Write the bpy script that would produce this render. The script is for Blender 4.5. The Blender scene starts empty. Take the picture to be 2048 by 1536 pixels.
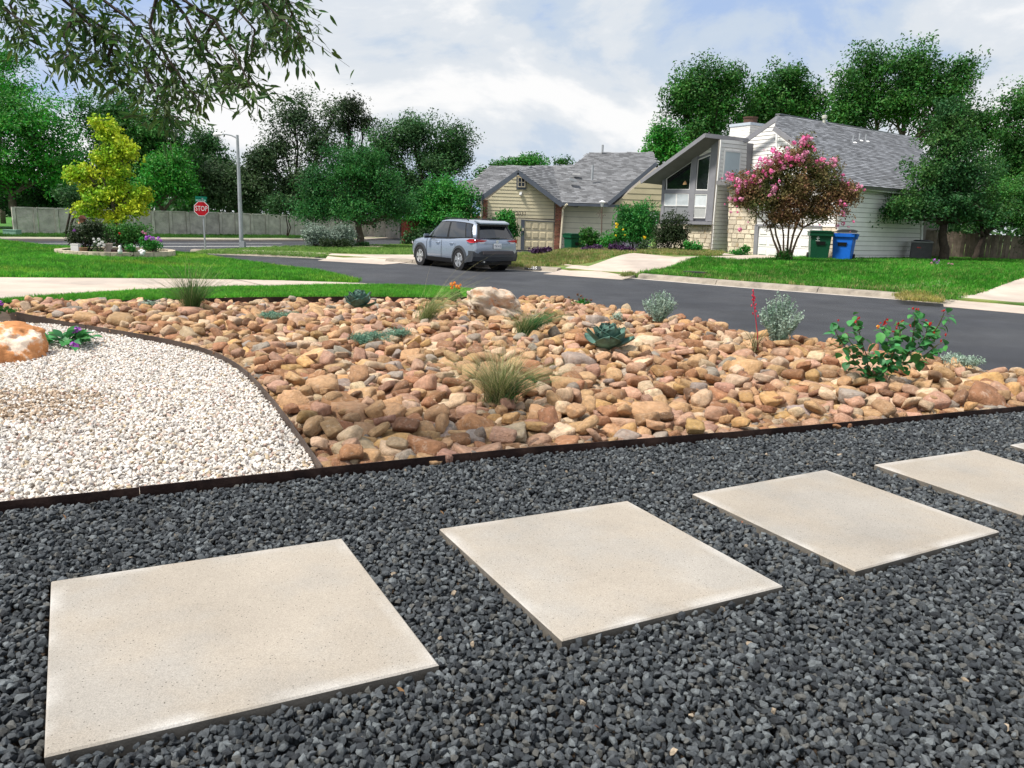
import bpy, bmesh, math, random
import numpy as np
from mathutils import Vector, Matrix, Euler
rad = math.radians
rng = np.random.default_rng(7)
random.seed(7)
S = bpy.context.scene
COL = S.collection

# ------------------------------------------------------------------ camera
F, PITCH, ROLL, EYE = 1540.0, rad(12.0), rad(1.7), 1.5
_cp, _sp, _cr, _sr = math.cos(PITCH), math.sin(PITCH), math.cos(ROLL), math.sin(ROLL)
FWD = np.array([0, _cp, -_sp]); _u0 = np.array([0, _sp, _cp]); _r0 = np.array([1.0, 0, 0])
RGT = _r0 * _cr + _u0 * _sr
UPV = _u0 * _cr - _r0 * _sr
EYEP = np.array([0, 0, EYE])
cam = bpy.data.cameras.new('camera'); camo = bpy.data.objects.new('camera', cam); COL.objects.link(camo)
cam.sensor_width = 36.0; cam.lens = 36.0 * F / 2048; cam.clip_start = 0.05; cam.clip_end = 6000
camo.matrix_world = Matrix(((RGT[0], UPV[0], -FWD[0], 0), (RGT[1], UPV[1], -FWD[1], 0), (RGT[2], UPV[2], -FWD[2], EYE), (0, 0, 0, 1)))
S.camera = camo

# ------------------------------------------------------------------ light
SUN_EL, SUN_AZ = rad(58), rad(-115)          # azimuth from +Y towards +X
sd = Vector((math.cos(SUN_EL) * math.sin(SUN_AZ), math.cos(SUN_EL) * math.cos(SUN_AZ), math.sin(SUN_EL)))
sl = bpy.data.lights.new('sun', 'SUN'); sl.energy = 3.3; sl.angle = rad(9); sl.color = (1, .95, .87)
so = bpy.data.objects.new('sun', sl); COL.objects.link(so); so.rotation_euler = (-sd).to_track_quat('-Z', 'Y').to_euler()
so.location = sd * 60
W = bpy.data.worlds.new('World'); S.world = W; W.use_nodes = True
nt = W.node_tree; nt.nodes.clear(); N = nt.nodes.new; L = nt.links.new
def wmath(op, a, b=None, clamp=False):
    n = N('ShaderNodeMath'); n.operation = op; n.use_clamp = clamp
    for i, v in enumerate((a, b)):
        if v is None: continue
        if isinstance(v, (int, float)): n.inputs[i].default_value = v
        else: L(v, n.inputs[i])
    return n.outputs[0]
sky = N('ShaderNodeTexSky'); sky.sky_type = 'NISHITA'; sky.sun_disc = False; sky.sun_elevation = SUN_EL; sky.sun_rotation = SUN_AZ
sky.dust_density = 1.5
tc = N('ShaderNodeTexCoord'); sep = N('ShaderNodeSeparateXYZ'); L(tc.outputs['Generated'], sep.inputs[0])
zc = wmath('MAXIMUM', sep.outputs[2], 0.0)
cb = N('ShaderNodeCombineXYZ'); L(sep.outputs[0], cb.inputs[0]); L(sep.outputs[1], cb.inputs[1]); L(wmath('MULTIPLY', zc, 2.4), cb.inputs[2])
def wnoise(scale, off, detail=6, rough=.55, dist=.4):
    mp = N('ShaderNodeMapping'); mp.inputs['Location'].default_value = off; mp.inputs['Scale'].default_value = (1, 1.25, 1); L(cb.outputs[0], mp.inputs[0])
    n = N('ShaderNodeTexNoise'); n.inputs['Scale'].default_value = scale; n.inputs['Detail'].default_value = detail
    n.inputs['Roughness'].default_value = rough; n.inputs['Distortion'].default_value = dist; L(mp.outputs[0], n.inputs[0]); return n.outputs['Fac']
def wramp(fac, pts):
    r = N('ShaderNodeValToRGB'); r.color_ramp.interpolation = 'EASE'
    while len(r.color_ramp.elements) < len(pts): r.color_ramp.elements.new(.5)
    for e, (p, c) in zip(r.color_ramp.elements, pts): e.position = p; e.color = (*c, 1)
    L(fac, r.inputs[0]); return r.outputs[0]
cover = wramp(wnoise(.9, (2.1, .4, 0), 5, .5), [(.33, (.8,) * 3), (.52, (1,) * 3)])
shade = wramp(wnoise(2.6, (8.4, 6.2, 0), 9, .58, .3), [(.34, (2.7, 3.6, 5.3)), (.43, (3.8, 4.4, 5.2)), (.50, (4.8, 5.1, 5.45)), (.59, (6.3, 6.3, 6.3))])
mx = N('ShaderNodeMix'); mx.data_type = 'RGBA'; L(cover, mx.inputs[0]); L(shade, mx.inputs[7])
skm = N('ShaderNodeMix'); skm.data_type = 'RGBA'; skm.blend_type = 'MULTIPLY'; skm.inputs[0].default_value = 1; L(sky.outputs[0], skm.inputs[6]); skm.inputs[7].default_value = (1.5, 1.3, 1.5, 1)
L(skm.outputs[2], mx.inputs[6])
bg = N('ShaderNodeBackground'); bg.inputs[1].default_value = 0.09; L(mx.outputs[2], bg.inputs[0])
wo = N('ShaderNodeOutputWorld'); L(bg.outputs[0], wo.inputs[0])
vs = S.view_settings; vs.view_transform = 'Standard'; vs.look = 'None'; vs.gamma = 1; vs.use_curve_mapping = False; vs.exposure = 0.80
S.cycles.max_bounces = 7; S.cycles.diffuse_bounces = 3; S.cycles.transparent_max_bounces = 8; S.cycles.use_denoising = True

# ------------------------------------------------------------------ pixel -> place helpers
def ray(x, y):
    return (x - 1024) / F * RGT - (y - 768) / F * UPV + FWD
def at(x, y, z):
    d = ray(x, y); return EYEP + d * ((z - EYE) / d[2])
def atY(x, y, Y):
    d = ray(x, y); return EYEP + d * (Y / d[1])
class Plane:
    """a vertical wall plane: point p, horizontal direction u (to the right as seen), outward normal n"""
    def __init__(s, p, u):
        s.p = np.array([p[0], p[1], 0.0]); u = np.array([u[0], u[1], 0.0]); s.u = u / np.linalg.norm(u)
        s.n = np.array([s.u[1], -s.u[0], 0.0])
        if s.n @ (EYEP - s.p) < 0: s.n = -s.n
    def hit(s, x, y):
        d = ray(x, y); t = ((s.p - EYEP) @ s.n) / (d @ s.n); q = EYEP + d * t; return q
    def uz(s, x, y):
        q = s.hit(x, y); return ((q - s.p) @ s.u, q[2])
    def P(s, u, z, o=0.0): return s.p + s.u * u + s.n * o + np.array([0, 0, z])

# ------------------------------------------------------------------ object helpers
def tag(o, label=None, cat=None, group=None, kind=None):
    if label: o['label'] = label
    if cat: o['category'] = cat
    if group: o['group'] = group
    if kind: o['kind'] = kind
    return o
def thing(name, label, cat, loc=(0, 0, 0), group=None, rz=0.0):
    o = bpy.data.objects.new(name, None); o.empty_display_size = .1; COL.objects.link(o); o.location = loc; o.rotation_euler = (0, 0, rz)
    return tag(o, label, cat, group)
def mesh_np(V, Fq, name='mesh', smooth=False):
    """V (n,3), Fq (m,k) index array or list of such arrays"""
    me = bpy.data.meshes.new(name); V = np.asarray(V, np.float32)
    fl = Fq if isinstance(Fq, list) else [Fq]
    fl = [np.asarray(f, np.int32) for f in fl if len(f)]
    loops = np.concatenate([f.ravel() for f in fl]) if fl else np.zeros(0, np.int32)
    tot = np.concatenate([np.full(len(f), f.shape[1], np.int32) for f in fl]) if fl else np.zeros(0, np.int32)
    st = np.concatenate([[0], np.cumsum(tot)[:-1]]).astype(np.int32) if len(tot) else tot
    me.vertices.add(len(V)); me.vertices.foreach_set('co', V.ravel())
    me.loops.add(len(loops)); me.loops.foreach_set('vertex_index', loops)
    me.polygons.add(len(tot)); me.polygons.foreach_set('loop_start', st)
    me.polygons.foreach_set('use_smooth', np.full(len(tot), bool(smooth)))
    me.update(calc_edges=True); return me
def link(name, me, m=None, parent=None):
    o = bpy.data.objects.new(name, me); COL.objects.link(o)
    if m is not None:
        me.materials.clear() if len(me.materials) else None
        for q in (m if isinstance(m, (list, tuple)) else [m]): me.materials.append(q)
    if parent is not None:
        o.parent = parent
    return o
class MB:
    """collects boxes, tubes, prisms as plain arrays; build() links ONE mesh object (world coordinates, re-based on the parent)"""
    def __init__(s): s.V = []; s.F = {}; s.n = 0
    def add(s, V, faces):
        V = np.asarray(V, float).reshape(-1, 3)
        for f in faces: s.F.setdefault(len(f), []).append([i + s.n for i in f])
        s.V.append(V); s.n += len(V); return s
    def box(s, c, size, rot=None):
        x, y, z = [v / 2 for v in size]
        V = np.array([[-x, -y, -z], [x, -y, -z], [x, y, -z], [-x, y, -z], [-x, -y, z], [x, -y, z], [x, y, z], [-x, y, z]])
        if rot is not None: V = V @ np.array(rot).T
        return s.add(V + np.array(c), [(3, 2, 1, 0), (4, 5, 6, 7), (0, 1, 5, 4), (1, 2, 6, 5), (2, 3, 7, 6), (3, 0, 4, 7)])
    def prism(s, poly, d):
        """poly: list of 3-D points (planar), d: extrusion vector"""
        P = np.array(poly, float); n = len(P); d = np.array(d, float)
        return s.add(np.concatenate([P, P + d]), [tuple(range(n)), tuple(range(2 * n - 1, n - 1, -1))] + [(i, i + n, (i + 1) % n + n, (i + 1) % n)[::-1] for i in range(n)])
    def beam(s, a, b, w, h, up=(0, 0, 1)):
        a = np.array(a, float); b = np.array(b, float); t = b - a; t /= np.linalg.norm(t); up = np.array(up, float)
        r = np.cross(t, up); r /= np.linalg.norm(r); u = np.cross(r, t)
        q = [r * w / 2 + u * h / 2, -r * w / 2 + u * h / 2, -r * w / 2 - u * h / 2, r * w / 2 - u * h / 2]
        return s.prism([a + k for k in q], b - a)
    def tube(s, pts, r, k=6, cap=True):
        pts = np.array(pts, float); n = len(pts); r = np.full(n, r, float) if np.isscalar(r) else np.array(r, float)
        T = np.gradient(pts, axis=0); T /= np.linalg.norm(T, axis=1)[:, None] + 1e-9
        ref = np.array([0, 0, 1.0]) if abs(T[0][2]) < .9 else np.array([1.0, 0, 0])
        V = []
        for i in range(n):
            x = np.cross(T[i], ref); x /= np.linalg.norm(x) + 1e-9; y = np.cross(T[i], x); ref = np.cross(x, T[i])
            for j in range(k):
                a = 2 * math.pi * j / k; V.append(pts[i] + r[i] * (math.cos(a) * x + math.sin(a) * y))
        fc = [(i * k + j, i * k + (j + 1) % k, (i + 1) * k + (j + 1) % k, (i + 1) * k + j) for i in range(n - 1) for j in range(k)]
        if cap: fc += [tuple(range(k))[::-1], tuple(range((n - 1) * k, n * k))]
        return s.add(V, fc)
    def lathe(s, c, prof, k=16, axis=(0, 0, 1)):
        ax = np.array(axis, float); ax /= np.linalg.norm(ax); ref = np.array([1.0, 0, 0]) if abs(ax[0]) < .9 else np.array([0, 1.0, 0])
        x = np.cross(ax, ref); x /= np.linalg.norm(x); y = np.cross(ax, x); c = np.array(c, float)
        V = [c + ax * h + r * (math.cos(2 * math.pi * j / k) * x + math.sin(2 * math.pi * j / k) * y) for r, h in prof for j in range(k)]
        n = len(prof)
        return s.add(V, [(i * k + j, i * k + (j + 1) % k, (i + 1) * k + (j + 1) % k, (i + 1) * k + j) for i in range(n - 1) for j in range(k)] + [tuple(range(k))[::-1], tuple(range((n - 1) * k, n * k))])
    def mesh(s, base=None, smooth=False):
        V = np.concatenate(s.V) if s.V else np.zeros((0, 3))
        if base is not None: V = V - np.array(base)
        return mesh_np(V, [np.array(f) for f in s.F.values()], smooth=smooth)
    def build(s, name, m, parent=None, smooth=False, bevel=0.0, base=None):
        b = base
        if parent is not None and base is None:
            b = np.array(root_loc(parent))
        me = s.mesh(b, smooth)
        if bevel:
            bm = bmesh.new(); bm.from_mesh(me); bmesh.ops.recalc_face_normals(bm, faces=bm.faces)
            bmesh.ops.bevel(bm, geom=bm.edges[:], offset=bevel, segments=2, affect='EDGES', clamp_overlap=True); bm.to_mesh(me); bm.free()
        else:
            bm = bmesh.new(); bm.from_mesh(me); bmesh.ops.recalc_face_normals(bm, faces=bm.faces); bm.to_mesh(me); bm.free()
        o = link(name, me, m, parent)
        if parent is None and base is not None: o.location = base
        return o
def root_loc(o):
    v = Vector((0, 0, 0))
    while o is not None: v += o.location; o = o.parent
    return v

# ------------------------------------------------------------------ materials
MATS = {}
def M(key, col, rough=.8, var=.12, scale=8.0, bump=0.0, bscale=40.0, metal=0.0, island=0.0, objrand=0.0, hue=0.0, tint=False, col2=None, c2scale=3.0, c2pos=(.45, .6), trans=0.0, spec=.3, coat=0.0, coords='Object', speck=None):
    if key in MATS: return MATS[key]
    m = bpy.data.materials.new(key); m.use_nodes = True; t = m.node_tree; nd = t.nodes; b = nd['Principled BSDF']; lk = t.links.new
    b.inputs['Roughness'].default_value = rough; b.inputs['Metallic'].default_value = metal; b.inputs['Specular IOR Level'].default_value = spec
    if coat: b.inputs['Coat Weight'].default_value = coat; b.inputs['Coat Roughness'].default_value = .05
    def new(ty): return nd.new(ty)
    tco = new('ShaderNodeTexCoord'); vec = tco.outputs[coords]
    if tint or objrand:
        oi = new('ShaderNodeObjectInfo'); ad = new('ShaderNodeVectorMath'); ad.operation = 'MULTIPLY_ADD'
        ad.inputs[1].default_value = (37.0, 51.0, 23.0); lk(oi.outputs['Random'], ad.inputs[0]); lk(vec, ad.inputs[2]); vec = ad.outputs[0]
    if tint:
        at_ = new('ShaderNodeAttribute'); at_.attribute_type = 'INSTANCER'; at_.attribute_name = 'tint'; c = at_.outputs['Color']
    else:
        rgb = new('ShaderNodeRGB'); rgb.outputs[0].default_value = (*col, 1); c = rgb.outputs[0]
    def mixc(f, a, bcol, mode='MIX'):
        n = new('ShaderNodeMix'); n.data_type = 'RGBA'; n.blend_type = mode
        for s_, v in ((0, f), (6, a), (7, bcol)):
            if isinstance(v, (int, float)): n.inputs[s_].default_value = v
            elif isinstance(v, tuple): n.inputs[s_].default_value = (*v, 1)
            else: lk(v, n.inputs[s_])
        return n.outputs[2]
    def noise(sc, det=4, ro=.6):
        n = new('ShaderNodeTexNoise'); n.inputs['Scale'].default_value = sc; n.inputs['Detail'].default_value = det; n.inputs['Roughness'].default_value = ro; lk(vec, n.inputs[0]); return n.outputs['Fac']
    def rng_(f, a, bb, c0, d):
        n = new('ShaderNodeMapRange'); lk(f, n.inputs[0])
        for i, v in enumerate((a, bb, c0, d)): n.inputs[i + 1].default_value = v
        return n.outputs[0]
    if col2 is not None:
        c = mixc(rng_(noise(c2scale, 5), c2pos[0], c2pos[1], 0, 1), c, tuple(col2))
    h = None
    if var or hue or island or objrand:
        hs = new('ShaderNodeHueSaturation'); lk(c, hs.inputs['Color'])
        val = None
        def mul(a, bq):
            if a is None: return bq
            n = new('ShaderNodeMath'); n.operation = 'MULTIPLY'; lk(a, n.inputs[0]); lk(bq, n.inputs[1]); return n.outputs[0]
        if var: val = mul(val, rng_(noise(scale), .25, .75, 1 - var * 1.6, 1 + var * 1.6))
        if island:
            g = new('ShaderNodeNewGeometry'); r = g.outputs['Random Per Island']; val = mul(val, rng_(r, 0, 1, 1 - island, 1 + island))
            if hue:
                wn = new('ShaderNodeMath'); wn.operation = 'FRACT'; m2 = new('ShaderNodeMath'); m2.operation = 'MULTIPLY'; m2.inputs[1].default_value = 13.7; lk(r, m2.inputs[0]); lk(m2.outputs[0], wn.inputs[0])
                lk(rng_(wn.outputs[0], 0, 1, .5 - hue, .5 + hue), hs.inputs['Hue'])
        if objrand:
            val = mul(val, rng_(oi.outputs['Random'], 0, 1, 1 - objrand, 1 + objrand))
            if hue and not island:
                m2 = new('ShaderNodeMath'); m2.operation = 'MULTIPLY'; m2.inputs[1].default_value = 17.3; wn = new('ShaderNodeMath'); wn.operation = 'FRACT'; lk(oi.outputs['Random'], m2.inputs[0]); lk(m2.outputs[0], wn.inputs[0])
                lk(rng_(wn.outputs[0], 0, 1, .5 - hue, .5 + hue), hs.inputs['Hue'])
        if val is not None: lk(val, hs.inputs['Value'])
        c = hs.outputs[0]
    if speck:
        (sc, thr, scol) = speck
        v = new('ShaderNodeTexVoronoi'); v.inputs['Scale'].default_value = sc; lk(vec, v.inputs[0])
        c = mixc(rng_(v.outputs['Distance'], thr * .7, thr, 1, 0), c, tuple(scol))
    lk(c, b.inputs['Base Color'])
    if bump:
        bp = new('ShaderNodeBump'); bp.inputs['Strength'].default_value = min(bump, 1); bp.inputs['Distance'].default_value = .02 if bump <= 1 else .02 * bump
        lk(noise(bscale, 6, .65), bp.inputs['Height']); lk(bp.outputs[0], b.inputs['Normal'])
    if trans:
        tr = new('ShaderNodeBsdfTranslucent'); lk(c, tr.inputs[0]); ms = new('ShaderNodeMixShader'); ms.inputs[0].default_value = trans
        lk(b.outputs[0], ms.inputs[1]); lk(tr.outputs[0], ms.inputs[2]); lk(ms.outputs[0], nd['Material Output'].inputs[0])
    MATS[key] = m; return m
def leafmat(key, col, isl=.35, hue=.025, trans=.3, rough=.55, col2=None, c2s=.4):
    return M(key, col, rough=rough, var=.0, island=isl, hue=hue, trans=trans, spec=.25, col2=col2, c2scale=c2s)

# ------------------------------------------------------------------ geometry-node scatter (stuff only)
def scatter(name, pts, rot, scl, idx, tint, variants, label, cat):
    me = bpy.data.meshes.new(name); me.vertices.add(len(pts)); me.vertices.foreach_set('co', np.asarray(pts, np.float32).ravel())
    for nm, ty, key, arr in (('rot', 'FLOAT_VECTOR', 'vector', rot), ('scl', 'FLOAT_VECTOR', 'vector', scl), ('tint', 'FLOAT_COLOR', 'color', tint)):
        a = me.attributes.new(nm, ty, 'POINT'); a.data.foreach_set(key, np.asarray(arr, np.float32).ravel())
    a = me.attributes.new('idx', 'INT', 'POINT'); a.data.foreach_set('value', np.asarray(idx, np.int32))
    o = bpy.data.objects.new(name, me); COL.objects.link(o)
    g = bpy.data.node_groups.new('scatter_' + name, 'GeometryNodeTree')
    g.interface.new_socket('Geometry', in_out='INPUT', socket_type='NodeSocketGeometry'); g.interface.new_socket('Geometry', in_out='OUTPUT', socket_type='NodeSocketGeometry')
    n = g.nodes.new; l = g.links.new
    gi, go = n('NodeGroupInput'), n('NodeGroupOutput'); ip = n('GeometryNodeInstanceOnPoints'); ci = n('GeometryNodeCollectionInfo')
    c = bpy.data.collections.new('src_' + name)
    for i, v in enumerate(variants):
        q = bpy.data.objects.new('%s_src_%02d' % (name, i), v); c.objects.link(q)
    ci.inputs[0].default_value = c; ci.inputs['Separate Children'].default_value = True; ci.inputs['Reset Children'].default_value = True
    def attr(nm, ty):
        q = n('GeometryNodeInputNamedAttribute'); q.data_type = ty; q.inputs[0].default_value = nm; return q.outputs[0]
    l(gi.outputs[0], ip.inputs['Points']); l(ci.outputs[0], ip.inputs['Instance']); ip.inputs['Pick Instance'].default_value = True
    l(attr('idx', 'INT'), ip.inputs['Instance Index']); l(attr('scl', 'FLOAT_VECTOR'), ip.inputs['Scale'])
    er = n('FunctionNodeEulerToRotation'); l(attr('rot', 'FLOAT_VECTOR'), er.inputs[0]); l(er.outputs[0], ip.inputs['Rotation'])
    l(ip.outputs[0], go.inputs[0])
    md = o.modifiers.new('scatter', 'NODES'); md.node_group = g
    return tag(o, label, cat, None, 'stuff')
def inpoly(px, py, poly):
    poly = np.asarray(poly); c = np.zeros(len(px), bool); j = len(poly) - 1
    for i in range(len(poly)):
        xi, yi = poly[i][:2]; xj, yj = poly[j][:2]
        k = ((yi > py) != (yj > py)) & (px < (xj - xi) * (py - yi) / (yj - yi + 1e-12) + xi); c ^= k; j = i
    return c
def jitter_grid(poly, step, jit=.5):
    P = np.asarray(poly)[:, :2]; a = P.min(0); b = P.max(0)
    X, Y = np.meshgrid(np.arange(a[0], b[0], step), np.arange(a[1], b[1], step)); n = X.size
    x = X.ravel() + rng.uniform(-jit, jit, n) * step; y = Y.ravel() + rng.uniform(-jit, jit, n) * step
    k = inpoly(x, y, P); return np.stack([x[k], y[k]], 1)
def sheet(name, poly, m, skirt=0.0, kind='structure', parent=None, zfun=None, step=None):
    """a filled outline (3-D points); optional skirt downwards; optional inner grid following zfun"""
    bm = bmesh.new(); poly = [tuple(p) for p in poly]
    vs_ = [bm.verts.new(p) for p in poly]; ed = [bm.edges.new((vs_[i], vs_[(i + 1) % len(vs_)])) for i in range(len(vs_))]
    bmesh.ops.triangle_fill(bm, use_beauty=True, use_dissolve=False, edges=ed)
    if zfun is not None:
        for _ in range(step or 4):
            lg = [e for e in bm.edges if e.calc_length() > 1.2]
            if not lg: break
            bmesh.ops.subdivide_edges(bm, edges=lg, cuts=1, use_grid_fill=True)
        bmesh.ops.triangulate(bm, faces=bm.faces[:])
        for v in bm.verts: v.co.z = zfun(v.co.x, v.co.y)
    for f in bm.faces:
        f.normal_update()
        if f.normal.z < 0: f.normal_flip()
    if skirt:
        be = [e for e in bm.edges if len(e.link_faces) == 1]
        r = bmesh.ops.extrude_edge_only(bm, edges=be)
        for v in [g for g in r['geom'] if isinstance(g, bmesh.types.BMVert)]: v.co.z -= skirt
    me = bpy.data.meshes.new(name); bm.to_mesh(me); bm.free()
    o = link(name, me, m, parent)
    if kind: o['kind'] = kind
    return o
def vnoise(p, seed=0):
    """cheap smooth value noise, p (n,3)"""
    p = np.asarray(p, float); i = np.floor(p).astype(np.int64); f = p - i; f = f * f * (3 - 2 * f); out = 0
    for dx in (0, 1):
        for dy in (0, 1):
            for dz in (0, 1):
                h = (i[:, 0] + dx) * 374761393 + (i[:, 1] + dy) * 668265263 + (i[:, 2] + dz) * 2147483647 + seed * 974711
                h = (h ^ (h >> 13)) * 1274126177; h = (h ^ (h >> 16)) & 0xffff
                w = (f[:, 0] if dx else 1 - f[:, 0]) * (f[:, 1] if dy else 1 - f[:, 1]) * (f[:, 2] if dz else 1 - f[:, 2])
                out = out + w * (h / 65535.0)
    return out
def text(name, body, size, m, loc, ux, uz, parent=None, align='CENTER', extrude=.002, sx=1.0):
    """flat lettering: ux = reading direction, uz = up"""
    c = bpy.data.curves.new(name, 'FONT'); c.body = body; c.size = size; c.align_x = align; c.align_y = 'CENTER'; c.extrude = extrude; c.resolution_u = 3
    o = bpy.data.objects.new(name, c); c.materials.append(m); COL.objects.link(o)
    ux = Vector(ux).normalized(); uz = Vector(uz).normalized(); n = ux.cross(uz)
    mt = Matrix((ux, uz, n)).transposed().to_4x4(); mt = mt @ Matrix.Diagonal((sx, 1, 1, 1)); mt.translation = Vector(loc)
    if parent is not None:
        o.parent = parent; mt.translation = Vector(loc) - root_loc(parent)
    o.matrix_basis = mt
    return o
# ================================================================== ground, roads, lots
m_soil = M('soil', (.07, .05, .035), var=.25, scale=6, bump=.6, bscale=30, rough=.95)
m_asph = M('asphalt', (.045, .048, .056), var=.16, scale=1.1, bump=.8, bscale=260, rough=.8, coords='Object', speck=(9, .05, (.35, .34, .32)), col2=(.062, .065, .072), c2scale=.35, c2pos=(.4, .65))
m_asph2 = M('asphalt old', (.085, .09, .1), var=.1, scale=.6, bump=.5, bscale=120, rough=.85)
m_conc = M('concrete', (.50, .42, .35), var=.1, scale=1.2, bump=.3, bscale=60, rough=.85, col2=(.41, .35, .30), c2scale=.5)
m_conc2 = M('old concrete', (.31, .27, .22), var=.22, scale=3.0, bump=.6, bscale=40, rough=.9, col2=(.17, .15, .125), c2scale=2.2, c2pos=(.5, .72))
m_turf = M('turf', (.055, .17, .022), var=.25, scale=2.5, bump=1, bscale=60, rough=.95)
m_turfd = M('dry turf', (.16, .19, .055), var=.3, scale=1.3, bump=1, bscale=60, rough=.95, col2=(.085, .19, .035), c2scale=.6)
m_far = M('far land', (.06, .11, .035), var=.3, scale=.05, rough=1)
m_white = M('road paint', (.72, .72, .7), var=.15, scale=6, rough=.7)

def ngon(name, pts, m): return sheet(name, pts, m)
c_ = 3000.0
sheet('ground', [(-c_, -c_, -.5), (c_, -c_, -.5), (c_, c_, -.5), (-c_, c_, -.5)], m_far)
sheet('road', [(-75, -4, -.25), (75, -30, -.25), (75, 60, -.25), (-4, 110, -.25), (-75, 110, -.25)], m_asph)

KERB_PX = [(2300, 643), (2048, 620.5), (1789, 597), (1500, 575), (1270, 556), (1087, 542.5), (930, 533), (770, 524), (629, 516), (506, 510), (400, 507)]
K = [at(x, y, -.25) for x, y in KERB_PX]
K[-1] = np.array([-13.9, 33.2, -.25]); K[-2] = np.array([-11.6, 32.6, -.25])
KX = np.array(K)[:, :2]
def kerb_d(x, y):
    p = np.array([x, y]); best = 1e9
    for i in range(len(KX) - 1):
        a, b = KX[i], KX[i + 1]; t = np.clip((p - a) @ (b - a) / ((b - a) @ (b - a)), 0, 1); best = min(best, np.linalg.norm(p - a - t * (b - a)))
    return best
def sm(t): t = min(max(t, 0.0), 1.0); return t * t * (3 - 2 * t)
def road_side(x, y):
    """True on the street side of the far kerb line"""
    p = np.array([x, y]); bi, bt = 0, 1e9
    for i in range(len(KX) - 1):
        a, b = KX[i], KX[i + 1]; t = np.clip((p - a) @ (b - a) / ((b - a) @ (b - a)), 0, 1); d = np.linalg.norm(p - a - t * (b - a))
        if d < bt: bi, bt = i, d
    a, b = KX[bi], KX[bi + 1]
    return (b[0] - a[0]) * (y - a[1]) - (b[1] - a[1]) * (x - a[0]) > 0
def Zf(x, y):
    d = kerb_d(x, y); a = x / max(y, 1)
    if road_side(x, y): d = 0.0
    zt = float(np.interp(a, [-.4, -.13, .03, .06, .1, .2, .4, .6], [-.08, -.06, -.07, .14, .24, .22, .22, .26]))
    z = -.13 + (zt + .13) * sm(d / 7.0)
    inH1 = float(np.interp(a, [-.12, -.1, .16, .185], [0, 1, 1, 0]))
    z -= inH1 * (.62 + zt) * sm((y - 37) / 7.0)
    return z
def Zd(x, y):
    """driveway surface: meets the gutter, then follows the lawn"""
    d = kerb_d(x, y)
    if road_side(x, y): return -.241
    return -.241 + (Zf(x, y) + .025 + .241) * sm(min(d / .45, 1))
# kerb offset (behind the kerb face)
def offs(P, o):
    P = np.array(P)[:, :2]; T = np.gradient(P, axis=0); T /= np.linalg.norm(T, axis=1)[:, None]; n = np.stack([T[:, 1], -T[:, 0]], 1)
    if n[3][1] < 0: n = -n
    return P + n * o
KO = offs(K, .32)
lot = [(p[0], p[1], 0) for p in KO] + [(-13.8, 34.2, 0), (-9, 38.6, 0), (-6.9, 43, 0), (-6.4, 60, 0), (-6.4, 95, 0), (60, 95, 0), (60, 30, 0), (30, 10, 0)]
o_lot = sheet('far_lawn', lot, m_turfd, zfun=Zf, step=5, skirt=.25)
# kerb runs: profile swept, cut into sections with open joints
def kerb_run(ia, ib, cut0=0.0, cut1=0.0, sec=3.05):
    P = KX[ia:ib + 1]; seg = np.linalg.norm(np.diff(P, axis=0), axis=1); s = np.concatenate([[0], np.cumsum(seg)]); Lt = s[-1]
    O = offs(K, 1.0)[ia:ib + 1] - P
    def pt(t): return np.array([np.interp(t, s, P[:, 0]), np.interp(t, s, P[:, 1])]), np.array([np.interp(t, s, O[:, 0]), np.interp(t, s, O[:, 1])])
    prof = [(-.16, -.245), (0, -.235), (.05, -.15), (.09, -.115), (.33, -.1), (.34, -.35), (-.16, -.35)]
    root = thing('kerb', None, None, (0, 0, 0)); root['kind'] = 'structure'
    t = cut0
    while t < Lt - cut1 - .05:
        e = min(t + sec - .02, Lt - cut1); b = MB(); k = 4; V = []
        for i in range(k + 1):
            p, n = pt(t + (e - t) * i / k); n = n / np.linalg.norm(n)
            V += [(p[0] + n[0] * u, p[1] + n[1] * u, z) for u, z in prof]
        m = len(prof)
        b.add(V, [(i * m + j, (i + 1) * m + j, (i + 1) * m + (j + 1) % m, i * m + (j + 1) % m) for i in range(k) for j in range(m)] + [tuple(range(m)), tuple(range(k * m, k * m + m))[::-1]])
        b.build('kerb_section', m_conc2, root); t += sec
    return root
sgl = lambda i: float(np.linalg.norm(KX[i + 1] - KX[i]))
kerb_run(1, 4, sgl(1) * .66, .1); kerb_run(4, 7, sgl(4) - .55); kerb_run(8, 10)
# gutter line
for ia, ib in ((0, 10),):
    a = offs(K, -.02)[ia:ib + 1]; b_ = offs(K, -.36)[ia:ib + 1]
    sheet('gutter', [(*p, -.246) for p in a] + [(*p, -.246) for p in b_[::-1]], M('gutter', (.5, .45, .4), var=.15, scale=4))
# far driveways: sheets draped on the terrain
def drape(name, px, m, lift=.025, kindf=True, world=None, step=5):
    P = world or []
    for (x, y) in px:
        q = at(x, y, 0)
        for _ in range(8): q = at(x, y, Zf(q[0], q[1]))
        P.append(q)
    return sheet(name, P, m, skirt=.3, zfun=(Zd if lift == .025 else lambda x, y: Zf(x, y) + lift), step=step)
def drop(x, y, dz=0.0):
    q = at(x, y, 0)
    for _ in range(8): q = at(x, y, Zf(q[0], q[1]) + dz)
    return q
drape('driveway', [(1087, 541), (1245, 552), (1274, 546.5), (1334, 535.5), (1402, 528), (1480, 523), (1560, 519.5), (1618, 517), (1514, 510.5), (1447, 513), (1350, 515), (1267, 518), (1177, 526), (1150, 530)], m_conc)
drape('driveway', [(2300, 640), (2048, 617), (1889, 603.5), (1886, 592), (1950, 580), (2048, 580), (2300, 586)], m_conc)
drape('driveway', [(636, 515.2), (768, 522.6), (790, 521), (850, 519), (1000, 512), (900, 509), (824, 510.5), (720, 510), (665, 508)], m_conc)
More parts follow.
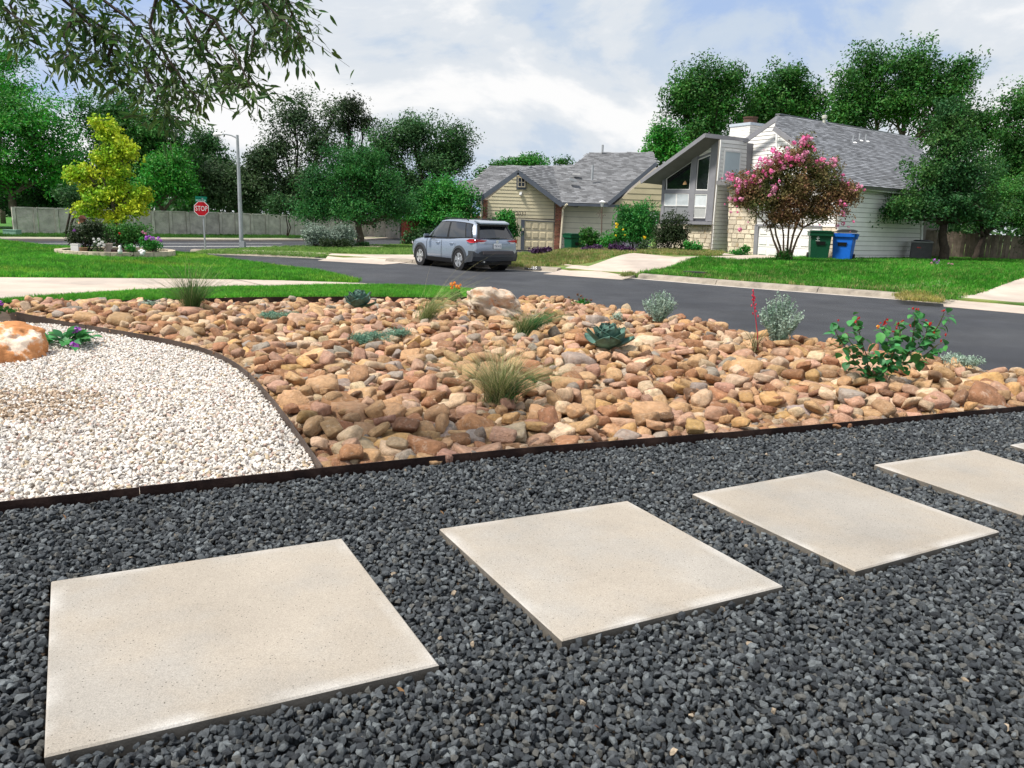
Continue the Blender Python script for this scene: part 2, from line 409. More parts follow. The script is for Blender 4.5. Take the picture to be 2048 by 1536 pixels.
# thin strips of pavement showing through the grass
m_walk = M('walk', (.5, .43, .34), var=.25, scale=5)
for px in ([(1500, 549.5), (1620, 557.5), (1760, 566), (1900, 572), (1900, 573.6), (1760, 567.6), (1620, 559), (1500, 551)], [(1038, 523.4), (1137, 526), (1180, 528.5), (1120, 529), (1038, 525.4)], [(480, 501), (600, 504), (665, 507.5), (640, 509), (590, 505.5), (480, 502.4)]):
    drape('sidewalk', px, m_walk, lift=.03, step=2)
# entry path to the stone pier
drape('path', [(1395, 503.5), (1420, 503), (1440, 506), (1470, 510.5), (1440, 511.5), (1415, 508)], m_conc, lift=.03, step=2)

# cross street verge and far kerb
FK = [(-46, 17.2), (-26.2, 39), (-16.8, 48.6), (-11.5, 55.5), (-9.6, 70), (-9.6, 95)]
vg = [(*p, -.11) for p in FK] + [(-9.6, 120, 0), (-120, 120, 0), (-120, 10, 0)]
sheet('verge', [(x, y, -.11) for x, y, _ in vg], m_turf, skirt=.3)
b = MB()
for i in range(len(FK) - 1):
    a0, a1 = np.array(FK[i]), np.array(FK[i + 1]); t = (a1 - a0) / np.linalg.norm(a1 - a0); n = np.array([t[1], -t[0]])
    b.prism([(*(a0 + n * .45), -.24), (*(a0 + n * .45), -.13), (*(a0 - n * .9), -.095), (*(a0 - n * .9), -.3)], [*(a1 - a0), 0])
o = b.build('kerb', m_conc); o['kind'] = 'structure'
# lane lines on the cross street
m_line = m_white
lm = thing('road_markings', None, None); lm['kind'] = 'structure'
def lane(off, a, c):
    p0, p1 = np.array([-26.2, 39.0]), np.array([-16.8, 48.6]); t = (p1 - p0) / np.linalg.norm(p1 - p0); n = np.array([t[1], -t[0]])
    q0 = p0 + n * off + t * a; q1 = p0 + n * off + t * c; w = n * .075
    me = mesh_np([(*(q0 - w), -.244), (*(q0 + w), -.244), (*(q1 + w), -.244), (*(q1 - w), -.244)], np.array([[0, 1, 2, 3]])); link("lane_line", me, m_line, lm)
lane(3.4, -6, 14); lane(7.0, -4, 13.5); lane(7.25, -4, 13.5)

# ------------------------------------------------------------------ our own lot
LAWN_TOP = [(-700, 466, .3), (-200, 472, .22), (0, 481, .15), (29, 485.5, .12), (78, 491, .08), (127, 494.5, .04), (235, 500, -.02), (340, 505, -.08), (397, 510, -.1), (458, 520, -.12), (555, 533, -.14), (641, 544, -.15), (719, 561.5, -.16)]
DRV_TOP = [(715, 565.5, -.17), (560, 560.5, -.09), (360, 557, -.03), (0, 554.5, 0), (-400, 552, .03), (-900, 548, .05)]
DRV_BOT = [(-900, 640, .03), (-400, 622, .02), (0, 603.5, 0), (117, 594.5, -.01), (273, 584.8, -.03), (400, 579.8, -.05), (458, 577.2, -.06), (560, 576, -.09), (653, 573, -.11), (785, 573.2, -.16), (860, 575, -.17)]
BED_BACK = [(0, 608, 0), (127, 606, 0), (260, 603, 0), (361, 600.5, -.01), (492, 596.5, -.02), (702, 595, -.04), (860, 597, -.05), (936, 596, -.06)]
P3 = lambda l: [at(x, y, z) for x, y, z in l]
lawn_poly = P3(LAWN_TOP) + P3(DRV_TOP)
sheet('lawn_ground', lawn_poly, m_turf, skirt=.35)
drv_poly = P3(DRV_TOP)[::-1] + [at(741, 567.5, -.2), at(770, 572, -.235), at(800, 574.5, -.235)] + P3(DRV_BOT)[::-1][1:]
sheet('driveway', drv_poly, m_conc, skirt=.3)
jt = [at(462, 556.8, -.05), at(548, 575.5, -.085)]
for j_ in jt: j_[2] += .006
jd = np.array([jt[1][0] - jt[0][0], jt[1][1] - jt[0][1], 0]); jd /= np.linalg.norm(jd); jn = np.array([-jd[1], jd[0], 0]) * .012
jo = link('driveway_joint', mesh_np([jt[0] - jn, jt[0] + jn, jt[1] + jn, jt[1] - jn], np.array([[0, 1, 2, 3]])), m_soil); jo['kind'] = 'structure'
strip_poly = P3(DRV_BOT[1:]) + [at(896, 578, -.18), at(960, 584, -.18), at(990, 592, -.15)] + P3(BED_BACK)[::-1] + [at(-400, 632, 0)]
sheet('lawn_ground', strip_poly, m_turf, skirt=.35)
BED_ROAD = [(990, 592), (1100, 602), (1200, 616), (1290, 632), (1440, 657), (1600, 682), (1740, 706), (1890, 722), (2048, 747), (2400, 790)]
bed_road = [at(x, y, .06) for x, y in BED_ROAD]
FRONT = [(-700, 1073), (0, 999), (320, 966), (640, 933), (1040, 893), (1400, 865.5), (1700, 840), (2048, 809), (2500, 771)]
front = [at(x, y, .06) for x, y in FRONT]
CURVE = [(20, 622), (60, 630), (110, 640), (178, 651.5), (266, 666), (344, 680.5), (406, 695), (453, 714), (487, 736), (512, 760), (556, 811), (594, 862), (625, 905), (644, 931)]
curve = [at(x, y, .06) for x, y in CURVE]
yard = [(-16, -4, -.06), (12, -4, -.06), (12, 5.5, -.06)] + [(p[0], p[1], -.06) for p in bed_road[::-1]] + [(*at(990, 592, -.06)[:2], -.06)] + [(*p[:2], -.06) for p in P3(BED_BACK)[::-1]] + [(-16, 11.2, -.06)]
sheet('yard_ground', yard, m_soil, skirt=.25)
# ================================================================== steel edging, pavers, gravel
m_steel = M('edging steel', (.026, .013, .011), rough=.55, var=.35, scale=5, bump=.25, bscale=50, metal=.2, col2=(.05, .028, .021), c2scale=2.5)
m_steel2 = M('edging steel worn', (.1, .075, .062), rough=.5, var=.3, scale=4, bump=.25, bscale=50, metal=.4, col2=(.06, .04, .032), c2scale=2.0)
def edging(label, pts, ztop, m, seclen, zbot=-.1, th=.007, loops=1):
    pts = np.array(pts)[:, :2]; seg = np.linalg.norm(np.diff(pts, axis=0), axis=1); s = np.concatenate([[0], np.cumsum(seg)])
    # smooth resample
    n = max(12, int(s[-1] / .12)); tt = np.linspace(0, s[-1], n)
    x = np.interp(tt, s, pts[:, 0]); y = np.interp(tt, s, pts[:, 1])
    if loops > 1:
        k = np.ones(loops) / loops; h = loops // 2
        xs = np.convolve(np.pad(x, h, mode='edge'), k, 'valid'); ys = np.convolve(np.pad(y, h, mode='edge'), k, 'valid')
        w = np.clip(np.minimum(tt, s[-1] - tt) / (loops * .06), 0, 1); x = x * (1 - w) + xs * w; y = y * (1 - w) + ys * w
    root = thing('steel_edging', label, 'edging', (x[0], y[0], 0), 'steel strips edging the beds')
    a = 0.0; kk = 0
    while a < s[-1] - .05:
        e = min(a + seclen, s[-1]); t = np.linspace(a + .002, e, max(3, int((e - a) / .12)))
        X = np.interp(t, tt, x); Y = np.interp(t, tt, y); P = np.stack([X, Y], 1); T = np.gradient(P, axis=0); T /= np.linalg.norm(T, axis=1)[:, None]; nn = np.stack([-T[:, 1], T[:, 0]], 1)
        zt = ztop + rng.uniform(-.004, .004); lean = (kk % 2) * .0035
        V = []
        for p, q in zip(P, nn):
            V += [(*(p + q * (th / 2 + lean)), zbot), (*(p - q * (th / 2 - lean)), zbot), (*(p - q * (th / 2 - lean)), zt), (*(p + q * (th / 2 + lean)), zt)]
        m_ = len(P); b = MB()
        b.add(V, [(i * 4 + j, i * 4 + (j + 1) % 4, i * 4 + 4 + (j + 1) % 4, i * 4 + 4 + j) for i in range(m_ - 1) for j in range(4)] + [(0, 1, 2, 3), tuple(range(m_ * 4 - 4, m_ * 4))[::-1]])
        b.build('edging_section', m, root); a += seclen; kk += 1
    return root
edging('long straight dark steel edging along the black gravel', front, .048, m_steel, 1.9)
edging('curved steel edging between white gravel and river rocks', curve, .062, m_steel2, 2.0, loops=5)
edging('dark steel edging between the grass strip and the river rocks', P3([(x, y, .03) for x, y, z in [(-300, 612, 0)] + BED_BACK]), .05, m_steel, 2.4)

# ---- pavers
m_pave = M('paver concrete', (.335, .297, .248), var=.08, scale=1.9, objrand=.05, bump=.2, bscale=700, rough=.9, col2=(.318, .295, .262), c2scale=1.7, c2pos=(.42, .6), speck=(48, .13, (.10, .085, .07)))
def pale_edges(m):
    t = m.node_tree; nd = t.nodes; b_ = nd['Principled BSDF']; src = b_.inputs['Base Color'].links[0].from_socket
    a = nd.new('ShaderNodeAttribute'); a.attribute_name = 'edge'; n = nd.new('ShaderNodeTexNoise'); n.inputs['Scale'].default_value = 3.2; n.inputs['Detail'].default_value = 6; tc_ = nd.new('ShaderNodeTexCoord'); t.links.new(tc_.outputs['Object'], n.inputs[0])
    mr = nd.new('ShaderNodeMapRange'); mr.inputs[1].default_value = .42; mr.inputs[2].default_value = .62; t.links.new(n.outputs[0], mr.inputs[0]); mu = nd.new('ShaderNodeMath'); mu.operation = 'MULTIPLY'; t.links.new(mr.outputs[0], mu.inputs[0]); t.links.new(a.outputs['Fac'], mu.inputs[1])
    mx = nd.new('ShaderNodeMix'); mx.data_type = 'RGBA'; t.links.new(mu.outputs[0], mx.inputs[0]); t.links.new(src, mx.inputs[6]); mx.inputs[7].default_value = (.46, .44, .41, 1)
    g = nd.new('ShaderNodeTexNoise'); g.inputs['Scale'].default_value = 260; g.inputs['Detail'].default_value = 3; t.links.new(tc_.outputs['Object'], g.inputs[0]); gr = nd.new('ShaderNodeMapRange'); gr.inputs[1].default_value = .3; gr.inputs[2].default_value = .7; gr.inputs[3].default_value = .8; gr.inputs[4].default_value = 1.2; t.links.new(g.outputs[0], gr.inputs[0])
    m2 = nd.new('ShaderNodeMix'); m2.data_type = 'RGBA'; m2.blend_type = 'MULTIPLY'; m2.inputs[0].default_value = 1; t.links.new(mx.outputs[2], m2.inputs[6]); t.links.new(gr.outputs[0], m2.inputs[7]); t.links.new(m2.outputs[2], b_.inputs['Base Color'])
pale_edges(m_pave)
m_paves = M('paver side, soiled', (.15, .135, .115), var=.25, scale=6, bump=.4, bscale=90, rough=.95)  # shade low on the slab is painted into this colour, together with dirt
PAVE = [[(102, 1162), (684, 1076), (878, 1328), (88, 1512)], [(879, 1057), (1255, 1001), (1566, 1171), (1124, 1280)], [(1385, 987), (1651, 939), (1999, 1062), (1711, 1141)],
        [(1749, 928.5), (1952, 899), (2238, 985), (2046, 1029)], [(2021, 889), (2180, 865), (2400, 920), (2250, 955)]]
pl = ['large tan concrete paver nearest the camera at bottom left', 'second tan concrete paver from the left with pale corners', 'third tan concrete paver from the left in the black gravel', 'fourth tan paver from the left, cut by the right photo edge', 'tan paver corner barely showing at the far right photo edge']
pav_polys = []
for q, lb in zip(PAVE, pl):
    P = np.array([at(x, y, .029) for x, y in q]); pav_polys.append(P[:, :2]); c = P.mean(0)
    bm = bmesh.new(); v = [bm.verts.new((*(p[:2] - c[:2]), .029)) for p in P]; f = bm.faces.new(v)
    r = bmesh.ops.extrude_face_region(bm, geom=[f])
    for g in r['geom']:
        if isinstance(g, bmesh.types.BMVert): g.co.z = -.03
    bmesh.ops.recalc_face_normals(bm, faces=bm.faces)
    top = [e for e in bm.edges if all(abs(w.co.z - .029) < 1e-5 for w in e.verts)]
    bmesh.ops.bevel(bm, geom=top, offset=.006, segments=1, affect='EDGES')
    tf = max((f_ for f_ in bm.faces if f_.normal.z > .9), key=lambda f_: f_.calc_area())
    bmesh.ops.inset_region(bm, faces=[tf], thickness=.055, use_even_offset=True); tf = max((f_ for f_ in bm.faces if f_.normal.z > .9), key=lambda f_: f_.calc_area())
    inner = {v_.index for v_ in tf.verts}; bm.verts.index_update(); inner = {v_.index for v_ in tf.verts}
    me = bpy.data.meshes.new('paver'); bm.to_mesh(me); bm.free()
    ea = me.attributes.new('edge', 'FLOAT', 'POINT'); ea.data.foreach_set('value', np.array([0.0 if i_ in inner else 1.0 for i_ in range(len(me.vertices))], np.float32))
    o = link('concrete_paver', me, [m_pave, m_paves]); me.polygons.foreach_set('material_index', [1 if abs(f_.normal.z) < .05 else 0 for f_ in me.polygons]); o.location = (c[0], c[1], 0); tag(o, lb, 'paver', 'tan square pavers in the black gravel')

# ---- crushed stone
def hull_stone(seed, n=14, flat=.7, jit=.25, bev=0.0):
    r = np.random.default_rng(seed); d = r.normal(size=(n, 3)); d /= np.linalg.norm(d, axis=1)[:, None]; d *= (1 + r.uniform(-jit, jit, (n, 1))); d *= np.array([1.15, .85, flat])
    bm = bmesh.new(); [bm.verts.new(p) for p in d]; h = bmesh.ops.convex_hull(bm, input=bm.verts)
    bmesh.ops.delete(bm, geom=[v for v in bm.verts if not v.link_faces], context='VERTS')
    if bev: bmesh.ops.bevel(bm, geom=bm.edges[:] + bm.verts[:], offset=bev, segments=1, affect='EDGES', clamp_overlap=True)
    me = bpy.data.meshes.new('stone'); bm.to_mesh(me); bm.free(); return me
def pal(n, cols, w, var=.2):
    cols = np.array(cols); k = rng.choice(len(cols), n, p=np.array(w) / sum(w)); c = cols[k] * rng.uniform(1 - var, 1 + var, (n, 1)); return np.concatenate([c, np.ones((n, 1))], 1)
def gravel(name, poly, step, rmin, rmax, cols, w, mat, label, layers=((-.024, 0), (.002, 1)), skip=None, variants=None, zvar=.012, patch=None):
    PP = []
    for z0, _ in layers:
        p = jitter_grid(poly, step)
        if skip is not None: p = p[~skip(p)]
        PP.append(np.concatenate([p, (z0 + rng.uniform(-zvar, zvar, (len(p), 1)))], 1))
    P = np.concatenate(PP); n = len(P)
    s = rng.uniform(rmin, rmax, n) * np.where(rng.random(n) < .12, 1.25, 1.0); sc = s[:, None] * rng.uniform(.85, 1.15, (n, 3))
    rot = np.stack([rng.normal(0, .55, n), rng.normal(0, .55, n), rng.uniform(0, 6.28, n)], 1)
    for v in variants: v.materials.append(mat)
    C_ = pal(n, cols, w)
    if patch is not None: C_[:, :3] = patch(P, C_[:, :3])
    return scatter(name, P, rot, sc, rng.integers(0, len(variants), n), C_, variants, label, 'gravel')
m_gdark = M('basalt chip', (0, 0, 0), tint=True, rough=.6, var=.25, scale=1.6, bump=.5, bscale=7, spec=.35)
m_gwhite = M('white chip', (0, 0, 0), tint=True, rough=.8, var=.12, scale=1.5, bump=.4, bscale=6)
dark_poly = np.array([p[:2] for p in front[1:]] + [np.array([7.5, 1.0]), np.array([-5.2, 1.0]), np.array([-5.1, 2.33])])
def shrink(P, d):
    c = P.mean(0); v = P - c; return c + v * (1 - d / np.linalg.norm(v, axis=1)[:, None])
def skip_pav(p):
    k = np.zeros(len(p), bool)
    for q in pav_polys: k |= inpoly(p[:, 0], p[:, 1], shrink(q, -.015))
    return k
dv = [hull_stone(100 + i, 20, .72, .24) for i in range(14)]
dark_in = dark_poly.copy(); dark_in[:8] += np.array([.02, -.03])
gravel('black_gravel', dark_in, .0215, .0100, .0162, [(.043, .050, .056), (.078, .087, .094), (.135, .150, .157), (.025, .029, .034), (.10, .10, .093), (.36, .29, .21)], [32, 30, 15, 13, 10, .25], m_gdark, 'black and blue grey crushed gravel around the square pavers', skip=skip_pav, variants=dv)
white_poly = np.array([p[:2] for p in curve[2:]] + [front[2][:2] + np.array([0, .03]), front[1][:2] + np.array([0, .03]), np.array([-5.1, 2.48]), np.array([-9.0, 7.0]), np.array([-8.6, 10.2])])
def tan_patch(P, c):    # tan stones spilled near the left edge and thinly elsewhere
    q = at(20, 812, 0)[:2]; d = np.hypot((P[:, 0] - q[0]) / .62, (P[:, 1] - q[1]) / .62) + .5 * (vnoise(np.c_[P[:, :2] * 4, P[:, :1] * 0], 5) - .5)
    k = (rng.random(len(P)) < np.clip(1.2 - d, 0, .6)); c[k] = np.array([.50, .385, .28]) * rng.uniform(.6, 1.25, (k.sum(), 1)); return c
wv = [hull_stone(300 + i, 18, .75, .2) for i in range(10)]
gravel('white_gravel', white_poly, .0235, .0112, .0172, [(.66, .61, .55), (.76, .72, .67), (.54, .46, .38), (.52, .38, .32), (.36, .33, .31), (.54, .44, .30)], [40, 34, 10, 5, 5, 4], m_gwhite, 'white and cream crushed gravel inside the curved steel edging', layers=((-.035, 0), (-.004, 1)), variants=wv, patch=tan_patch)
# ================================================================== river rocks
def ico(sub):
    bm = bmesh.new(); bmesh.ops.create_icosphere(bm, subdivisions=sub, radius=1); V = np.array([v.co[:] for v in bm.verts]); Fc = np.array([[v.index for v in f.verts] for f in bm.faces]); bm.free(); return V, Fc
ICO3 = ico(3); ICO2 = ico(2); ICO5 = ico(5)
def rock_mesh(seed, base=ICO3, planes=12, k=9, amp=.05, freq=2.2, jit=.22, name='river_rock', dims=(1, .8, .6), fine=0.0, ridge=0.0):
    r = np.random.default_rng(seed); V, Fc = base
    n = r.normal(size=(planes, 3)); n /= np.linalg.norm(n, axis=1)[:, None]; n = np.concatenate([n, np.eye(3), -np.eye(3)]); d = 1 + r.uniform(-jit, jit, len(n))
    q = np.maximum(V @ n.T / d, 0); rr = (q ** k).sum(1) ** (-1 / k)
    P = V * rr[:, None]
    for o, (fr, am) in enumerate(((freq, amp), (freq * 2.1, amp * .5), (freq * 5, fine))):
        if am: P = P + V * ((vnoise(P * fr + 17 + seed * 3.1, seed + o) - .5) * 2 * am)[:, None]
    if ridge:
        for fr, am in ((1.5, ridge), (3.4, ridge * .55), (8, ridge * .22)):
            q_ = np.abs(vnoise(P * fr + 31, seed + 77) - .5) * 2; P = P - V * ((np.clip(1 - q_ * 2.2, 0, 1) ** 1.5) * am)[:, None]
    P *= np.array(dims); return mesh_np(P, Fc, name, smooth=True)
m_rock = M('river rock', (0, 0, 0), tint=True, rough=.85, var=.2, scale=2.6, bump=.9, bscale=8, col2=None, spec=.2)
# second mottling layer on the rock: pale crust and rusty flecks
def mottle(m, sc, cA, a0, a1, mode='MIX', f=.6):
    t = m.node_tree; nd = t.nodes; b = nd['Principled BSDF']; src = b.inputs['Base Color'].links[0].from_socket
    tc = nd.new('ShaderNodeTexCoord'); oi = nd.new('ShaderNodeObjectInfo'); ad = nd.new('ShaderNodeVectorMath'); ad.operation = 'MULTIPLY_ADD'; ad.inputs[1].default_value = (91, 33, 57)
    t.links.new(oi.outputs['Random'], ad.inputs[0]); t.links.new(tc.outputs['Object'], ad.inputs[2])
    n = nd.new('ShaderNodeTexNoise'); n.inputs['Scale'].default_value = sc; n.inputs['Detail'].default_value = 7; n.inputs['Roughness'].default_value = .68; t.links.new(ad.outputs[0], n.inputs[0])
    mr = nd.new('ShaderNodeMapRange'); mr.inputs[1].default_value = a0; mr.inputs[2].default_value = a1; mr.inputs[4].default_value = f; t.links.new(n.outputs[0], mr.inputs[0])
    mx = nd.new('ShaderNodeMix'); mx.data_type = 'RGBA'; mx.blend_type = mode; t.links.new(mr.outputs[0], mx.inputs[0]); t.links.new(src, mx.inputs[6]); mx.inputs[7].default_value = (*cA, 1); t.links.new(mx.outputs[2], b.inputs['Base Color'])
mottle(m_rock, 2.4, (.30, .15, .07), .52, .75, f=.55)
mottle(m_rock, 3.1, (.62, .52, .42), .55, .72, f=.5)
mottle(m_rock, 14, (.14, .08, .05), .62, .7, f=.45)
RV = [rock_mesh(500 + i, ICO3, planes=4 + i % 7, k=[22, 9, 34, 14][i % 4], amp=[.05, .035, .08, .05][i % 4], jit=[.26, .16, .36, .24][i % 4], dims=[(1.1, .74, .52), (1, .82, .6), (1.15, .75, .42), (1.1, .62, .5), (1, .85, .68)][i % 5]) for i in range(22)]
for v in RV: v.materials.append(m_rock)
ROUND = [i % 4 in (1, 3) for i in range(22)]
PALR = [('tan', (.54, .355, .20), 36), ('pale cream', (.66, .515, .36), 18), ('reddish brown', (.38, .205, .115), 16), ('golden', (.56, .36, .165), 7), ('pinkish tan', (.52, .33, .235), 17), ('grey', (.36, .32, .28), 6), ('dark brown', (.27, .16, .10), 4)]
bed_poly = np.array([p[:2] for p in curve] + [p[:2] for p in front[3:]] + [p[:2] for p in bed_road[::-1]] + [at(x, y, 0)[:2] for x, y, z in BED_BACK[::-1]])
_bp = bed_poly
def edge_dist(p, poly):
    best = np.full(len(p), 1e9)
    for i in range(len(poly)):
        a, b = poly[i], poly[(i + 1) % len(poly)]; ab = b - a; t = np.clip(((p - a) @ ab) / (ab @ ab + 1e-12), 0, 1)
        best = np.minimum(best, np.linalg.norm(p - a - t[:, None] * ab, axis=1))
    return best
def zbed(x, y):   # the bed is heaped a little towards the street
    return .02 + .05 * np.clip((y - 6) / 5, 0, 1) - .15 * np.clip((y - 10.2) / 3, 0, 1) * np.clip((.6 - x) / 1.5, 0, 1)
# spots kept free of big rocks: (px, py, radius)
PLANT_SPOTS = [(385, 622, .3), (718, 617, .32), (1213, 703, .3), (1000, 800, .24), (845, 640, .16), (1055, 662, .2), (1510, 700, .12), (1317, 640, .24), (1555, 680, .26), (1770, 757, .14), (1160, 612, .14), (905, 598, .15), (990, 632, .62)]
spots = np.array([[*at(x, y, .03)[:2], r] for x, y, r in PLANT_SPOTS])
cell = {}
R = []
def try_add(x, y, r, f=.80):
    gx, gy = int(x / .4), int(y / .4)
    for i in range(gx - 1, gx + 2):
        for j in range(gy - 1, gy + 2):
            for (a, b, c) in cell.get((i, j), ()):
                if (a - x) ** 2 + (b - y) ** 2 < (f * (c + r)) ** 2: return False
    cell.setdefault((gx, gy), []).append((x, y, r)); R.append((x, y, r)); return True
lo, hi = bed_poly.min(0), bed_poly.max(0)
for (rmin, rmax, n, f) in ((.125, .18, 70, .85), (.085, .125, 900, .80), (.05, .085, 15000, .76), (.034, .055, 26000, .72)):
    x = rng.uniform(lo[0], hi[0], n * 2); y = rng.uniform(lo[1], hi[1], n * 2); k = inpoly(x, y, bed_poly); x, y = x[k], y[k]
    ed = edge_dist(np.stack([x, y], 1), bed_poly); r = rng.uniform(rmin, rmax, len(x))
    sdist = np.min(np.linalg.norm(np.stack([x, y], 1)[:, None] - spots[None, :, :2], axis=2) - spots[None, :, 2], axis=1)
    for i in range(len(x)):
        if ed[i] < r[i] * (1.38 if rmin > .08 else 1.12) or sdist[i] < r[i] * .35: continue
        try_add(x[i], y[i], r[i], f)
base_n = len(R)
R = np.array(R)
# a loose second layer lying on the first
up = []
cell2 = {}
for i in rng.permutation(base_n)[:int(base_n * .45)]:
    x, y, r = R[i]; r2 = rng.uniform(.045, .085); x += rng.uniform(-.1, .1); y += rng.uniform(-.1, .1)
    g = (int(x / .2), int(y / .2))
    if g in cell2: continue
    cell2[g] = 1; up.append((x, y, r2))
up = np.array(up); k = inpoly(up[:, 0], up[:, 1], bed_poly); up = up[k]
sdist = np.min(np.linalg.norm(up[:, None, :2] - spots[None, :, :2], axis=2) - spots[None, :, 2], axis=1); ed = edge_dist(up[:, :2], bed_poly)
up = up[(sdist > up[:, 2] * .3) & (ed > up[:, 2] * 1.15)]
allr = np.concatenate([np.c_[R, np.zeros(len(R))], np.c_[up, np.ones(len(up))]]); nR = len(allr)
kv = rng.integers(0, len(RV), nR); kc = rng.choice(len(PALR), nR, p=np.array([p[2] for p in PALR]) / sum(p[2] for p in PALR))
# fewer dark / grey stones far away, sorted warm
tint = np.array([.95, .90, .86]) * np.array([PALR[i][1] for i in kc]) * rng.uniform(.66, 1.12, (nR, 1)) * rng.uniform(.96, 1.04, (nR, 3))
rz = rng.uniform(0, 6.28, nR); tilt = rng.normal(0, .22, (nR, 2)) + allr[:, 3:4] * rng.normal(0, .25, (nR, 2))
sc = allr[:, 2:3] * rng.uniform(.92, 1.3, (nR, 3)); sc[:, 2] *= rng.uniform(.8, 1.1, nR)
zz = zbed(allr[:, 0], allr[:, 1]) + allr[:, 2] * .24 + allr[:, 3] * (.055 + allr[:, 2] * .30) - .03
P3d = np.stack([allr[:, 0], allr[:, 1], zz], 1)
# projected size of each
dv_ = P3d - EYEP; dep = dv_ @ FWD; px = 1024 + F * (dv_ @ RGT) / dep; py = 768 - F * (dv_ @ UPV) / dep
size = allr[:, 2] / dep; inside = (px > 0) & (px < 2048) & (py < 1536) & (dep > 1)
order = np.argsort(-np.where(inside, size * (1 + .25 * allr[:, 3]), -1)); top = order[:298]; rest = order[298:]
LAND = [('the big clump of feather grass', 1000, 790), ('the larger blue agave', 1213, 700), ('the smaller blue agave', 718, 615), ('the pitted limestone boulder', 990, 630), ('the red flowered bush', 1770, 750), ('the red yucca', 1510, 695),
        ('the corner of the white gravel', 640, 925), ('the curved edging', 500, 760), ('the curved edging', 590, 860), ('the straight edging', 850, 900), ('the straight edging', 1100, 880), ('the straight edging', 1400, 855), ('the straight edging', 1700, 832), ('the right photo edge', 2020, 780), ('the rounded silver bush', 1555, 680), ('the grey green ground cover', 760, 690), ('the left clump of feather grass', 385, 620)]
def rock_label(i):
    cn = PALR[kc[i]][0]; r = allr[i, 2]; vi = kv[i]
    szw = 'very large' if r > .14 else 'large' if r > .11 else 'medium' if r > .08 else 'small'
    shp = 'rounded' if ROUND[vi] else 'angular'
    d = [math.hypot((px[i] - a) , (py[i] - b) * 1.6) for _, a, b in LAND]; j = int(np.argmin(d)); nm, a, b = LAND[j]
    dx, dy = px[i] - a, py[i] - b
    if 'edging' in nm or 'corner' in nm:
        pos = ('against ' if d[j] < 70 else 'behind ') + nm
        if 'straight' in nm: pos += {850: ' at left', 1100: ' left of centre', 1400: ' right of centre', 1700: ' at right'}[a]
        elif 'curved' in nm: pos += {500: ' at its bend', 590: ' at its lower end'}[a]
    else:
        pos = (('left of ' if dx < 0 else 'right of ') if abs(dx) > abs(dy) * 1.3 else ('in front of ' if dy > 0 else 'behind ')) + nm
    return '%s %s %s rock %s%s' % (szw, shp, cn, 'loose ' if allr[i, 3] else '', pos)
LB = {i: rock_label(i) for i in top}
same = {}
for i in top: same.setdefault(LB[i], []).append(i)
for lb, ii in same.items():
    if len(ii) > 1:
        ii = sorted(ii, key=lambda i: -py[i]); w = {2: ['nearer', 'farther'], 3: ['nearest', 'middle', 'farthest']}.get(len(ii))
        if w is None: w = ['nearest', 'second nearest', 'third nearest', 'fourth nearest', 'fifth nearest', 'sixth nearest', 'seventh nearest'][:len(ii) - 1] + ['farthest']
        for q, i in zip(w, ii): LB[i] = q + ' ' + lb
for i in top:
    o = bpy.data.objects.new('river_rock', RV[kv[i]]); COL.objects.link(o); o.location = P3d[i]; o.rotation_euler = (tilt[i, 0], tilt[i, 1], rz[i]); o.scale = sc[i]
    o['tint'] = [float(v) for v in tint[i]]; tag(o, LB[i], 'rock', 'river rocks in the cobble bed')
RV2 = [me.copy() for me in RV]
scatter('river_rocks', P3d[rest], np.c_[tilt[rest], rz[rest]], sc[rest], kv[rest], np.c_[tint[rest], np.ones(len(rest))], RV2, 'smaller tan river rocks filling the cobble bed to the street', 'rocks')
# small filler stones between, colours darkened to paint shadow into the gaps
fp = jitter_grid(bed_poly, .07); fp = fp[edge_dist(fp, bed_poly) > .07]; nf = len(fp); cf = rng.choice(len(PALR), nf, p=np.array([p[2] for p in PALR]) / sum(p[2] for p in PALR))
scatter('river_pebbles', np.c_[fp, zbed(fp[:, 0], fp[:, 1]) - .035 + rng.uniform(-.01, .015, nf)], np.c_[rng.normal(0, .4, (nf, 2)), rng.uniform(0, 6.28, nf)], rng.uniform(.035, .06, (nf, 1)) * np.ones((1, 3)), rng.integers(0, 8, nf),
        np.c_[np.array([PALR[i][1] for i in cf]) * .6, np.ones(nf)], [RV[i].copy() for i in range(8)], 'small tan pebbles between the river rocks', 'pebbles')

# ================================================================== boulders
m_lime = M('pitted limestone', (.50, .41, .32), var=.25, scale=3.5, bump=1.6, bscale=9, rough=.9, col2=(.34, .2, .12), c2scale=3.4, c2pos=(.54, .66))
mottle(m_lime, 2.0, (.50, .215, .085), .55, .62, f=.85)
mottle(m_lime, 6.0, (.10, .065, .045), .56, .66, f=.85)
m_orange = M('orange boulder', (.60, .26, .10), var=.22, scale=4, bump=1.2, bscale=8, rough=.9, col2=(.74, .60, .47), c2scale=4.5, c2pos=(.50, .60))
def boulder(name, label, loc, dims, seed, m, rz_, planes=7, k=10, amp=.1, tiltv=(0, 0), ridge=.22):
    me = rock_mesh(seed, ICO5, planes=planes, k=k, amp=amp, freq=1.7, jit=.28, dims=dims, name=name, fine=.07, ridge=ridge)
    o = link(name, me, m); o.location = loc; o.rotation_euler = (tiltv[0], tiltv[1], rz_); return tag(o, label, 'boulder')
p = at(990, 640, .05)
boulder('limestone_boulder', 'pitted white limestone boulder with orange patch among river rocks', (p[0] + .02, p[1] + .3, .17), (.52, .40, .29), 911, m_lime, .15, amp=.20, tiltv=(0, .16))
p = at(10, 725, .0)
boulder('orange_boulder', 'orange and white boulder on white gravel at left photo edge', (p[0] - .30, p[1] + .24, .10), (.40, .36, .28), 933, m_orange, .4, amp=.07, ridge=.1)
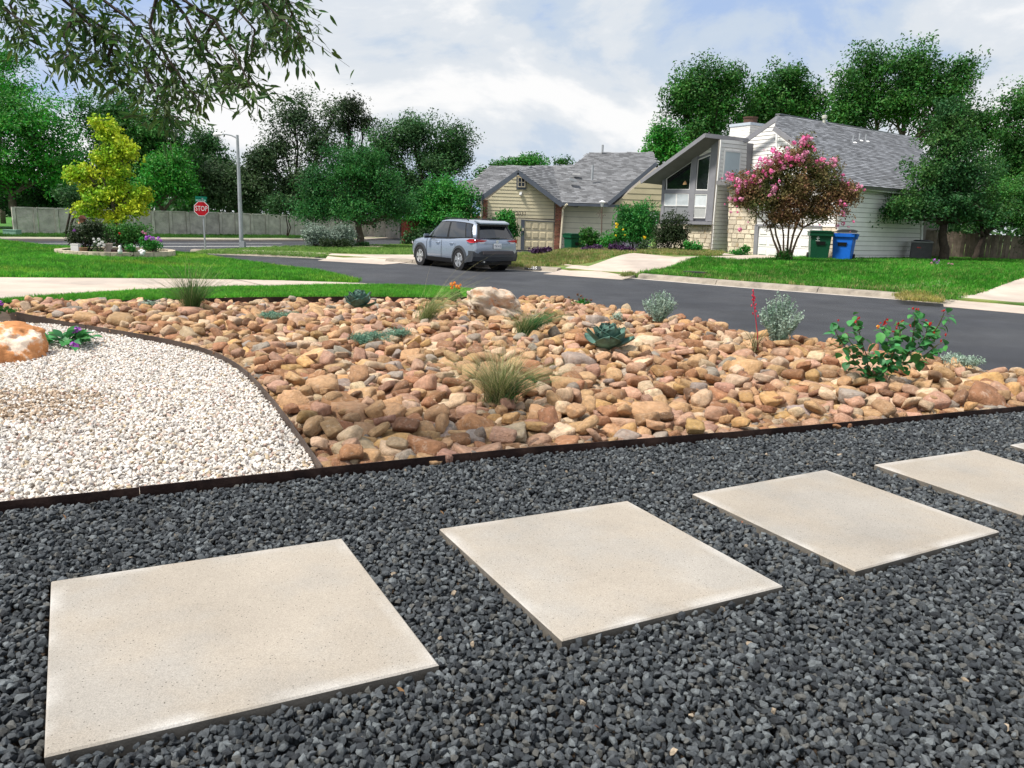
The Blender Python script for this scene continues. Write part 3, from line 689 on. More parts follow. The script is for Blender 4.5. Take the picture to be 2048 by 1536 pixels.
# ================================================================== grass
def tuft_mesh(seed, n, h, w, spread, lean):
    r = np.random.default_rng(seed); V = []; Q = []; T = []
    for i in range(n):
        a = r.uniform(0, 6.28); p = np.array([r.normal(0, spread), r.normal(0, spread), 0]); hh = h * r.uniform(.55, 1.15); d = np.array([math.cos(a), math.sin(a), 0]); s = np.array([-d[1], d[0], 0]) * w / 2
        l1 = r.uniform(.1, lean); k = len(V)
        m = p + d * hh * l1 * .35 + np.array([0, 0, hh * .55]); t = p + d * hh * l1 + np.array([0, 0, hh])
        V += [p - s, p + s, m + s * .8, m - s * .8, t]; Q.append((k, k + 1, k + 2, k + 3)); T.append((k + 3, k + 2, k + 4))
    return mesh_np(V, [np.array(Q), np.array(T)], 'tuft')
m_blade = M('grass blade', (0, 0, 0), tint=True, var=.0, rough=.6, spec=.2, island=.35, trans=.35)
def lawn(name, polys, dens, hmul, cols, w, label, zfun=None, zpts=None, skip=None, var=.25, patch=None):
    tv = [tuft_mesh(40 + i, 16, .07 * hmul, .0075 * hmul, .035 * hmul, .7) for i in range(6)]
    for t in tv: t.materials.append(m_blade)
    P = []
    for poly in polys:
        p = jitter_grid(poly, 1 / math.sqrt(dens)); P.append(p)
    p = np.concatenate(P)
    if skip is not None: p = p[~skip(p)]
    z = zfun(p) if zfun is not None else np.zeros(len(p))
    n = len(p); c = pal(n, cols, w, var)
    if patch is not None: c[:, :3] = patch(p, c[:, :3])
    pn = vnoise(np.c_[p * .8, np.zeros(n)], 3); c[:, :3] *= (.75 + .5 * pn)[:, None]
    sc = rng.uniform(.75, 1.25, (n, 1)) * np.ones((1, 3)); sc[:, 2] *= rng.uniform(.7, 1.2, n)
    return scatter(name, np.c_[p, z], np.c_[rng.normal(0, .12, (n, 2)), rng.uniform(0, 6.28, n)], sc, rng.integers(0, 6, n), c, tv, label, 'grass')
def zplane(pts):
    """least-squares tilted plane through outline points"""
    A = np.array(pts); X = np.c_[A[:, :2], np.ones(len(A))]; k = np.linalg.lstsq(X, A[:, 2], rcond=None)[0]
    return lambda p: np.c_[p, np.ones(len(p))] @ k
def znear(obj):
    """height of a sheet object, by vertical ray"""
    me = obj.data; bmq = bmesh.new(); bmq.from_mesh(me); from mathutils.bvhtree import BVHTree
    t = BVHTree.FromBMesh(bmq); bmq.free()
    def f(p):
        out = np.zeros(len(p))
        for i, (x, y) in enumerate(p):
            h = t.ray_cast(Vector((x, y, 5)), Vector((0, 0, -1))); out[i] = h[0].z if h[0] is not None else -.3
        return out
    return f
GREEN = [(.055, .25, .018), (.10, .34, .025), (.035, .17, .015), (.17, .36, .045)]
strip_o, lawn_o = bpy.data.objects['lawn_ground.001'], bpy.data.objects['lawn_ground']
def patchL(p, c):   # paler and drier patches
    k = np.clip((vnoise(np.c_[p * .45, np.zeros(len(p))], 9) - .5) * 3.2, 0, 1)[:, None] + (rng.random((len(p), 1)) < .06) * .8; k = np.minimum(k, 1); return c * (1 + k * np.array([1.1, .12, .5]))
lawn('grass_strip', [np.array(strip_poly)[:, :2]], 900, 1.0, GREEN, [35, 35, 15, 15], 'bright green grass strip between the driveway and the river rocks', zfun=znear(strip_o))
LP = np.array(lawn_poly)[:, :2]; vis = [p for p in lawn_poly]
lawn('lawn_grass', [LP[1:-1]], 170, 1.35, GREEN, [40, 30, 22, 8], 'green mown lawn left of the street', zfun=znear(lawn_o), skip=lambda p: p[:, 0] < -27, patch=patchL)
def zfar(p): return np.array([Zf(x, y) for x, y in p]) - .01
def vis_poly(px): return np.array([drop(x, y)[:2] for x, y in px])
RL = vis_poly([(1274, 547), (1334, 535), (1402, 527.5), (1480, 522.5), (1560, 518.5), (1618, 515), (1840, 509), (2048, 509), (2300, 512), (2300, 578), (2048, 580), (1950, 580), (1888, 600), (1794, 585), (1500, 564)])
def patchR(p, c):   # mown paler strip by the kerb
    k = np.clip((np.array([kerb_d(x, y) for x, y in p]) - 1.6) / .8, 0, 1)[:, None]; return c * (k + (1 - k) * np.array([1.5, .95, 1.6]))
lawn('front_lawn', [RL], 110, 1.7, [(.04, .22, .012), (.03, .15, .012), (.09, .28, .03), (.2, .27, .07)], [40, 28, 22, 10], 'long green front lawn before the white house', zfun=zfar, patch=patchR)
CLn = vis_poly([(380, 507.5), (506, 508), (629, 514.5), (665, 507), (824, 509.5), (900, 507), (1010, 510), (905, 489.5), (824, 489.5), (565, 493), (482, 497.5), (411, 501)])
CLn = np.array([[p[0], min(p[1], 46)] for p in CLn])
lawn('corner_lawn', [CLn], 60, 1.3, [(.13, .25, .05), (.2, .3, .08), (.09, .2, .035)], [40, 35, 25], 'pale green corner lawn under the trees', zfun=zfar)
ML = vis_poly([(1000, 511), (1024, 508), (1110, 494), (1177, 497), (1300, 495), (1447, 505), (1440, 512.5), (1267, 517), (1180, 525), (1140, 524), (1038, 522)])
ML = np.array([[p[0], min(p[1], 41)] for p in ML])
lawn('rough_grass', [ML, vis_poly([(1000, 531), (1060, 535), (1132, 528), (1080, 526), (1020, 524)])], 90, 1.9, [(.2, .2, .06), (.27, .24, .09), (.1, .2, .035), (.33, .29, .14)], [30, 25, 32, 13], 'dry olive grass in front of the tan house', zfun=zfar)
VG = np.array([FK[0], FK[1], FK[2], FK[3], FK[4]]); VG = np.concatenate([VG + np.array([-1.0, .9]), (VG + np.array([-4.5, 4.4]))[::-1]])
lawn('verge_grass', [VG], 30, 1.8, [(.055, .15, .02), (.04, .11, .018)], [50, 50], 'dark green verge grass below the concrete wall', zfun=lambda p: np.full(len(p), -.12))
WP = vis_poly([(1790, 590), (1840, 584), (1885, 597), (1880, 604), (1800, 599)])
lawn('dry_weeds', [WP + np.array([0, .0])], 160, 1.5, [(.3, .26, .07), (.36, .3, .12), (.2, .24, .05)], [40, 35, 25], 'dry yellow weeds growing over the kerb end', zfun=zfar)
KP = vis_poly([(1250, 553), (1272, 549), (1262, 546), (1240, 551)])
lawn('kerb_weeds', [KP], 160, 1.5, [(.13, .2, .04), (.2, .2, .07)], [50, 50], 'small weeds at the end of the kerb by the driveway', zfun=zfar)

# ================================================================== trees
def leaf_arrays(P, size, aspect=.5, up=.6, out=None, outw=.5, droop=0.0, r=rng):
    n = len(P); nr = r.normal(size=(n, 3)); nr /= np.linalg.norm(nr, axis=1)[:, None]; nr[:, 2] += up
    if out is not None: nr += out * outw
    nr /= np.linalg.norm(nr, axis=1)[:, None]
    a = r.normal(size=(n, 3)); a[:, 2] -= droop; a -= nr * (a * nr).sum(1)[:, None]; a /= np.linalg.norm(a, axis=1)[:, None]; b = np.cross(nr, a)
    s = (size * r.uniform(.65, 1.3, n))[:, None]
    V = np.stack([P - a * s * .5, P + b * s * aspect * .5 - a * s * .05, P + a * s * .5, P - b * s * aspect * .5 - a * s * .05], 1).reshape(-1, 3)
    return V, np.arange(n * 4).reshape(n, 4)
def crown_points(lobes, n, clump, shell=.45, flat=.75, rough=.22, per=45):
    """lobes: (centre, (rx, ry, rz)); returns leaf positions and outward directions"""
    w = np.array([l[1][0] * l[1][2] for l in lobes]); w = w / w.sum(); PP = []; OO = []; CC = []
    for (c, r), wi in zip(lobes, w):
        m = int(n * wi); k = max(6, m // per); d = rng.normal(size=(k, 3)); d /= np.linalg.norm(d, axis=1)[:, None]
        rad_ = rng.random(k) ** shell * (1 - rough * (rng.random(k) ** 2) * 1.6 + rng.normal(0, rough * .35, k))
        cc = d * rad_[:, None]; ci = rng.integers(0, k, m); cs = clump * rng.uniform(.55, 1.3, k)
        g = rng.normal(size=(m, 3)) * np.array([1, 1, flat]); g *= (rng.random(m) ** .3 / (np.linalg.norm(g, axis=1) + 1e-6))[:, None] * 1.5
        p = np.array(c) + cc[ci] * np.array(r) + g * cs[ci][:, None]
        PP.append(p); OO.append(d[ci]); CC.append(np.array(c) + cc * np.array(r))
    return np.concatenate(PP), np.concatenate(OO), CC
def wob(a, b, n, amp):
    t = np.linspace(0, 1, n)[:, None]; P = np.array(a) * (1 - t) + np.array(b) * t; P[1:-1] += rng.normal(0, amp, (n - 2, 3)); return P
m_bark = M('bark', (.11, .085, .065), var=.3, scale=6, bump=1, bscale=18, rough=.95)
m_barkd = M('dark bark', (.05, .038, .03), var=.3, scale=6, bump=1, bscale=18, rough=.95)
TRC = {}
def tree(label, Y, base, lobes, n, leaf, m, bark=None, tr=.16, clump=.5, stems=1, name='tree', cat='tree', group=None, shell=.5, up=.6, asp=.5, limbs=9, dr=.9, flat=.6, per=62, rough=.32, droop=0.0, split=.45, spread=.15):
    bark = bark or m_bark; x0, zb = base; s = Y / F
    B = np.array([*atY(x0, 480, Y)[:2], zb])
    root = thing(name, label, cat, B, group)
    LB = []
    for l in lobes:
        px_, py_, rx, ry = l[:4]; dY = l[4] if len(l) > 4 else 0.0
        c = atY(px_, py_, Y + dY); LB.append((c, (rx * s, rx * s * dr, ry * s)))
    P, O, CC = crown_points(LB, n, clump, shell, flat, rough, per)
    V, Q = leaf_arrays(P, leaf, asp, up, O, .5, droop)
    # wood
    b = MB(); top = np.mean([l[0] for l in LB], axis=0)
    for k in range(stems):
        off = np.array([rng.normal(0, .06), rng.normal(0, .06), 0]) * (stems > 1); e = B + (top - B) * split + np.array([rng.normal(0, spread), rng.normal(0, spread), 0]) * (1 if stems > 1 else .3) * (stems > 1 or 1)
        if stems == 1: e = np.array([B[0] + (top[0] - B[0]) * split * .7, B[1] + (top[1] - B[1]) * split * .7, B[2] + (top[2] - B[2]) * split])
        st = wob(B + off - np.array([0, 0, .1]), e, 6, tr * .25); f = tr / math.sqrt(stems)
        b.tube(st, np.linspace(f * 1.15, f * .75, 6), 7)
        for (c, r), cc in list(zip(LB, CC))[k::stems] if stems > 1 and len(LB) >= stems else zip(LB, CC):
            mid = wob(e, c, 5, .12 * r[0]); b.tube(mid, np.linspace(f * .6, f * .22, 5), 5)
            for q in cc[rng.choice(len(cc), min(limbs, len(cc)), replace=False)]:
                i = rng.integers(1, 5); b.tube(wob(mid[i], q, 4, .06 * r[0]), np.linspace(f * .2, f * .05, 4), 4, cap=False)
    b.build('trunk', bark, root, smooth=True)
    me = mesh_np(V - B, Q, 'crown'); link('crown', me, m, root)
    return root
lf_bright = leafmat('leaf bright green', (.06, .29, .03), col2=(.03, .16, .018))
lf_mid = leafmat('leaf mid green', (.055, .19, .03), col2=(.027, .105, .018))
lf_dark = leafmat('leaf dark green', (.038, .10, .032), col2=(.05, .145, .038))
lf_grey = leafmat('leaf grey green', (.07, .125, .05), col2=(.036, .075, .03))
lf_blue = leafmat('leaf blue green', (.038, .18, .034), col2=(.02, .105, .022))
lf_olive = leafmat('leaf olive', (.035, .06, .022), col2=(.02, .04, .014))
lf_yel = leafmat('leaf yellow green', (.50, .58, .03), isl=.3, hue=.022, col2=(.27, .50, .03), c2s=1.0)
lf_shrub = leafmat('leaf fresh green', (.05, .26, .035), col2=(.025, .14, .025))
lf_silver = leafmat('leaf silver', (.25, .32, .26), isl=.3, hue=.015, trans=.15, col2=(.16, .23, .18))
G_ = 'trees behind the concrete wall'
tree('big bright green tree behind the wall at far left', 54, (40, -.1), [(50, 250, 125, 95), (-40, 210, 90, 80), (110, 330, 70, 60), (10, 340, 90, 60), (-120, 300, 90, 100)], 39000, 0.216, lf_bright, tr=.3, clump=.55, group=G_)
tree('thin topped tree rising behind the big bright tree', 70, (10, -.1), [(12, 120, 48, 38), (-60, 150, 60, 60), (30, 180, 40, 40)], 7500, 0.24, lf_bright, tr=.2, clump=.6, group=G_)
tree('dark green broad tree behind the yellow tree', 58, (270, -.1), [(225, 235, 75, 62), (300, 270, 80, 70), (240, 330, 100, 70), (350, 330, 55, 60)], 36000, 0.224, lf_mid, tr=.3, clump=.5, group=G_)
tree('brighter green tree beside the stop sign', 52, (325, -.1), [(335, 340, 50, 50), (365, 375, 32, 30), (300, 380, 40, 35)], 13500, 0.184, lf_bright, tr=.2, clump=.45, group=G_)
tree('dark tree with a pointed top behind the street lamp', 66, (415, -.1), [(410, 290, 42, 42), (440, 340, 45, 50), (400, 350, 50, 50)], 15000, 0.24, lf_dark, tr=.22, clump=.5, group=G_)
tree('grey green tree behind the street lamp', 60, (450, -.1), [(430, 370, 55, 55), (500, 370, 50, 55), (520, 320, 25, 35)], 24000, 0.208, lf_grey, tr=.22, clump=.45, group=G_)
tree('tall thin willowy tree with see through crown', 62, (610, -.1), [(590, 235, 55, 60), (560, 290, 45, 50), (640, 290, 60, 70), (600, 380, 85, 70), (535, 330, 30, 50), (665, 225, 25, 30)], 23250, 0.2, lf_grey, bark=m_barkd, tr=.2, clump=.55, group=G_, shell=.6, rough=.4, limbs=16, per=26)
tree('thin crowned tree with a bent trunk showing', 64, (705, -.1), [(700, 215, 38, 28), (725, 245, 30, 26), (685, 250, 28, 24), (715, 330, 60, 45)], 10500, 0.2, lf_olive, bark=m_barkd, tr=.2, clump=.45, group=G_, rough=.4, limbs=18, per=24, shell=.6)
tree('dark oak behind the round tree', 60, (850, -.1), [(830, 265, 55, 52), (905, 285, 48, 45), (770, 300, 50, 55), (880, 330, 75, 40), (790, 370, 85, 50), (925, 320, 25, 25)], 40500, 0.192, lf_dark, bark=m_barkd, tr=.3, clump=.48, group=G_, rough=.28)
for i, (x_, w_) in enumerate(((-60, 120), (90, 90), (210, 90), (470, 90), (585, 70), (690, 80), (800, 70))):
    yy = 58 + 6 * (x_ > 400)
    tree(['dark undergrowth behind the wall at far left', 'dark undergrowth behind the wall under the big bright tree', 'dark undergrowth behind the yellow tree', 'dark undergrowth behind the wall by the street lamp', 'dark undergrowth behind the thin trunked tree', 'dark undergrowth behind the corner tree', 'dark undergrowth behind the red fence'][i], yy, (x_, -.1), [(x_, 395, w_, 32), (x_ + 20, 372, w_ * .8, 30)], 8250, 0.264, lf_dark, tr=.1, clump=.5, name='shrub', cat='shrub', group='undergrowth behind the wall')
tree('medium blue green tree on the corner lawn with a pale bed round it', 40.5, (722, -.08), [(705, 335, 62, 58), (640, 370, 48, 42), (765, 380, 52, 50), (700, 415, 95, 42), (625, 420, 42, 32), (800, 420, 35, 30), (745, 330, 35, 40)], 45000, 0.116, lf_blue, tr=.2, clump=.32, up=.5)
tree('round bright green tree left of the tan house', 46, (905, -.5), [(885, 390, 48, 40), (925, 400, 33, 28), (850, 410, 35, 30), (900, 430, 62, 32), (840, 440, 30, 25)], 30000, 0.152, lf_shrub, bark=m_barkd, tr=.12, clump=.34, stems=3)
GB = 'trees behind the houses'
tree('tall tree with dark limbs behind the gap of the houses', 66, (1400, 0), [(1400, 175, 60, 55), (1440, 210, 60, 50), (1365, 200, 40, 50), (1400, 260, 60, 45), (1460, 160, 35, 30)], 28500, 0.24, lf_mid, bark=m_barkd, tr=.35, clump=.6, group=GB, limbs=10)
tree('small fresh green tree between the two houses', 58, (1320, -.3), [(1325, 270, 32, 28), (1340, 300, 38, 30), (1310, 310, 25, 22)], 9000, 0.2, lf_bright, tr=.18, clump=.45, group=GB)
tree('dark tree behind the chimney of the white house', 68, (1540, 0), [(1540, 190, 75, 52), (1610, 210, 50, 48), (1520, 230, 60, 40), (1580, 160, 35, 30)], 25500, 0.256, lf_mid, tr=.3, clump=.6, group=GB)
tree('biggest dark tree behind the white house roof', 66, (1770, 0), [(1735, 150, 70, 62), (1830, 135, 60, 58), (1880, 190, 70, 55), (1700, 210, 55, 50), (1790, 210, 90, 60), (1920, 150, 35, 45), (1900, 250, 70, 45), (1960, 260, 50, 60), (1690, 235, 60, 35)], 54000, 0.24, lf_mid, tr=.35, clump=.6, group=GB)
tree('tree at the right photo edge behind the wooden fence', 62, (2060, 0), [(2060, 215, 70, 60), (2030, 290, 60, 60), (2080, 330, 80, 70), (2010, 350, 45, 60)], 25500, 0.24, lf_mid, tr=.3, clump=.55, group=GB)
tree('small far tree left above the tan house ridge', 85, (1065, -.5), [(1060, 322, 42, 10), (1040, 328, 40, 9)], 3900, 0.256, lf_bright, tr=.15, clump=.5, group=GB)
tree('small far tree right above the tan house ridge', 85, (1135, -.5), [(1128, 326, 18, 8), (1000, 333, 30, 8), (965, 350, 20, 18)], 3300, 0.256, lf_mid, tr=.15, clump=.5, group=GB)
tree('dark dense evergreen tree with yellowish top on the front lawn', 35, (1891, .18), [(1900, 280, 55, 60), (1870, 350, 75, 50), (1930, 350, 75, 60), (1850, 410, 85, 38), (1940, 420, 85, 45), (1905, 225, 35, 35), (1800, 420, 40, 22)], 42000, .125, leafmat('leaf evergreen', (.03, .115, .03), col2=(.055, .15, .03), c2s=.4), bark=m_barkd, tr=.2, clump=.27, rough=.3, up=.5)
tree('second smaller dark tree on the lawn by the fence', 38, (1952, .2), [(1985, 400, 60, 50), (2040, 400, 60, 55), (1965, 430, 50, 25), (2030, 432, 50, 28)], 30000, 0.108, lf_mid, bark=m_barkd, tr=.15, clump=.3, up=.5)
tree('yellow green young oak in the stone ring', 27.8, (236, -.02), [(212, 265, 26, 26), (245, 298, 34, 28), (205, 318, 26, 20), (228, 345, 34, 26), (165, 345, 34, 18), (205, 388, 48, 26), (265, 415, 36, 20), (180, 420, 32, 16), (287, 388, 16, 24), (205, 245, 20, 12), (146, 352, 18, 10), (240, 380, 26, 22), (230, 435, 40, 12)], 14250, 0.116, lf_yel, tr=.07, clump=.17, asp=.62, up=.4, shell=.5, limbs=6, per=30, split=.8, group=None)
# trunks showing in front of the wall
def thin_trunk(label, px, Y, zb, stems, r, leafn=0):
    B = np.array([*atY(px, 480, Y)[:2], zb]); root = thing('tree', label, 'tree', B, 'thin trunks by the concrete wall'); b = MB()
    for pts in stems:
        P = np.array([atY(x, y, Y) for x, y in pts]); b.tube(P, np.linspace(r, r * .6, len(P)), 6)
    b.build('trunk', m_barkd, root, smooth=True)
    x, y = stems[0][-1]; c = atY(x, y - 10, Y); s = Y / F
    P, O, _ = crown_points([(c, (28 * s, 28 * s, 12 * s))], leafn, .4); V, Q = leaf_arrays(P, .2); link('crown', mesh_np(V - B, Q), lf_dark, root)
thin_trunk('thin twin dark trunk in front of the concrete wall', 575, 52, -.1, [[(574, 472), (576, 455), (573, 440), (572, 428), (560, 418)], [(576, 472), (581, 455), (577, 442), (580, 430), (592, 420)]], .045, 1500)
thin_trunk('dark leaning trunk by the wall left of the yellow tree', 138, 44.5, -.1, [[(132, 468), (136, 445), (140, 428), (150, 415), (146, 400)], [(140, 466), (143, 445), (150, 430), (162, 422), (172, 412)]], .07, 1600)
# ================================================================== building helpers
m_tan = M('tan siding', (.70, .62, .43), var=.06, scale=1.5, bump=.15, bscale=90, rough=.75)
m_tanlight = M('cream paint', (.66, .59, .44), var=.05, scale=2, rough=.6)
m_tangar = M('tan garage door', (.68, .59, .40), var=.05, scale=1.5, rough=.55)
m_trim = M('slate blue trim', (.105, .12, .15), var=.08, scale=3, rough=.6)
m_whites = M('white siding', (.84, .825, .79), var=.06, scale=1.2, bump=.15, bscale=80, rough=.7)
m_wtrim = M('white trim', (.80, .79, .77), var=.04, scale=2, rough=.5)
m_grey = M('grey trim', (.235, .235, .255), var=.07, scale=2, rough=.6)
m_soff = M('soffit', (.19, .185, .19), var=.08, scale=2, rough=.8)
m_shing = M('shingle', (.19, .195, .205), var=.12, scale=1.0, island=.36, bump=.3, bscale=60, rough=.95)
m_shing2 = M('shingle blue', (.195, .205, .225), var=.12, scale=1.0, island=.36, bump=.3, bscale=60, rough=.95)
m_glass = M('dark glass', (.012, .014, .016), var=0, rough=.04, spec=.6)
m_glass2 = M('pane glass', (.05, .055, .06), var=0, rough=.05, spec=.6)
m_blind = M('blind', (.62, .66, .68), var=.05, scale=3, rough=.5)
m_screen = M('insect screen', (.23, .24, .25), var=.05, scale=3, rough=.6)
m_brick = M('brick', (.30, .125, .08), var=.15, scale=6, island=.45, hue=.015, bump=.5, bscale=60, rough=.9)
m_mortar = M('mortar', (.45, .40, .34), var=.15, scale=6, rough=.95)
m_stone = M('limestone block', (.62, .54, .42), var=.14, scale=3, bump=.9, bscale=14, rough=.9, col2=(.50, .34, .16), c2scale=.9, c2pos=(.6, .72), objrand=.22)
m_plast = M('dark fixture', (.03, .03, .032), var=0, rough=.5)
m_pipe = M('vent pipe', (.34, .36, .38), var=.1, rough=.6)
def clipz(poly, z0, z1):
    def half(P, f):
        out = []
        for i in range(len(P)):
            a, b = P[i], P[(i + 1) % len(P)]; fa, fb = f(a), f(b)
            if fa >= 0: out.append(a)
            if (fa > 0 > fb) or (fa < 0 < fb):
                t = fa / (fa - fb); out.append((a[0] + (b[0] - a[0]) * t, a[1] + (b[1] - a[1]) * t))
        return out
    P = half(list(poly), lambda p: p[1] - z0)
    return half(P, lambda p: z1 - p[1]) if len(P) > 2 else P
def clipu(poly, u0, u1):
    return [(b, a) for a, b in clipz([(z, u) for u, z in poly], u0, u1)]
def siding(pl, uzp, bh, m, parent, o=0.0, back=.03, z0=None, name='siding_board'):
    zs = [p[1] for p in uzp]; z = min(zs) if z0 is None else z0
    while z < max(zs):
        c = clipz(uzp, z + .015, z + bh - .002)
        if len(c) > 2 and max(p[1] for p in c) - min(p[1] for p in c) > .02:
            f = lambda p: .004 + .020 * (1 - (p[1] - z) / bh)
            A = [pl.P(p[0], p[1], o + f(p)) for p in c]; B = [pl.P(p[0], p[1], o - back) for p in c]; n = len(c); b = MB()
            b.add(A + B, [tuple(range(n)), tuple(range(2 * n - 1, n - 1, -1))] + [(i, i + n, (i + 1) % n + n, (i + 1) % n) for i in range(n)]); b.build(name, m, parent)
        z += bh
def slab(pl, uzp, o0, o1, name, m, parent, bevel=0.0):
    b = MB(); b.prism([pl.P(u, z, o0) for u, z in uzp], pl.n * (o1 - o0)); return b.build(name, m, parent, bevel=bevel)
m_sheath = M('sheathing', (.2, .18, .155), var=.1, scale=3, rough=.9)
def core(pl, uzp, depth, m, parent, name='wall'):
    m = m_sheath if m in (m_whites, m_tan) else m
    return slab(pl, uzp, -.02, -depth, name, m, parent)
def uzs(pl, px, cv): return [pl.uz(*cv(x, y)) for x, y in px]
def roof(ctrl, outline, m, parent, row=.17, wid=.34, th=.13, name='roof', mu=None):
    """ctrl: three world points fixing the plane; outline: pixels; shingles are a stuff part of the roof"""
    A, B_, C_ = [np.array(c) for c in ctrl]; n = np.cross(B_ - A, C_ - A); n /= np.linalg.norm(n)
    if n[2] < 0: n = -n
    P = []
    for x, y in outline:
        d = ray(x, y); P.append(EYEP + d * (((A - EYEP) @ n) / (d @ n)))
    P = np.array(P)
    h = np.cross(n, [0, 0, 1.0]); h /= np.linalg.norm(h); s = np.cross(h, n); s = s if s[2] > 0 else -s
    b = MB(); b.prism(P, -n * th); r = b.build(name, mu or m_soff, parent)
    Q = np.c_[(P - P[0]) @ h, (P - P[0]) @ s]; lo_, hi_ = Q.min(0), Q.max(0); V = []; k = 0; y = lo_[1] + .02
    while y < hi_[1]:
        xs = lo_[0] + (k % 2) * wid * .5 + rng.uniform(0, .1)
        g = np.arange(xs, hi_[0], wid); cx = g + wid / 2; ok = inpoly(cx, np.full(len(cx), y + row / 2), Q)
        for u in g[ok]:
            w = wid * rng.uniform(.93, .99); e = rng.uniform(-.012, .012)
            for (a, c, l) in ((u, y + e, .03), (u + w, y + e, .03), (u + w, y + row + .03, .006), (u, y + row + .03, .006)): V.append(P[0] + h * a + s * c + n * l)
        y += row; k += 1
    if V:
        V = np.array(V); q = np.arange(len(V)).reshape(-1, 4); me = mesh_np(V - np.array(root_loc(r)), q); o = link('shingle', me, m, r); o['kind'] = 'stuff'
    return r
def board(a, b_, w, h, name, m, parent, up=(0, 0, 1)):
    q = MB(); q.beam(a, b_, w, h, up); return q.build(name, m, parent)
def window(pl, uzp, parent, fm, gm, o=.04, fw=.06, bars=(), name='window', inner=None):
    """frame ring built from boards + pane; uzp: outline (convex)"""
    c = np.mean(uzp, axis=0); U = np.array(uzp); b = MB(); n = len(U)
    ins = U + (c - U) * (fw / np.maximum(np.linalg.norm(c - U, axis=1), .05))[:, None] * 1.3
    for i in range(n):
        j = (i + 1) % n; b.prism([pl.P(*U[i], 0), pl.P(*U[j], 0), pl.P(*ins[j], 0), pl.P(*ins[i], 0)], pl.n * (o + .035))
    w = b.build(name, fm, parent)
    q = MB(); q.prism([pl.P(u, z, .0) for u, z in ins], pl.n * (o + .008)); p = q.build('pane', gm, w)
    for (a, e) in bars:
        t = MB(); A = pl.P(*(U[0] * 0 + np.array(a)), o + .02); E_ = pl.P(*np.array(e), o + .02); t.beam(A, E_, .03, .03, pl.n if abs(A[2] - E_[2]) > .2 else (0, 0, 1)); t.build('glazing_bar', fm, w)
    return w

# ================================================================== tan house
Z5 = lambda x, y: (900 + x * 480 / 2048, 270 + y * 360 / 1536)
a_ = rad(5); H1 = Plane((0, 48), (math.cos(a_), math.sin(a_))); H1w = Plane(H1.p[:2] - H1.n[:2] * .5, H1.u)
base1 = H1.hit(*Z5(600, 1030)); th = thing('tan_house', 'tan sided house with brick piers and a grey shingle roof', 'house', (*base1[:2], -.65))
gw = uzs(H1, [(290, 548), (580, 318), (905, 572), (885, 1060), (285, 1060)], Z5)
core(H1, gw, 5, m_tan, th)
siding(H1, uzs(H1, [(322, 548), (580, 335), (890, 566), (886, 718), (322, 700)], Z5), .205, m_tan, th)
siding(H1, uzs(H1, [(318, 700), (575, 712), (572, 1060), (300, 1060)], Z5), .205, m_tan, th)
slab(H1, uzs(H1, [(578, 712), (890, 728), (890, 742), (606, 722), (600, 1040), (574, 1040)], Z5), 0, .05, 'door_casing', m_tanlight, th)
slab(H1, uzs(H1, [(606, 720), (636, 724), (630, 1050), (600, 1050)], Z5), 0, .08, 'door_jamb', m_trim, th)
slab(H1, uzs(H1, [(636, 724), (886, 738), (886, 744), (636, 731)], Z5), 0, .08, 'door_head', m_trim, th)
gd = uzs(H1, [(636, 730), (884, 744), (880, 1050), (630, 1050)], Z5)
def garage_door(pl, uzp, rows, cols, m, parent, mp):
    b = MB(); b.prism([pl.P(u, z, -.02) for u, z in uzp], pl.n * .05); d = b.build('garage_door', m, parent)
    U = np.array(uzp); q = lambda s, t: (U[3] * (1 - s) + U[2] * s) * (1 - t) + (U[0] * (1 - s) + U[1] * s) * t
    for r in range(rows):
        for c in range(cols):
            s0, s1 = (c + .12) / cols, (c + .88) / cols; t0, t1 = (r + .2) / rows, (r + .82) / rows
            w = MB(); A = [q(s0, t0), q(s1, t0), q(s1, t1), q(s0, t1)]; cc = np.mean(A, axis=0); I = [a + (cc - a) * .16 for a in A]
            V = [pl.P(*a, .031) for a in A] + [pl.P(*i, .06) for i in I]
            w.add(V, [(4, 5, 6, 7)] + [(i, (i + 1) % 4, 4 + (i + 1) % 4, 4 + i) for i in range(4)]); w.build('panel', mp, d)
        if r:
            t = r / rows; g = MB(); g.prism([pl.P(*q(0, t - .006), .02), pl.P(*q(1, t - .006), .02), pl.P(*q(1, t + .006), .02), pl.P(*q(0, t + .006), .02)], pl.n * .0115); g.build('joint', m_soff, d)
    return d
garage_door(H1, gd, 4, 4, m_tangar, th, m_tangar)
# brick piers: joined bricks, each standing proud of the mortar
def pier(pl, uzp, name, o=.1):
    s = slab(pl, uzp, -.02, o, name, m_mortar, th); U = np.array(uzp); u0, u1, z0, z1 = U[:, 0].min(), U[:, 0].max(), U[:, 1].min(), U[:, 1].max(); b = MB(); z = z0; k = 0
    while z < z1 - .05:
        u = u0 - (k % 2) * .1
        while u < u1:
            a, e = max(u + .006, u0 - .004), min(u + .21, u1 + .004)
            if e - a > .04: c = pl.P((a + e) / 2, z + .04, o + .004); R3 = np.stack([pl.u, -pl.n, [0, 0, 1]], 1); b.box(c, (e - a, .03, .068), R3)
            u += .22
        z += .08; k += 1
    o_ = b.build('brick', m_brick, s); o_['kind'] = 'stuff'
pier(H1, uzs(H1, [(900, 590), (955, 590), (940, 1030), (882, 1030)], Z5), 'brick_pier'); pier(H1, uzs(H1, [(286, 548), (322, 548), (318, 760), (286, 760)], Z5), 'brick_pier')
ww = uzs(H1w, [(940, 575), (1430, 590), (1430, 1010), (930, 1030)], Z5); core(H1w, ww, 6, m_tan, th)
siding(H1w, uzs(H1w, [(958, 590), (1430, 600), (1430, 1010), (942, 1030)], Z5), .34, M('cream siding', (.78, .74, .60), var=.06, scale=1.5, rough=.75), th)
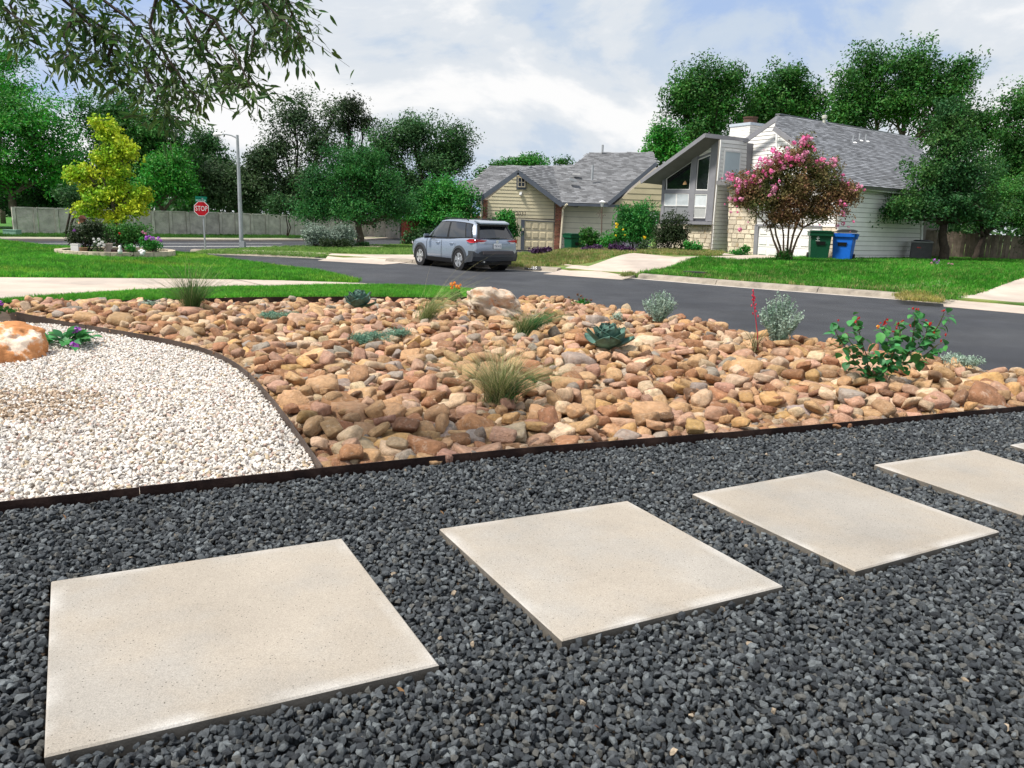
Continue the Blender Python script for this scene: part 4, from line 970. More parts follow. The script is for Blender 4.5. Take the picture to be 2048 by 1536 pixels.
rg = uzs(H1w, [(1392, 600), (1772, 275), (1850, 275), (1850, 650), (1425, 650)], Z5); core(H1w, rg, 5, m_tan, th); siding(H1w, rg, .36, M('shaded tan siding', (.58, .51, .34), var=.08, scale=1.5, rough=.8), th)
# roofs
Yp = lambda x, y, Y: atY(*Z5(x, y), Y); f1 = 47.4
roof([Yp(582, 296, f1), Yp(956, 582, f1), Yp(1045, 330, f1 + 5.5)], [Z5(*p) for p in [(582, 294), (956, 580), (1300, 640), (1250, 330), (1045, 255), (760, 275)]], m_shing, th)
roof([Yp(1355, 584, 47.9), Yp(956, 572, 47.5), Yp(1190, 150, 54)], [Z5(*p) for p in [(1190, 150), (1737, 147), (1762, 240), (1358, 582), (956, 578), (760, 440), (690, 330), (800, 268), (1040, 268)]], m_shing, th)
roof([Yp(215, 548, 47.6), Yp(345, 265, 52.5), Yp(1045, 265, 53)], [Z5(*p) for p in [(345, 264), (1062, 264), (1110, 330), (780, 400), (582, 330), (240, 552), (205, 540), (150, 480), (205, 388)]], m_shing, th)
roof([Yp(90, 388, 51), Yp(340, 384, 51), Yp(150, 490, 48.4)], [Z5(*p) for p in [(60, 388), (330, 382), (240, 545), (215, 545), (140, 482), (60, 440)]], m_shing, th)
# rakes, gutter, soffit boards
for a, c in (((228, 548), (582, 298)), ((582, 298), (958, 582))):
    A, E_ = Yp(*a, f1 - .05), Yp(*c, f1 - .05); board(A - np.array([0, 0, .13]), E_ - np.array([0, 0, .13]), .05, .26, 'rake_board', m_trim, th, up=(0, 0, 1))
board(Yp(956, 590, 47.3), Yp(1440, 606, 47.7), .1, .16, 'gutter', m_trim, th)
board(Yp(1350, 585, 47.5) - np.array([0, 0, .05]), Yp(1765, 235, 47.5) - np.array([0, 0, .05]), .05, .22, 'rake_board', m_trim, th)
slab(H1, uzs(H1, [(225, 535), (275, 500), (270, 560), (235, 560)], Z5), .1, .55, 'eave_return', m_trim, th); slab(H1, uzs(H1, [(905, 545), (958, 572), (950, 590), (900, 590)], Z5), .02, .55, 'eave_return', m_trim, th)
# small dormer gable on the ridge
dm = MB(); dm.prism([Yp(650, 298, 50), Yp(692, 264, 50), Yp(768, 308, 50)], np.array([0, 2.5, -.2])); dm.build('vent_gable', m_trim, th)
# gable window with four panes
w0 = uzs(H1, [(567, 360), (650, 366), (648, 466), (566, 464)], Z5); slab(H1, w0, .02, .07, 'window_casing', m_trim, th)
w1 = uzs(H1, [(578, 360), (642, 364), (641, 447), (577, 445)], Z5); U = np.array(w1); mt_, mb_ = (U[0] + U[1]) / 2, (U[2] + U[3]) / 2; ml_, mr_ = (U[0] + U[3]) / 2, (U[1] + U[2]) / 2
window(H1, w1, th, m_tanlight, m_glass, o=.07, fw=.05, bars=((mt_, mb_), (ml_, mr_)))
# camera, house number, downspouts, sconce
c = H1.hit(*Z5(603, 508)); q = MB(); q.lathe(c + H1.n * .05, [(.09, 0), (.1, .05), (.06, .12), (.02, .14)], 10, H1.n); q.box(c + H1.n * .06 + np.array([0, 0, .12]), (.16, .12, .08)); q.build('security_camera', m_wtrim, th)
nb = H1.hit(*Z5(605, 673)); text('house_number', '2031', .34, m_plast, nb + H1.n * .06, H1.u, (0, 0, 1), th)
q = MB(); D = [Yp(1000, 590, 47.2), Yp(985, 605, 47.3), Yp(965, 635, 47.6), Yp(942, 960, 47.6), Yp(945, 1010, 47.6)]; q.tube(D, .065, 6); q.build('downspout', m_tanlight, th)
q = MB(); D = [Yp(245, 565, 47.2), Yp(255, 585, 47.3), Yp(272, 605, 47.5), Yp(262, 780, 47.5)]; q.tube(D, .065, 6); q.build('downspout', m_tanlight, th)
c = H1.hit(*Z5(620, 805)); q = MB(); q.box(c + H1.n * .12, (.12, .1, .16)); q.build('wall_light', m_tanlight, th)
for x, y, h in ((1212, 385, .55), (1300, 150, .15)):
    q = MB(); p = Yp(x, y, 50 if y > 200 else 54); q.tube([p, p + np.array([0, 0, h + .35])], .07, 8); q.build('vent_pipe', m_pipe, th)
q = MB(); q.box(Yp(1050, 385, 49.3), (.5, .35, .14), Matrix.Rotation(.25, 3, 'Y')); q.build('roof_vent', m_pipe, th)
q = MB(); q.box(Yp(1078, 334, 50.4), (.45, .3, .06)); q.build('roof_vent', m_wtrim, th)
# small window and red brick left end behind the car
lw = uzs(H1, [(185, 690), (285, 690), (280, 1040), (180, 1040)], Z5); slab(H1, lw, -.6, -.3, 'brick_wall', M('brick wall far', (.2, .10, .07), var=.3, scale=8), th)
w3 = uzs(H1, [(105, 690), (160, 690), (160, 800), (105, 800)], Z5); slab(H1, uzs(H1, [(40, 520), (190, 520), (185, 1040), (40, 1040)], Z5), -.9, -.35, 'side_wall', m_tan, th); window(Plane(H1.p[:2] - H1.n[:2] * .33, H1.u), w3, th, m_wtrim, m_glass2)

# ================================================================== white house
Z6 = lambda x, y: (1280 + x * 480 / 2048, 200 + y * 360 / 1536)
Z7 = lambda x, y: (1568 + x * 480 / 2048, 200 + y * 360 / 1536)
DD = lambda x, y: (1300 + x * 180 / 1024, 250 + y * 270 / 1536)
uG, uR = np.array([.528, -.849]), np.array([.849, .528])
T_ = np.array([10.5, 40.0]); F1 = Plane(T_, uG); S1 = Plane(T_, uR); G0 = Plane((12.57, 41.3), uG); GW = Plane((13.9, 34.0), uG); RW = Plane((13.9, 34.0), uR)
wh = thing('white_house', 'white sided house with a grey trimmed window tower and stone base', 'house', (12.5, 38.5, .1))
# tower front
core(F1, uzs(F1, [(190, 620), (685, 340), (625, 1060), (170, 1060)], Z6), 3, m_grey, wh)
core(F1, uzs(F1, [(150, 1055), (632, 1062), (600, 1330), (140, 1330)], Z6), 3, m_mortar, wh)
def trim(px, nm='trim_board', o=.09, m=m_grey, pl=F1, cv=DD, o0=.0): return slab(pl, uzs(pl, px, cv), o0, o, nm, m, wh)
trim([(722, 182), (800, 166), (722, 1098), (648, 1092)], 'corner_post', .12); trim([(500, 275), (562, 250), (505, 1090), (440, 1085)], 'mullion_post', .11); trim([(160, 535), (187, 520), (165, 1080), (130, 1080)], 'corner_post', .1)
trim([(150, 735), (470, 735), (470, 780), (150, 780)], 'transom', .095); trim([(520, 742), (700, 748), (700, 788), (516, 784)], 'transom', .095)
trim([(425, 1093), (752, 1102), (750, 1136), (425, 1130)], 'sill', .3, o0=-.1); trim([(165, 540), (725, 190), (725, 222), (165, 572)], 'head_board', .1)
for px in ([(190, 540), (498, 332), (495, 388), (190, 582)], [(565, 290), (718, 218), (712, 302), (562, 360)]):
    siding(F1, uzs(F1, px, DD), .15, m_whites, wh, o=.02)
window(F1, uzs(F1, [(197, 612), (490, 415), (464, 735), (197, 735)], DD), wh, m_wtrim, m_glass, o=.05, fw=.04)
window(F1, uzs(F1, [(560, 392), (702, 338), (668, 745), (534, 742)], DD), wh, m_wtrim, m_glass, o=.05, fw=.04)
for xa, xb in ((178, 314), (316, 456)):
    window(F1, uzs(F1, [(xa, 782), (xb, 784), (xb - 4, 922), (xa - 6, 920)], DD), wh, m_wtrim, m_blind, o=.05, fw=.035); window(F1, uzs(F1, [(xa - 6, 922), (xb - 4, 924), (xb - 12, 1075), (xa - 14, 1075)], DD), wh, m_screen, m_screen, o=.05, fw=.035)
b_ = F1
for k in range(9):
    z = 795 + k * 13.5; trim([(190, z), (446, z + 1), (446, z + 4), (190, z + 3)], 'blind_slat', .075, m_blind, o0=.05)
window(F1, uzs(F1, [(522, 788), (664, 790), (655, 932), (512, 930)], DD), wh, m_wtrim, m_blind, o=.05, fw=.035); window(F1, uzs(F1, [(512, 932), (655, 934), (640, 1062), (500, 1060)], DD), wh, m_wtrim, M('net curtain', (.42, .43, .42), var=.08, rough=.6), o=.05, fw=.035)
# pendant lamp hung just behind the tall pane
c = F1.hit(*DD(410, 668)) + F1.n * .075; q = MB(); q.lathe(c, [(.02, .14), (.10, .03), (.12, -.05), (.1, -.06)], 10); q.build('pendant_shade', M('amber shade', (.75, .45, .2), var=.1, rough=.4), wh)
# stone veneer as separate stones
def stones(pl, px, cv, o=.05, rh=(.14, .24), rw=(.25, .6), seed=1):
    r = np.random.default_rng(seed); U = np.array(uzs(pl, px, cv)); z0, z1 = U[:, 1].min(), U[:, 1].max(); u0, u1 = U[:, 0].min(), U[:, 0].max(); z = z0
    par = slab(pl, [tuple(p) for p in U], -.02, o - .03, 'stone_veneer', m_mortar, wh)
    while z < z1:
        h = r.uniform(*rh); u = u0 - r.uniform(0, .3)
        while u < u1:
            w = r.uniform(*rw); c = clipz(clipu([tuple(p) for p in U], u + .009, u + w - .009), z + .009, z + h - .009); u += w
            if len(c) < 3: continue
            cu = np.mean(c, axis=0); d = o + r.uniform(-.012, .03)
            A = [pl.P(*(np.array(p) + (cu - np.array(p)) * .07), d) for p in c]; B = [pl.P(*p, o - .04) for p in c]; n = len(c); b = MB()
            b.add(A + B, [tuple(range(n)), tuple(range(2 * n - 1, n - 1, -1))] + [(i, i + n, (i + 1) % n + n, (i + 1) % n) for i in range(n)]); b.build('stone', m_stone, par)
        z += h
stones(F1, [(300, 1068), (632, 1066), (603, 1310), (280, 1310)], Z6, seed=3)
# tower side wall
s1 = uzs(S1, [(688, 338), (912, 350), (880, 1300), (610, 1300)], Z6); core(S1, s1, .12, m_whites, wh); siding(S1, s1, .19, m_whites, wh)
slab(S1, uzs(S1, [(686, 338), (698, 338), (632, 1060), (620, 1060)], Z6), 0, .05, 'corner_board', m_wtrim, wh)
window(S1, uzs(S1, [(716, 425), (856, 438), (836, 700), (694, 700)], Z6), wh, m_wtrim, M('pale blind', (.55, .63, .66), var=.04, scale=2, rough=.35), o=.05, fw=.08)
# main gable wall behind
g0 = uzs(G0, [(905, 352), (1172, 160), (1420, 330), (1725, 735), (1700, 1320), (890, 1300)], Z6); core(G0, g0, 9, m_whites, wh)
siding(G0, uzs(G0, [(908, 350), (1172, 165), (1172, 660), (890, 660)], Z6), .19, m_whites, wh)
def rake(pts, pl, o, cv, h=.22, nm='rake_board', m=m_grey, w=.06):
    P = [pl.hit(*cv(*p)) + 0 for p in pts]; P = [p + pl.n * o for p in P]
    for a, c in zip(P[:-1], P[1:]): board(a - np.array([0, 0, h / 2]), c - np.array([0, 0, h / 2]), w, h, nm, m, wh)
G0o = Plane(G0.p[:2] + G0.n[:2] * .45, uG); rake([(884, 340), (1176, 132), (1400, 285)], G0o, 0, Z6, .24)
# wing front
gwp = uzs(GW, [(1165, 290), (1684, 695), (1668, 1380), (1000, 1345), (1000, 900), (1150, 700)], Z6); core(GW, [gwp[i] for i in (0, 1, 2, 3, 4, 5)], 2.6, m_whites, wh)
siding(GW, uzs(GW, [(1166, 292), (1690, 697), (1690, 1082), (1160, 1076)], Z6), .19, m_whites, wh); siding(GW, uzs(GW, [(1000, 800), (1160, 800), (1160, 1076), (1000, 1074)], Z6), .19, m_whites, wh)
slab(GW, uzs(GW, [(1164, 288), (1178, 300), (1172, 700), (1158, 700)], Z6), 0, .06, 'corner_board', m_wtrim, wh)
GWo = Plane(GW.p[:2] + GW.n[:2] * .35, uG); rake([(1143, 222), (1396, 400), (1700, 700)], GWo, 0, Z6, .2)
stones(GW, [(765, 760), (998, 760), (985, 1345), (752, 1300)], Z6, seed=5); core(GW, uzs(GW, [(765, 760), (1000, 760), (985, 1345), (752, 1300)], Z6), 1.6, m_mortar, wh)
stones(GW, [(1560, 1084), (1692, 1088), (1690, 1375), (1556, 1372)], Z6, seed=6)
slab(GW, uzs(GW, [(990, 1070), (1022, 1070), (1004, 1345), (974, 1345)], Z6), -.02, .1, 'door_jamb', m_grey, wh); slab(GW, uzs(GW, [(1000, 1060), (1560, 1072), (1560, 1086), (1000, 1078)], Z6), -.02, .1, 'door_head', m_grey, wh)
garage_door(GW, uzs(GW, [(1024, 1078), (1556, 1088), (1553, 1372), (1002, 1335)], Z6), 3, 6, m_wtrim, wh, m_wtrim)
# entry roof
e0, e1, e2 = GW.hit(*Z6(715, 692)) + GW.n * .5, GW.hit(*Z6(1150, 720)) + GW.n * .5, atY(*Z6(890, 600), 41.0)
roof([e0, e1, e2], [Z6(*p) for p in [(712, 692), (885, 612), (1150, 560), (1170, 700), (1000, 745), (800, 712)]], m_shing2, wh)
board(e0 - np.array([0, 0, .1]), e1 - np.array([0, 0, .1]), .08, .18, 'fascia', m_soff, wh)
# long right wall
rw = uzs(RW, [(465, 690), (1184, 780), (1162, 1350), (455, 1365)], Z7); core(RW, rw, .12, m_whites, wh); siding(RW, rw, .205, m_whites, wh)
slab(RW, uzs(RW, [(1176, 780), (1192, 780), (1168, 1350), (1154, 1350)], Z7), 0, .06, 'corner_board', m_wtrim, wh)
ev0 = RW.hit(1672, 362) + RW.n * .35; ev1 = RW.hit(*Z7(1195, 782)) + RW.n * .35; rd0 = G0o.hit(1555.5, 230)
roof([ev0, ev1, rd0], [(1555.5, 230), (1833, 276.5), (1862, 330), Z7(1215, 783), Z7(690, 733), (1673, 361), (1608, 296), (1551, 252)], m_shing2, wh)
board(ev0 - np.array([0, 0, .14]), ev1 - np.array([0, 0, .14]), .06, .26, 'fascia', m_wtrim, wh)
q = MB(); q.prism([ev0 - RW.n * .02 - np.array([0, 0, .22]), ev1 - RW.n * .02 - np.array([0, 0, .22]), ev1 - RW.n * .4 - np.array([0, 0, .2]), ev0 - RW.n * .4 - np.array([0, 0, .2])], (0, 0, -.02)); q.build('soffit', m_soff, wh)
q = MB(); A, E_ = rd0 + np.array([0, 0, .04]), atY(1833, 276, 46.5); q.beam(A, EYEP + (ray(1833, 276)) * 1.0 * (np.linalg.norm(A - EYEP) * 1.18), .25, .05); q.build('ridge_cap', m_shing2, wh)
# tower roof slab
F1o = Plane(F1.p[:2] + F1.n[:2] * .95, uG); a0 = F1o.hit(*Z6(556, 297)); a1 = F1o.hit(*Z6(8, 697)); a2 = S1.hit(*Z6(912, 345)) + S1.n * .1
q = MB(); q.prism([a0, a1, a1 + (a2 - a0), a2], (0, 0, -.05)); q.build('tower_roof', m_soff, wh)
board(a0 - np.array([0, 0, .02]), a1 - np.array([0, 0, .02]), .06, .2, 'fascia', m_grey, wh); board(a0 - np.array([0, 0, .02]), a2 - np.array([0, 0, .02]), .06, .2, 'fascia', m_grey, wh)
V0 = a1 + (a2 - a0)
# chimney
cp = atY(*Z6(930, 335), 43.5); R3 = np.stack([[*uG, 0], [*uR, 0], [0, 0, 1]], 1); s_ = 43.5 / F * 480 / 2048
q = MB(); hh = (335 - 225) * s_; cc = cp + np.array([-.02, .6, hh / 2 - .25]); ch = []
for k in range(8): q = MB(); q.box(cc + np.array([0, 0, -hh / 2 - .1 + (k + .5) * (hh + .35) / 8]), (1.42 + .0, 1.02, (hh + .35) / 8 - .012), R3); q.build('chimney_board', m_whites, wh)
q = MB(); q.box(cc + np.array([0, 0, hh / 2 + .3]), (1.5, 1.1, .14), R3); q.build('chimney_cap', M('cap metal', (.6, .66, .72), var=.05, rough=.4, metal=.3), wh)
q = MB(); q.lathe(cc + np.array([.15, -.1, hh / 2 + .36]), [(.36, 0), (.36, .28), (.4, .3), (.4, .36), (.1, .38)], 14); q.build('flue', M('rusty flue', (.09, .05, .035), var=.2, rough=.8), wh)
# vents standing on the big roof
nr_ = np.cross(ev1 - ev0, rd0 - ev0); nr_ /= np.linalg.norm(nr_)
def onroof(x, y): d = ray(x, y); return EYEP + d * (((ev0 - EYEP) @ nr_) / (d @ nr_))
for x, y, h, r in ((1815, 362, .36, .035), (1870, 345, .36, .035), (1924, 352, .36, .035)):
    p = onroof(*Z6(x, y)); q = MB(); q.tube([p - np.array([0, 0, .1]), p + np.array([0, 0, h])], r, 7); q.build('vent_pipe', m_pipe, wh); q = MB(); q.box(p, (.35, .25, .03), Matrix.Rotation(.4, 3, 'X')); q.build('vent_flashing', m_wtrim, wh)
p = onroof(*Z6(1570, 196)); q = MB(); q.lathe(p - np.array([0, 0, .1]), [(.08, 0), (.08, .3), (.13, .32), (.13, .46), (.1, .48)], 12); q.build('roof_vent', M('vent cream', (.5, .5, .42), var=.1, rough=.6), wh)

# ================================================================== concrete wall, fences
m_cpan = M('precast panel', (.50, .46, .41), var=.22, scale=2.2, bump=4, bscale=4, rough=.95, objrand=.07)
cw = thing('concrete_wall', 'long precast concrete panel wall along the cross street', 'wall', (-20, 55, -.15))
w0_, w1_ = np.array([-30.2, 45.8]), np.array([-9.5, 63.9]); wt = (w1_ - w0_) / np.linalg.norm(w1_ - w0_); CWP = Plane(w0_, wt)
k = -13
ua = CWP.uz(377, 470)[0]; ub = CWP.uz(592, 470)[0]; pw = (ub - ua) / 7
def wtop(u):
    return float(np.interp(u, [CWP.uz(x, 440)[0] for x in (-300, 20, 430, 600, 800)], [CWP.uz(x, y)[1] for x, y in ((-300, 405), (20, 413), (430, 424), (600, 431), (800, 438))]))
for k in range(-9, 18):
    u0 = ua + k * pw; u1 = u0 + pw; zt = wtop(u0)
    if CWP.P(u0, 0)[0] < -52: continue
    slab(CWP, [(u0 + .13, -.2), (u1 - .11, -.2), (u1 - .11, zt - .11), (u0 + .13, zt - .11)], -.08, .0, 'panel', m_cpan, cw, bevel=0)
    slab(CWP, [(u0 - .09, -.2), (u0 + .09, -.2), (u0 + .09, zt - .02), (u0 - .09, zt - .02)], -.12, .07, 'post', m_cpan, cw)
    slab(CWP, [(u0 + .1, zt - .1), (u1 - .1, zt - .1), (u1 - .1, zt), (u0 + .1, zt)], -.11, .03, 'cap', m_cpan, cw)
m_plank = M('weathered plank', (.17, .135, .105), var=.3, scale=3, bump=.7, bscale=16, rough=.95, objrand=.3)
fn = thing('wooden_fence', 'weathered grey brown board fence right of the white house', 'fence', (21, 39.5, .1)); FP = Plane(atY(1847, 480, 39.3)[:2], (.96, -.16))
ul = FP.uz(1850, 480)[0]; ur = FP.uz(2230, 480)[0]; u = ul; i = 0
while u < ur:
    w = rng.uniform(.17, .205); px_ = 1850 + (u - ul) / (ur - ul) * 380; zt = FP.uz(px_, 459 + (px_ - 1850) * .075)[1] + rng.uniform(-.035, .035)
    zb_ = .05; cu = u + w / 2; b = MB(); tl = rng.uniform(-.02, .02)
    P4 = [(u + .006, zb_), (u + w - .006, zb_), (u + w - .006 + tl, zt), (u + .006 + tl, zt + rng.uniform(-.01, .01))]; b.prism([FP.P(a, c, rng.uniform(0, .012)) for a, c in P4], -FP.n * .022); b.build('plank', m_plank, fn); u += w; i += 1
for z in (.35, 1.15):
    b = MB(); b.beam(FP.P(ul, z, -.06), FP.P(ur, z, -.06), .04, .09); b.build('rail', m_plank, fn)
rf = thing('wooden_fence', 'short red brown board fence end left of the parked car', 'fence', (*atY(816, 490, 45.5)[:2], -.3)); RP = Plane(atY(816, 490, 45.5)[:2], (1, .1)); m_red = M('red brown stain', (.13, .022, .014), var=.2, scale=3, bump=.4, bscale=14, rough=.75, objrand=.15)
ua2, ub2 = RP.uz(803, 470)[0], RP.uz(838, 470)[0]; zt2 = RP.uz(815, 440)[1]
for k in range(6):
    a = ua2 + (ub2 - ua2) * k / 6; e = ua2 + (ub2 - ua2) * (k + 1) / 6 - .006; slab(RP, [(a, -.4), (e, -.4), (e, zt2 - k * .012), (a, zt2 - k * .012)], 0, .025 + .004 * (k % 2), 'plank', m_red, rf)
# distant tree belt so the horizon is never bare
P, O, _ = crown_points([((x, 118 + 8 * math.sin(x * .2), 2.5), (7, 4, 4.2 + 1.6 * math.sin(x * 1.7))) for x in range(-110, 130, 9)], 42000, 1.3)
V, Q = leaf_arrays(P, .8, .6, .6, O); o = link('far_wood', mesh_np(V, Q), lf_dark); tag(o, 'distant dark belt of trees behind the houses and wall', 'wood', None, 'stuff')
# ================================================================== parked car (local: +x forward, +y left, z up)
m_paint = M('silver blue paint', (.30, .35, .43), var=0, rough=.3, metal=.5, coat=.6, spec=.5)
m_clad = M('dark cladding', (.045, .05, .058), var=.05, rough=.55)
m_black = M('black trim', (.012, .012, .013), var=0, rough=.5)
m_tyre = M('tyre rubber', (.02, .02, .021), var=.1, rough=.85)
m_alloy = M('alloy', (.62, .63, .65), var=0, rough=.3, metal=.8)
m_redl = M('red lens', (.42, .012, .02), var=0, rough=.12, spec=.6, coat=.5)
m_clear = M('clear lens', (.62, .62, .64), var=0, rough=.15, spec=.6)
m_carg = M('car glass', (.01, .013, .018), var=0, rough=.03, spec=.9, coat=.4)
m_plate = M('plate white', (.74, .76, .78), var=.03, scale=9, rough=.4)
m_inkblue = M('plate ink', (.05, .06, .12), var=0, rough=.5)
car = thing('parked_car', 'silver blue five door crossover car parked along the far kerb', 'car')
HD = rad(36.5)          # heading turned left from straight ahead
CARP = np.array([*atY(922, 500, 28.6)[:2], -.245]); car.location = CARP; car.rotation_euler = (0, 0, rad(90) + HD)
def cb(mb, name, m, parent=None, smooth=False, bevel=0.0):
    """build a part given in the car's own coordinates"""
    return mb.build(name, m, parent or car, smooth=smooth, bevel=bevel, base=(0, 0, 0))
def loft(rings, close=True):
    n = len(rings[0]); V = [p for r in rings for p in r]; fc = [(i * n + j, i * n + (j + 1) % n, (i + 1) * n + (j + 1) % n, (i + 1) * n + j) for i in range(len(rings) - 1) for j in range(n)]
    if close: fc += [tuple(range(n))[::-1], tuple(range((len(rings) - 1) * n, len(rings) * n))]
    return V, fc
# body below the belt line
st = [(-2.29, .78, .60, .98, .985), (-2.24, .86, .52, 1.06, 1.07), (-2.02, .90, .34, 1.10, 1.12), (-1.55, .925, .27, 1.09, 1.13), (-.6, .915, .26, 1.04, 1.1), (.4, .915, .26, 1.01, 1.08), (.95, .92, .26, .99, 1.07), (1.5, .92, .28, .96, 1.03), (1.95, .89, .30, .91, .97), (2.2, .80, .36, .83, .88), (2.31, .62, .42, .72, .76)]
rings = []
for x, hw, zb, zs, zt in st:
    L_ = [(x, hw * .93, zb), (x, hw, zb + .16), (x, hw * 1.0, zb + (zs - zb) * .45), (x, hw * .985, zs - .12), (x, hw * .95, zs), (x, hw * .82, zt), (x, hw * .4, zt + .02)]
    rings.append(L_ + [(a, -b, c) for a, b, c in L_[::-1]])
b = MB(); b.add(*loft(rings)); body = cb(b, 'body', m_paint, smooth=False, bevel=0)
me = body.data; bm = bmesh.new(); bm.from_mesh(me); bmesh.ops.subdivide_edges(bm, edges=bm.edges[:], cuts=1, smooth=.12, use_grid_fill=True); bm.to_mesh(me); bm.free(); me.polygons.foreach_set('use_smooth', [True] * len(me.polygons)); me.update()
# greenhouse: (bottom x, y, z) (top x, y, z) along the side
GH = [(-2.20, .80, 1.07, -1.93, .60, 1.60), (-1.75, .86, 1.08, -1.45, .655, 1.665), (-.9, .875, 1.06, -.75, .69, 1.70), (0, .875, 1.04, -.1, .69, 1.70), (.6, .87, 1.03, .22, .665, 1.665), (1.12, .80, 1.02, .36, .60, 1.62)]
def side(s, t, o=0.0):
    k = s * (len(GH) - 1); i = min(int(k), len(GH) - 2); f = k - i; a = np.array(GH[i]); c = np.array(GH[i + 1]); g = a * (1 - f) + c * f; p = g[:3] * (1 - t) + g[3:] * t; bulge = math.sin(math.pi * t) * .02; return np.array([p[0], p[1] + bulge + o, p[2] + o * .3])
rings = []
for i in range(len(GH)):
    s = i / (len(GH) - 1); L_ = [side(s, t) for t in (0, .33, .66, 1.0)]; tx, ty, tz = GH[i][3:]; L_ += [np.array([tx, ty * .8, tz + .025]), np.array([tx, ty * .35, tz + .035])]
    rings.append(L_ + [p * np.array([1, -1, 1]) for p in L_[::-1]])
b = MB(); b.add(*loft(rings)); g = cb(b, 'cabin', m_paint); g.data.polygons.foreach_set('use_smooth', [True] * len(g.data.polygons))
def glass(s0, s1, t0, t1, sg, name='side_window', sl=0.0, n=4, m=m_carg, o=.012):
    V = []; m_ = 3
    for i in range(n + 1):
        for j in range(m_ + 1):
            t = t0 + (t1 - t0) * j / m_; s = s0 + (s1 - s0) * i / n + sl * (j / m_) * (i / n); p = side(min(max(s, 0), 1), t, o); V.append((p[0], p[1] * sg, p[2]))
    w = m_ + 1; b = MB(); b.add(V, [(i * w + j, i * w + j + 1, (i + 1) * w + j + 1, (i + 1) * w + j) for i in range(n) for j in range(m_)]); o_ = cb(b, name, m); o_.data.polygons.foreach_set('use_smooth', [True] * len(o_.data.polygons)); return o_
for sg in (1, -1):
    glass(.07, .93, .03, .93, sg, 'window_surround', n=10, m=m_black, o=.007)
    glass(.10, .21, .12, .86, sg); glass(.225, .47, .08, .88, sg); glass(.50, .86, .08, .88, sg, n=6)
# rear glass, spoiler, windscreen
def endglass(bx, by, bz, tx, ty, tz, name, out):
    b = MB(); V = []
    for i in range(7):
        y = -1 + 2 * i / 6; c = .03 * (1 - y * y) * out
        V += [(bx + c + .012 * out, by * y, bz), (tx + c + .012 * out, ty * y, tz)]
    b.add(V, [(2 * i, 2 * i + 1, 2 * i + 3, 2 * i + 2) for i in range(6)]); return cb(b, name, m_carg)
endglass(-2.215, .68, 1.13, -1.975, .56, 1.53, 'rear_window', -1); endglass(1.08, .72, 1.06, .42, .58, 1.58, 'windscreen', 1)
b = MB(); b.prism([(-2.16, .60, 1.585), (-1.8, .64, 1.665), (-1.8, -.64, 1.665), (-2.16, -.60, 1.585)], (0, 0, .045)); cb(b, 'spoiler', m_paint, bevel=.012)
b = MB(); b.prism([(-2.15, .56, 1.575), (-1.93, .6, 1.6), (-1.93, -.6, 1.6), (-2.15, -.56, 1.575)], (0, 0, -.05)); cb(b, 'spoiler_underside', m_black)
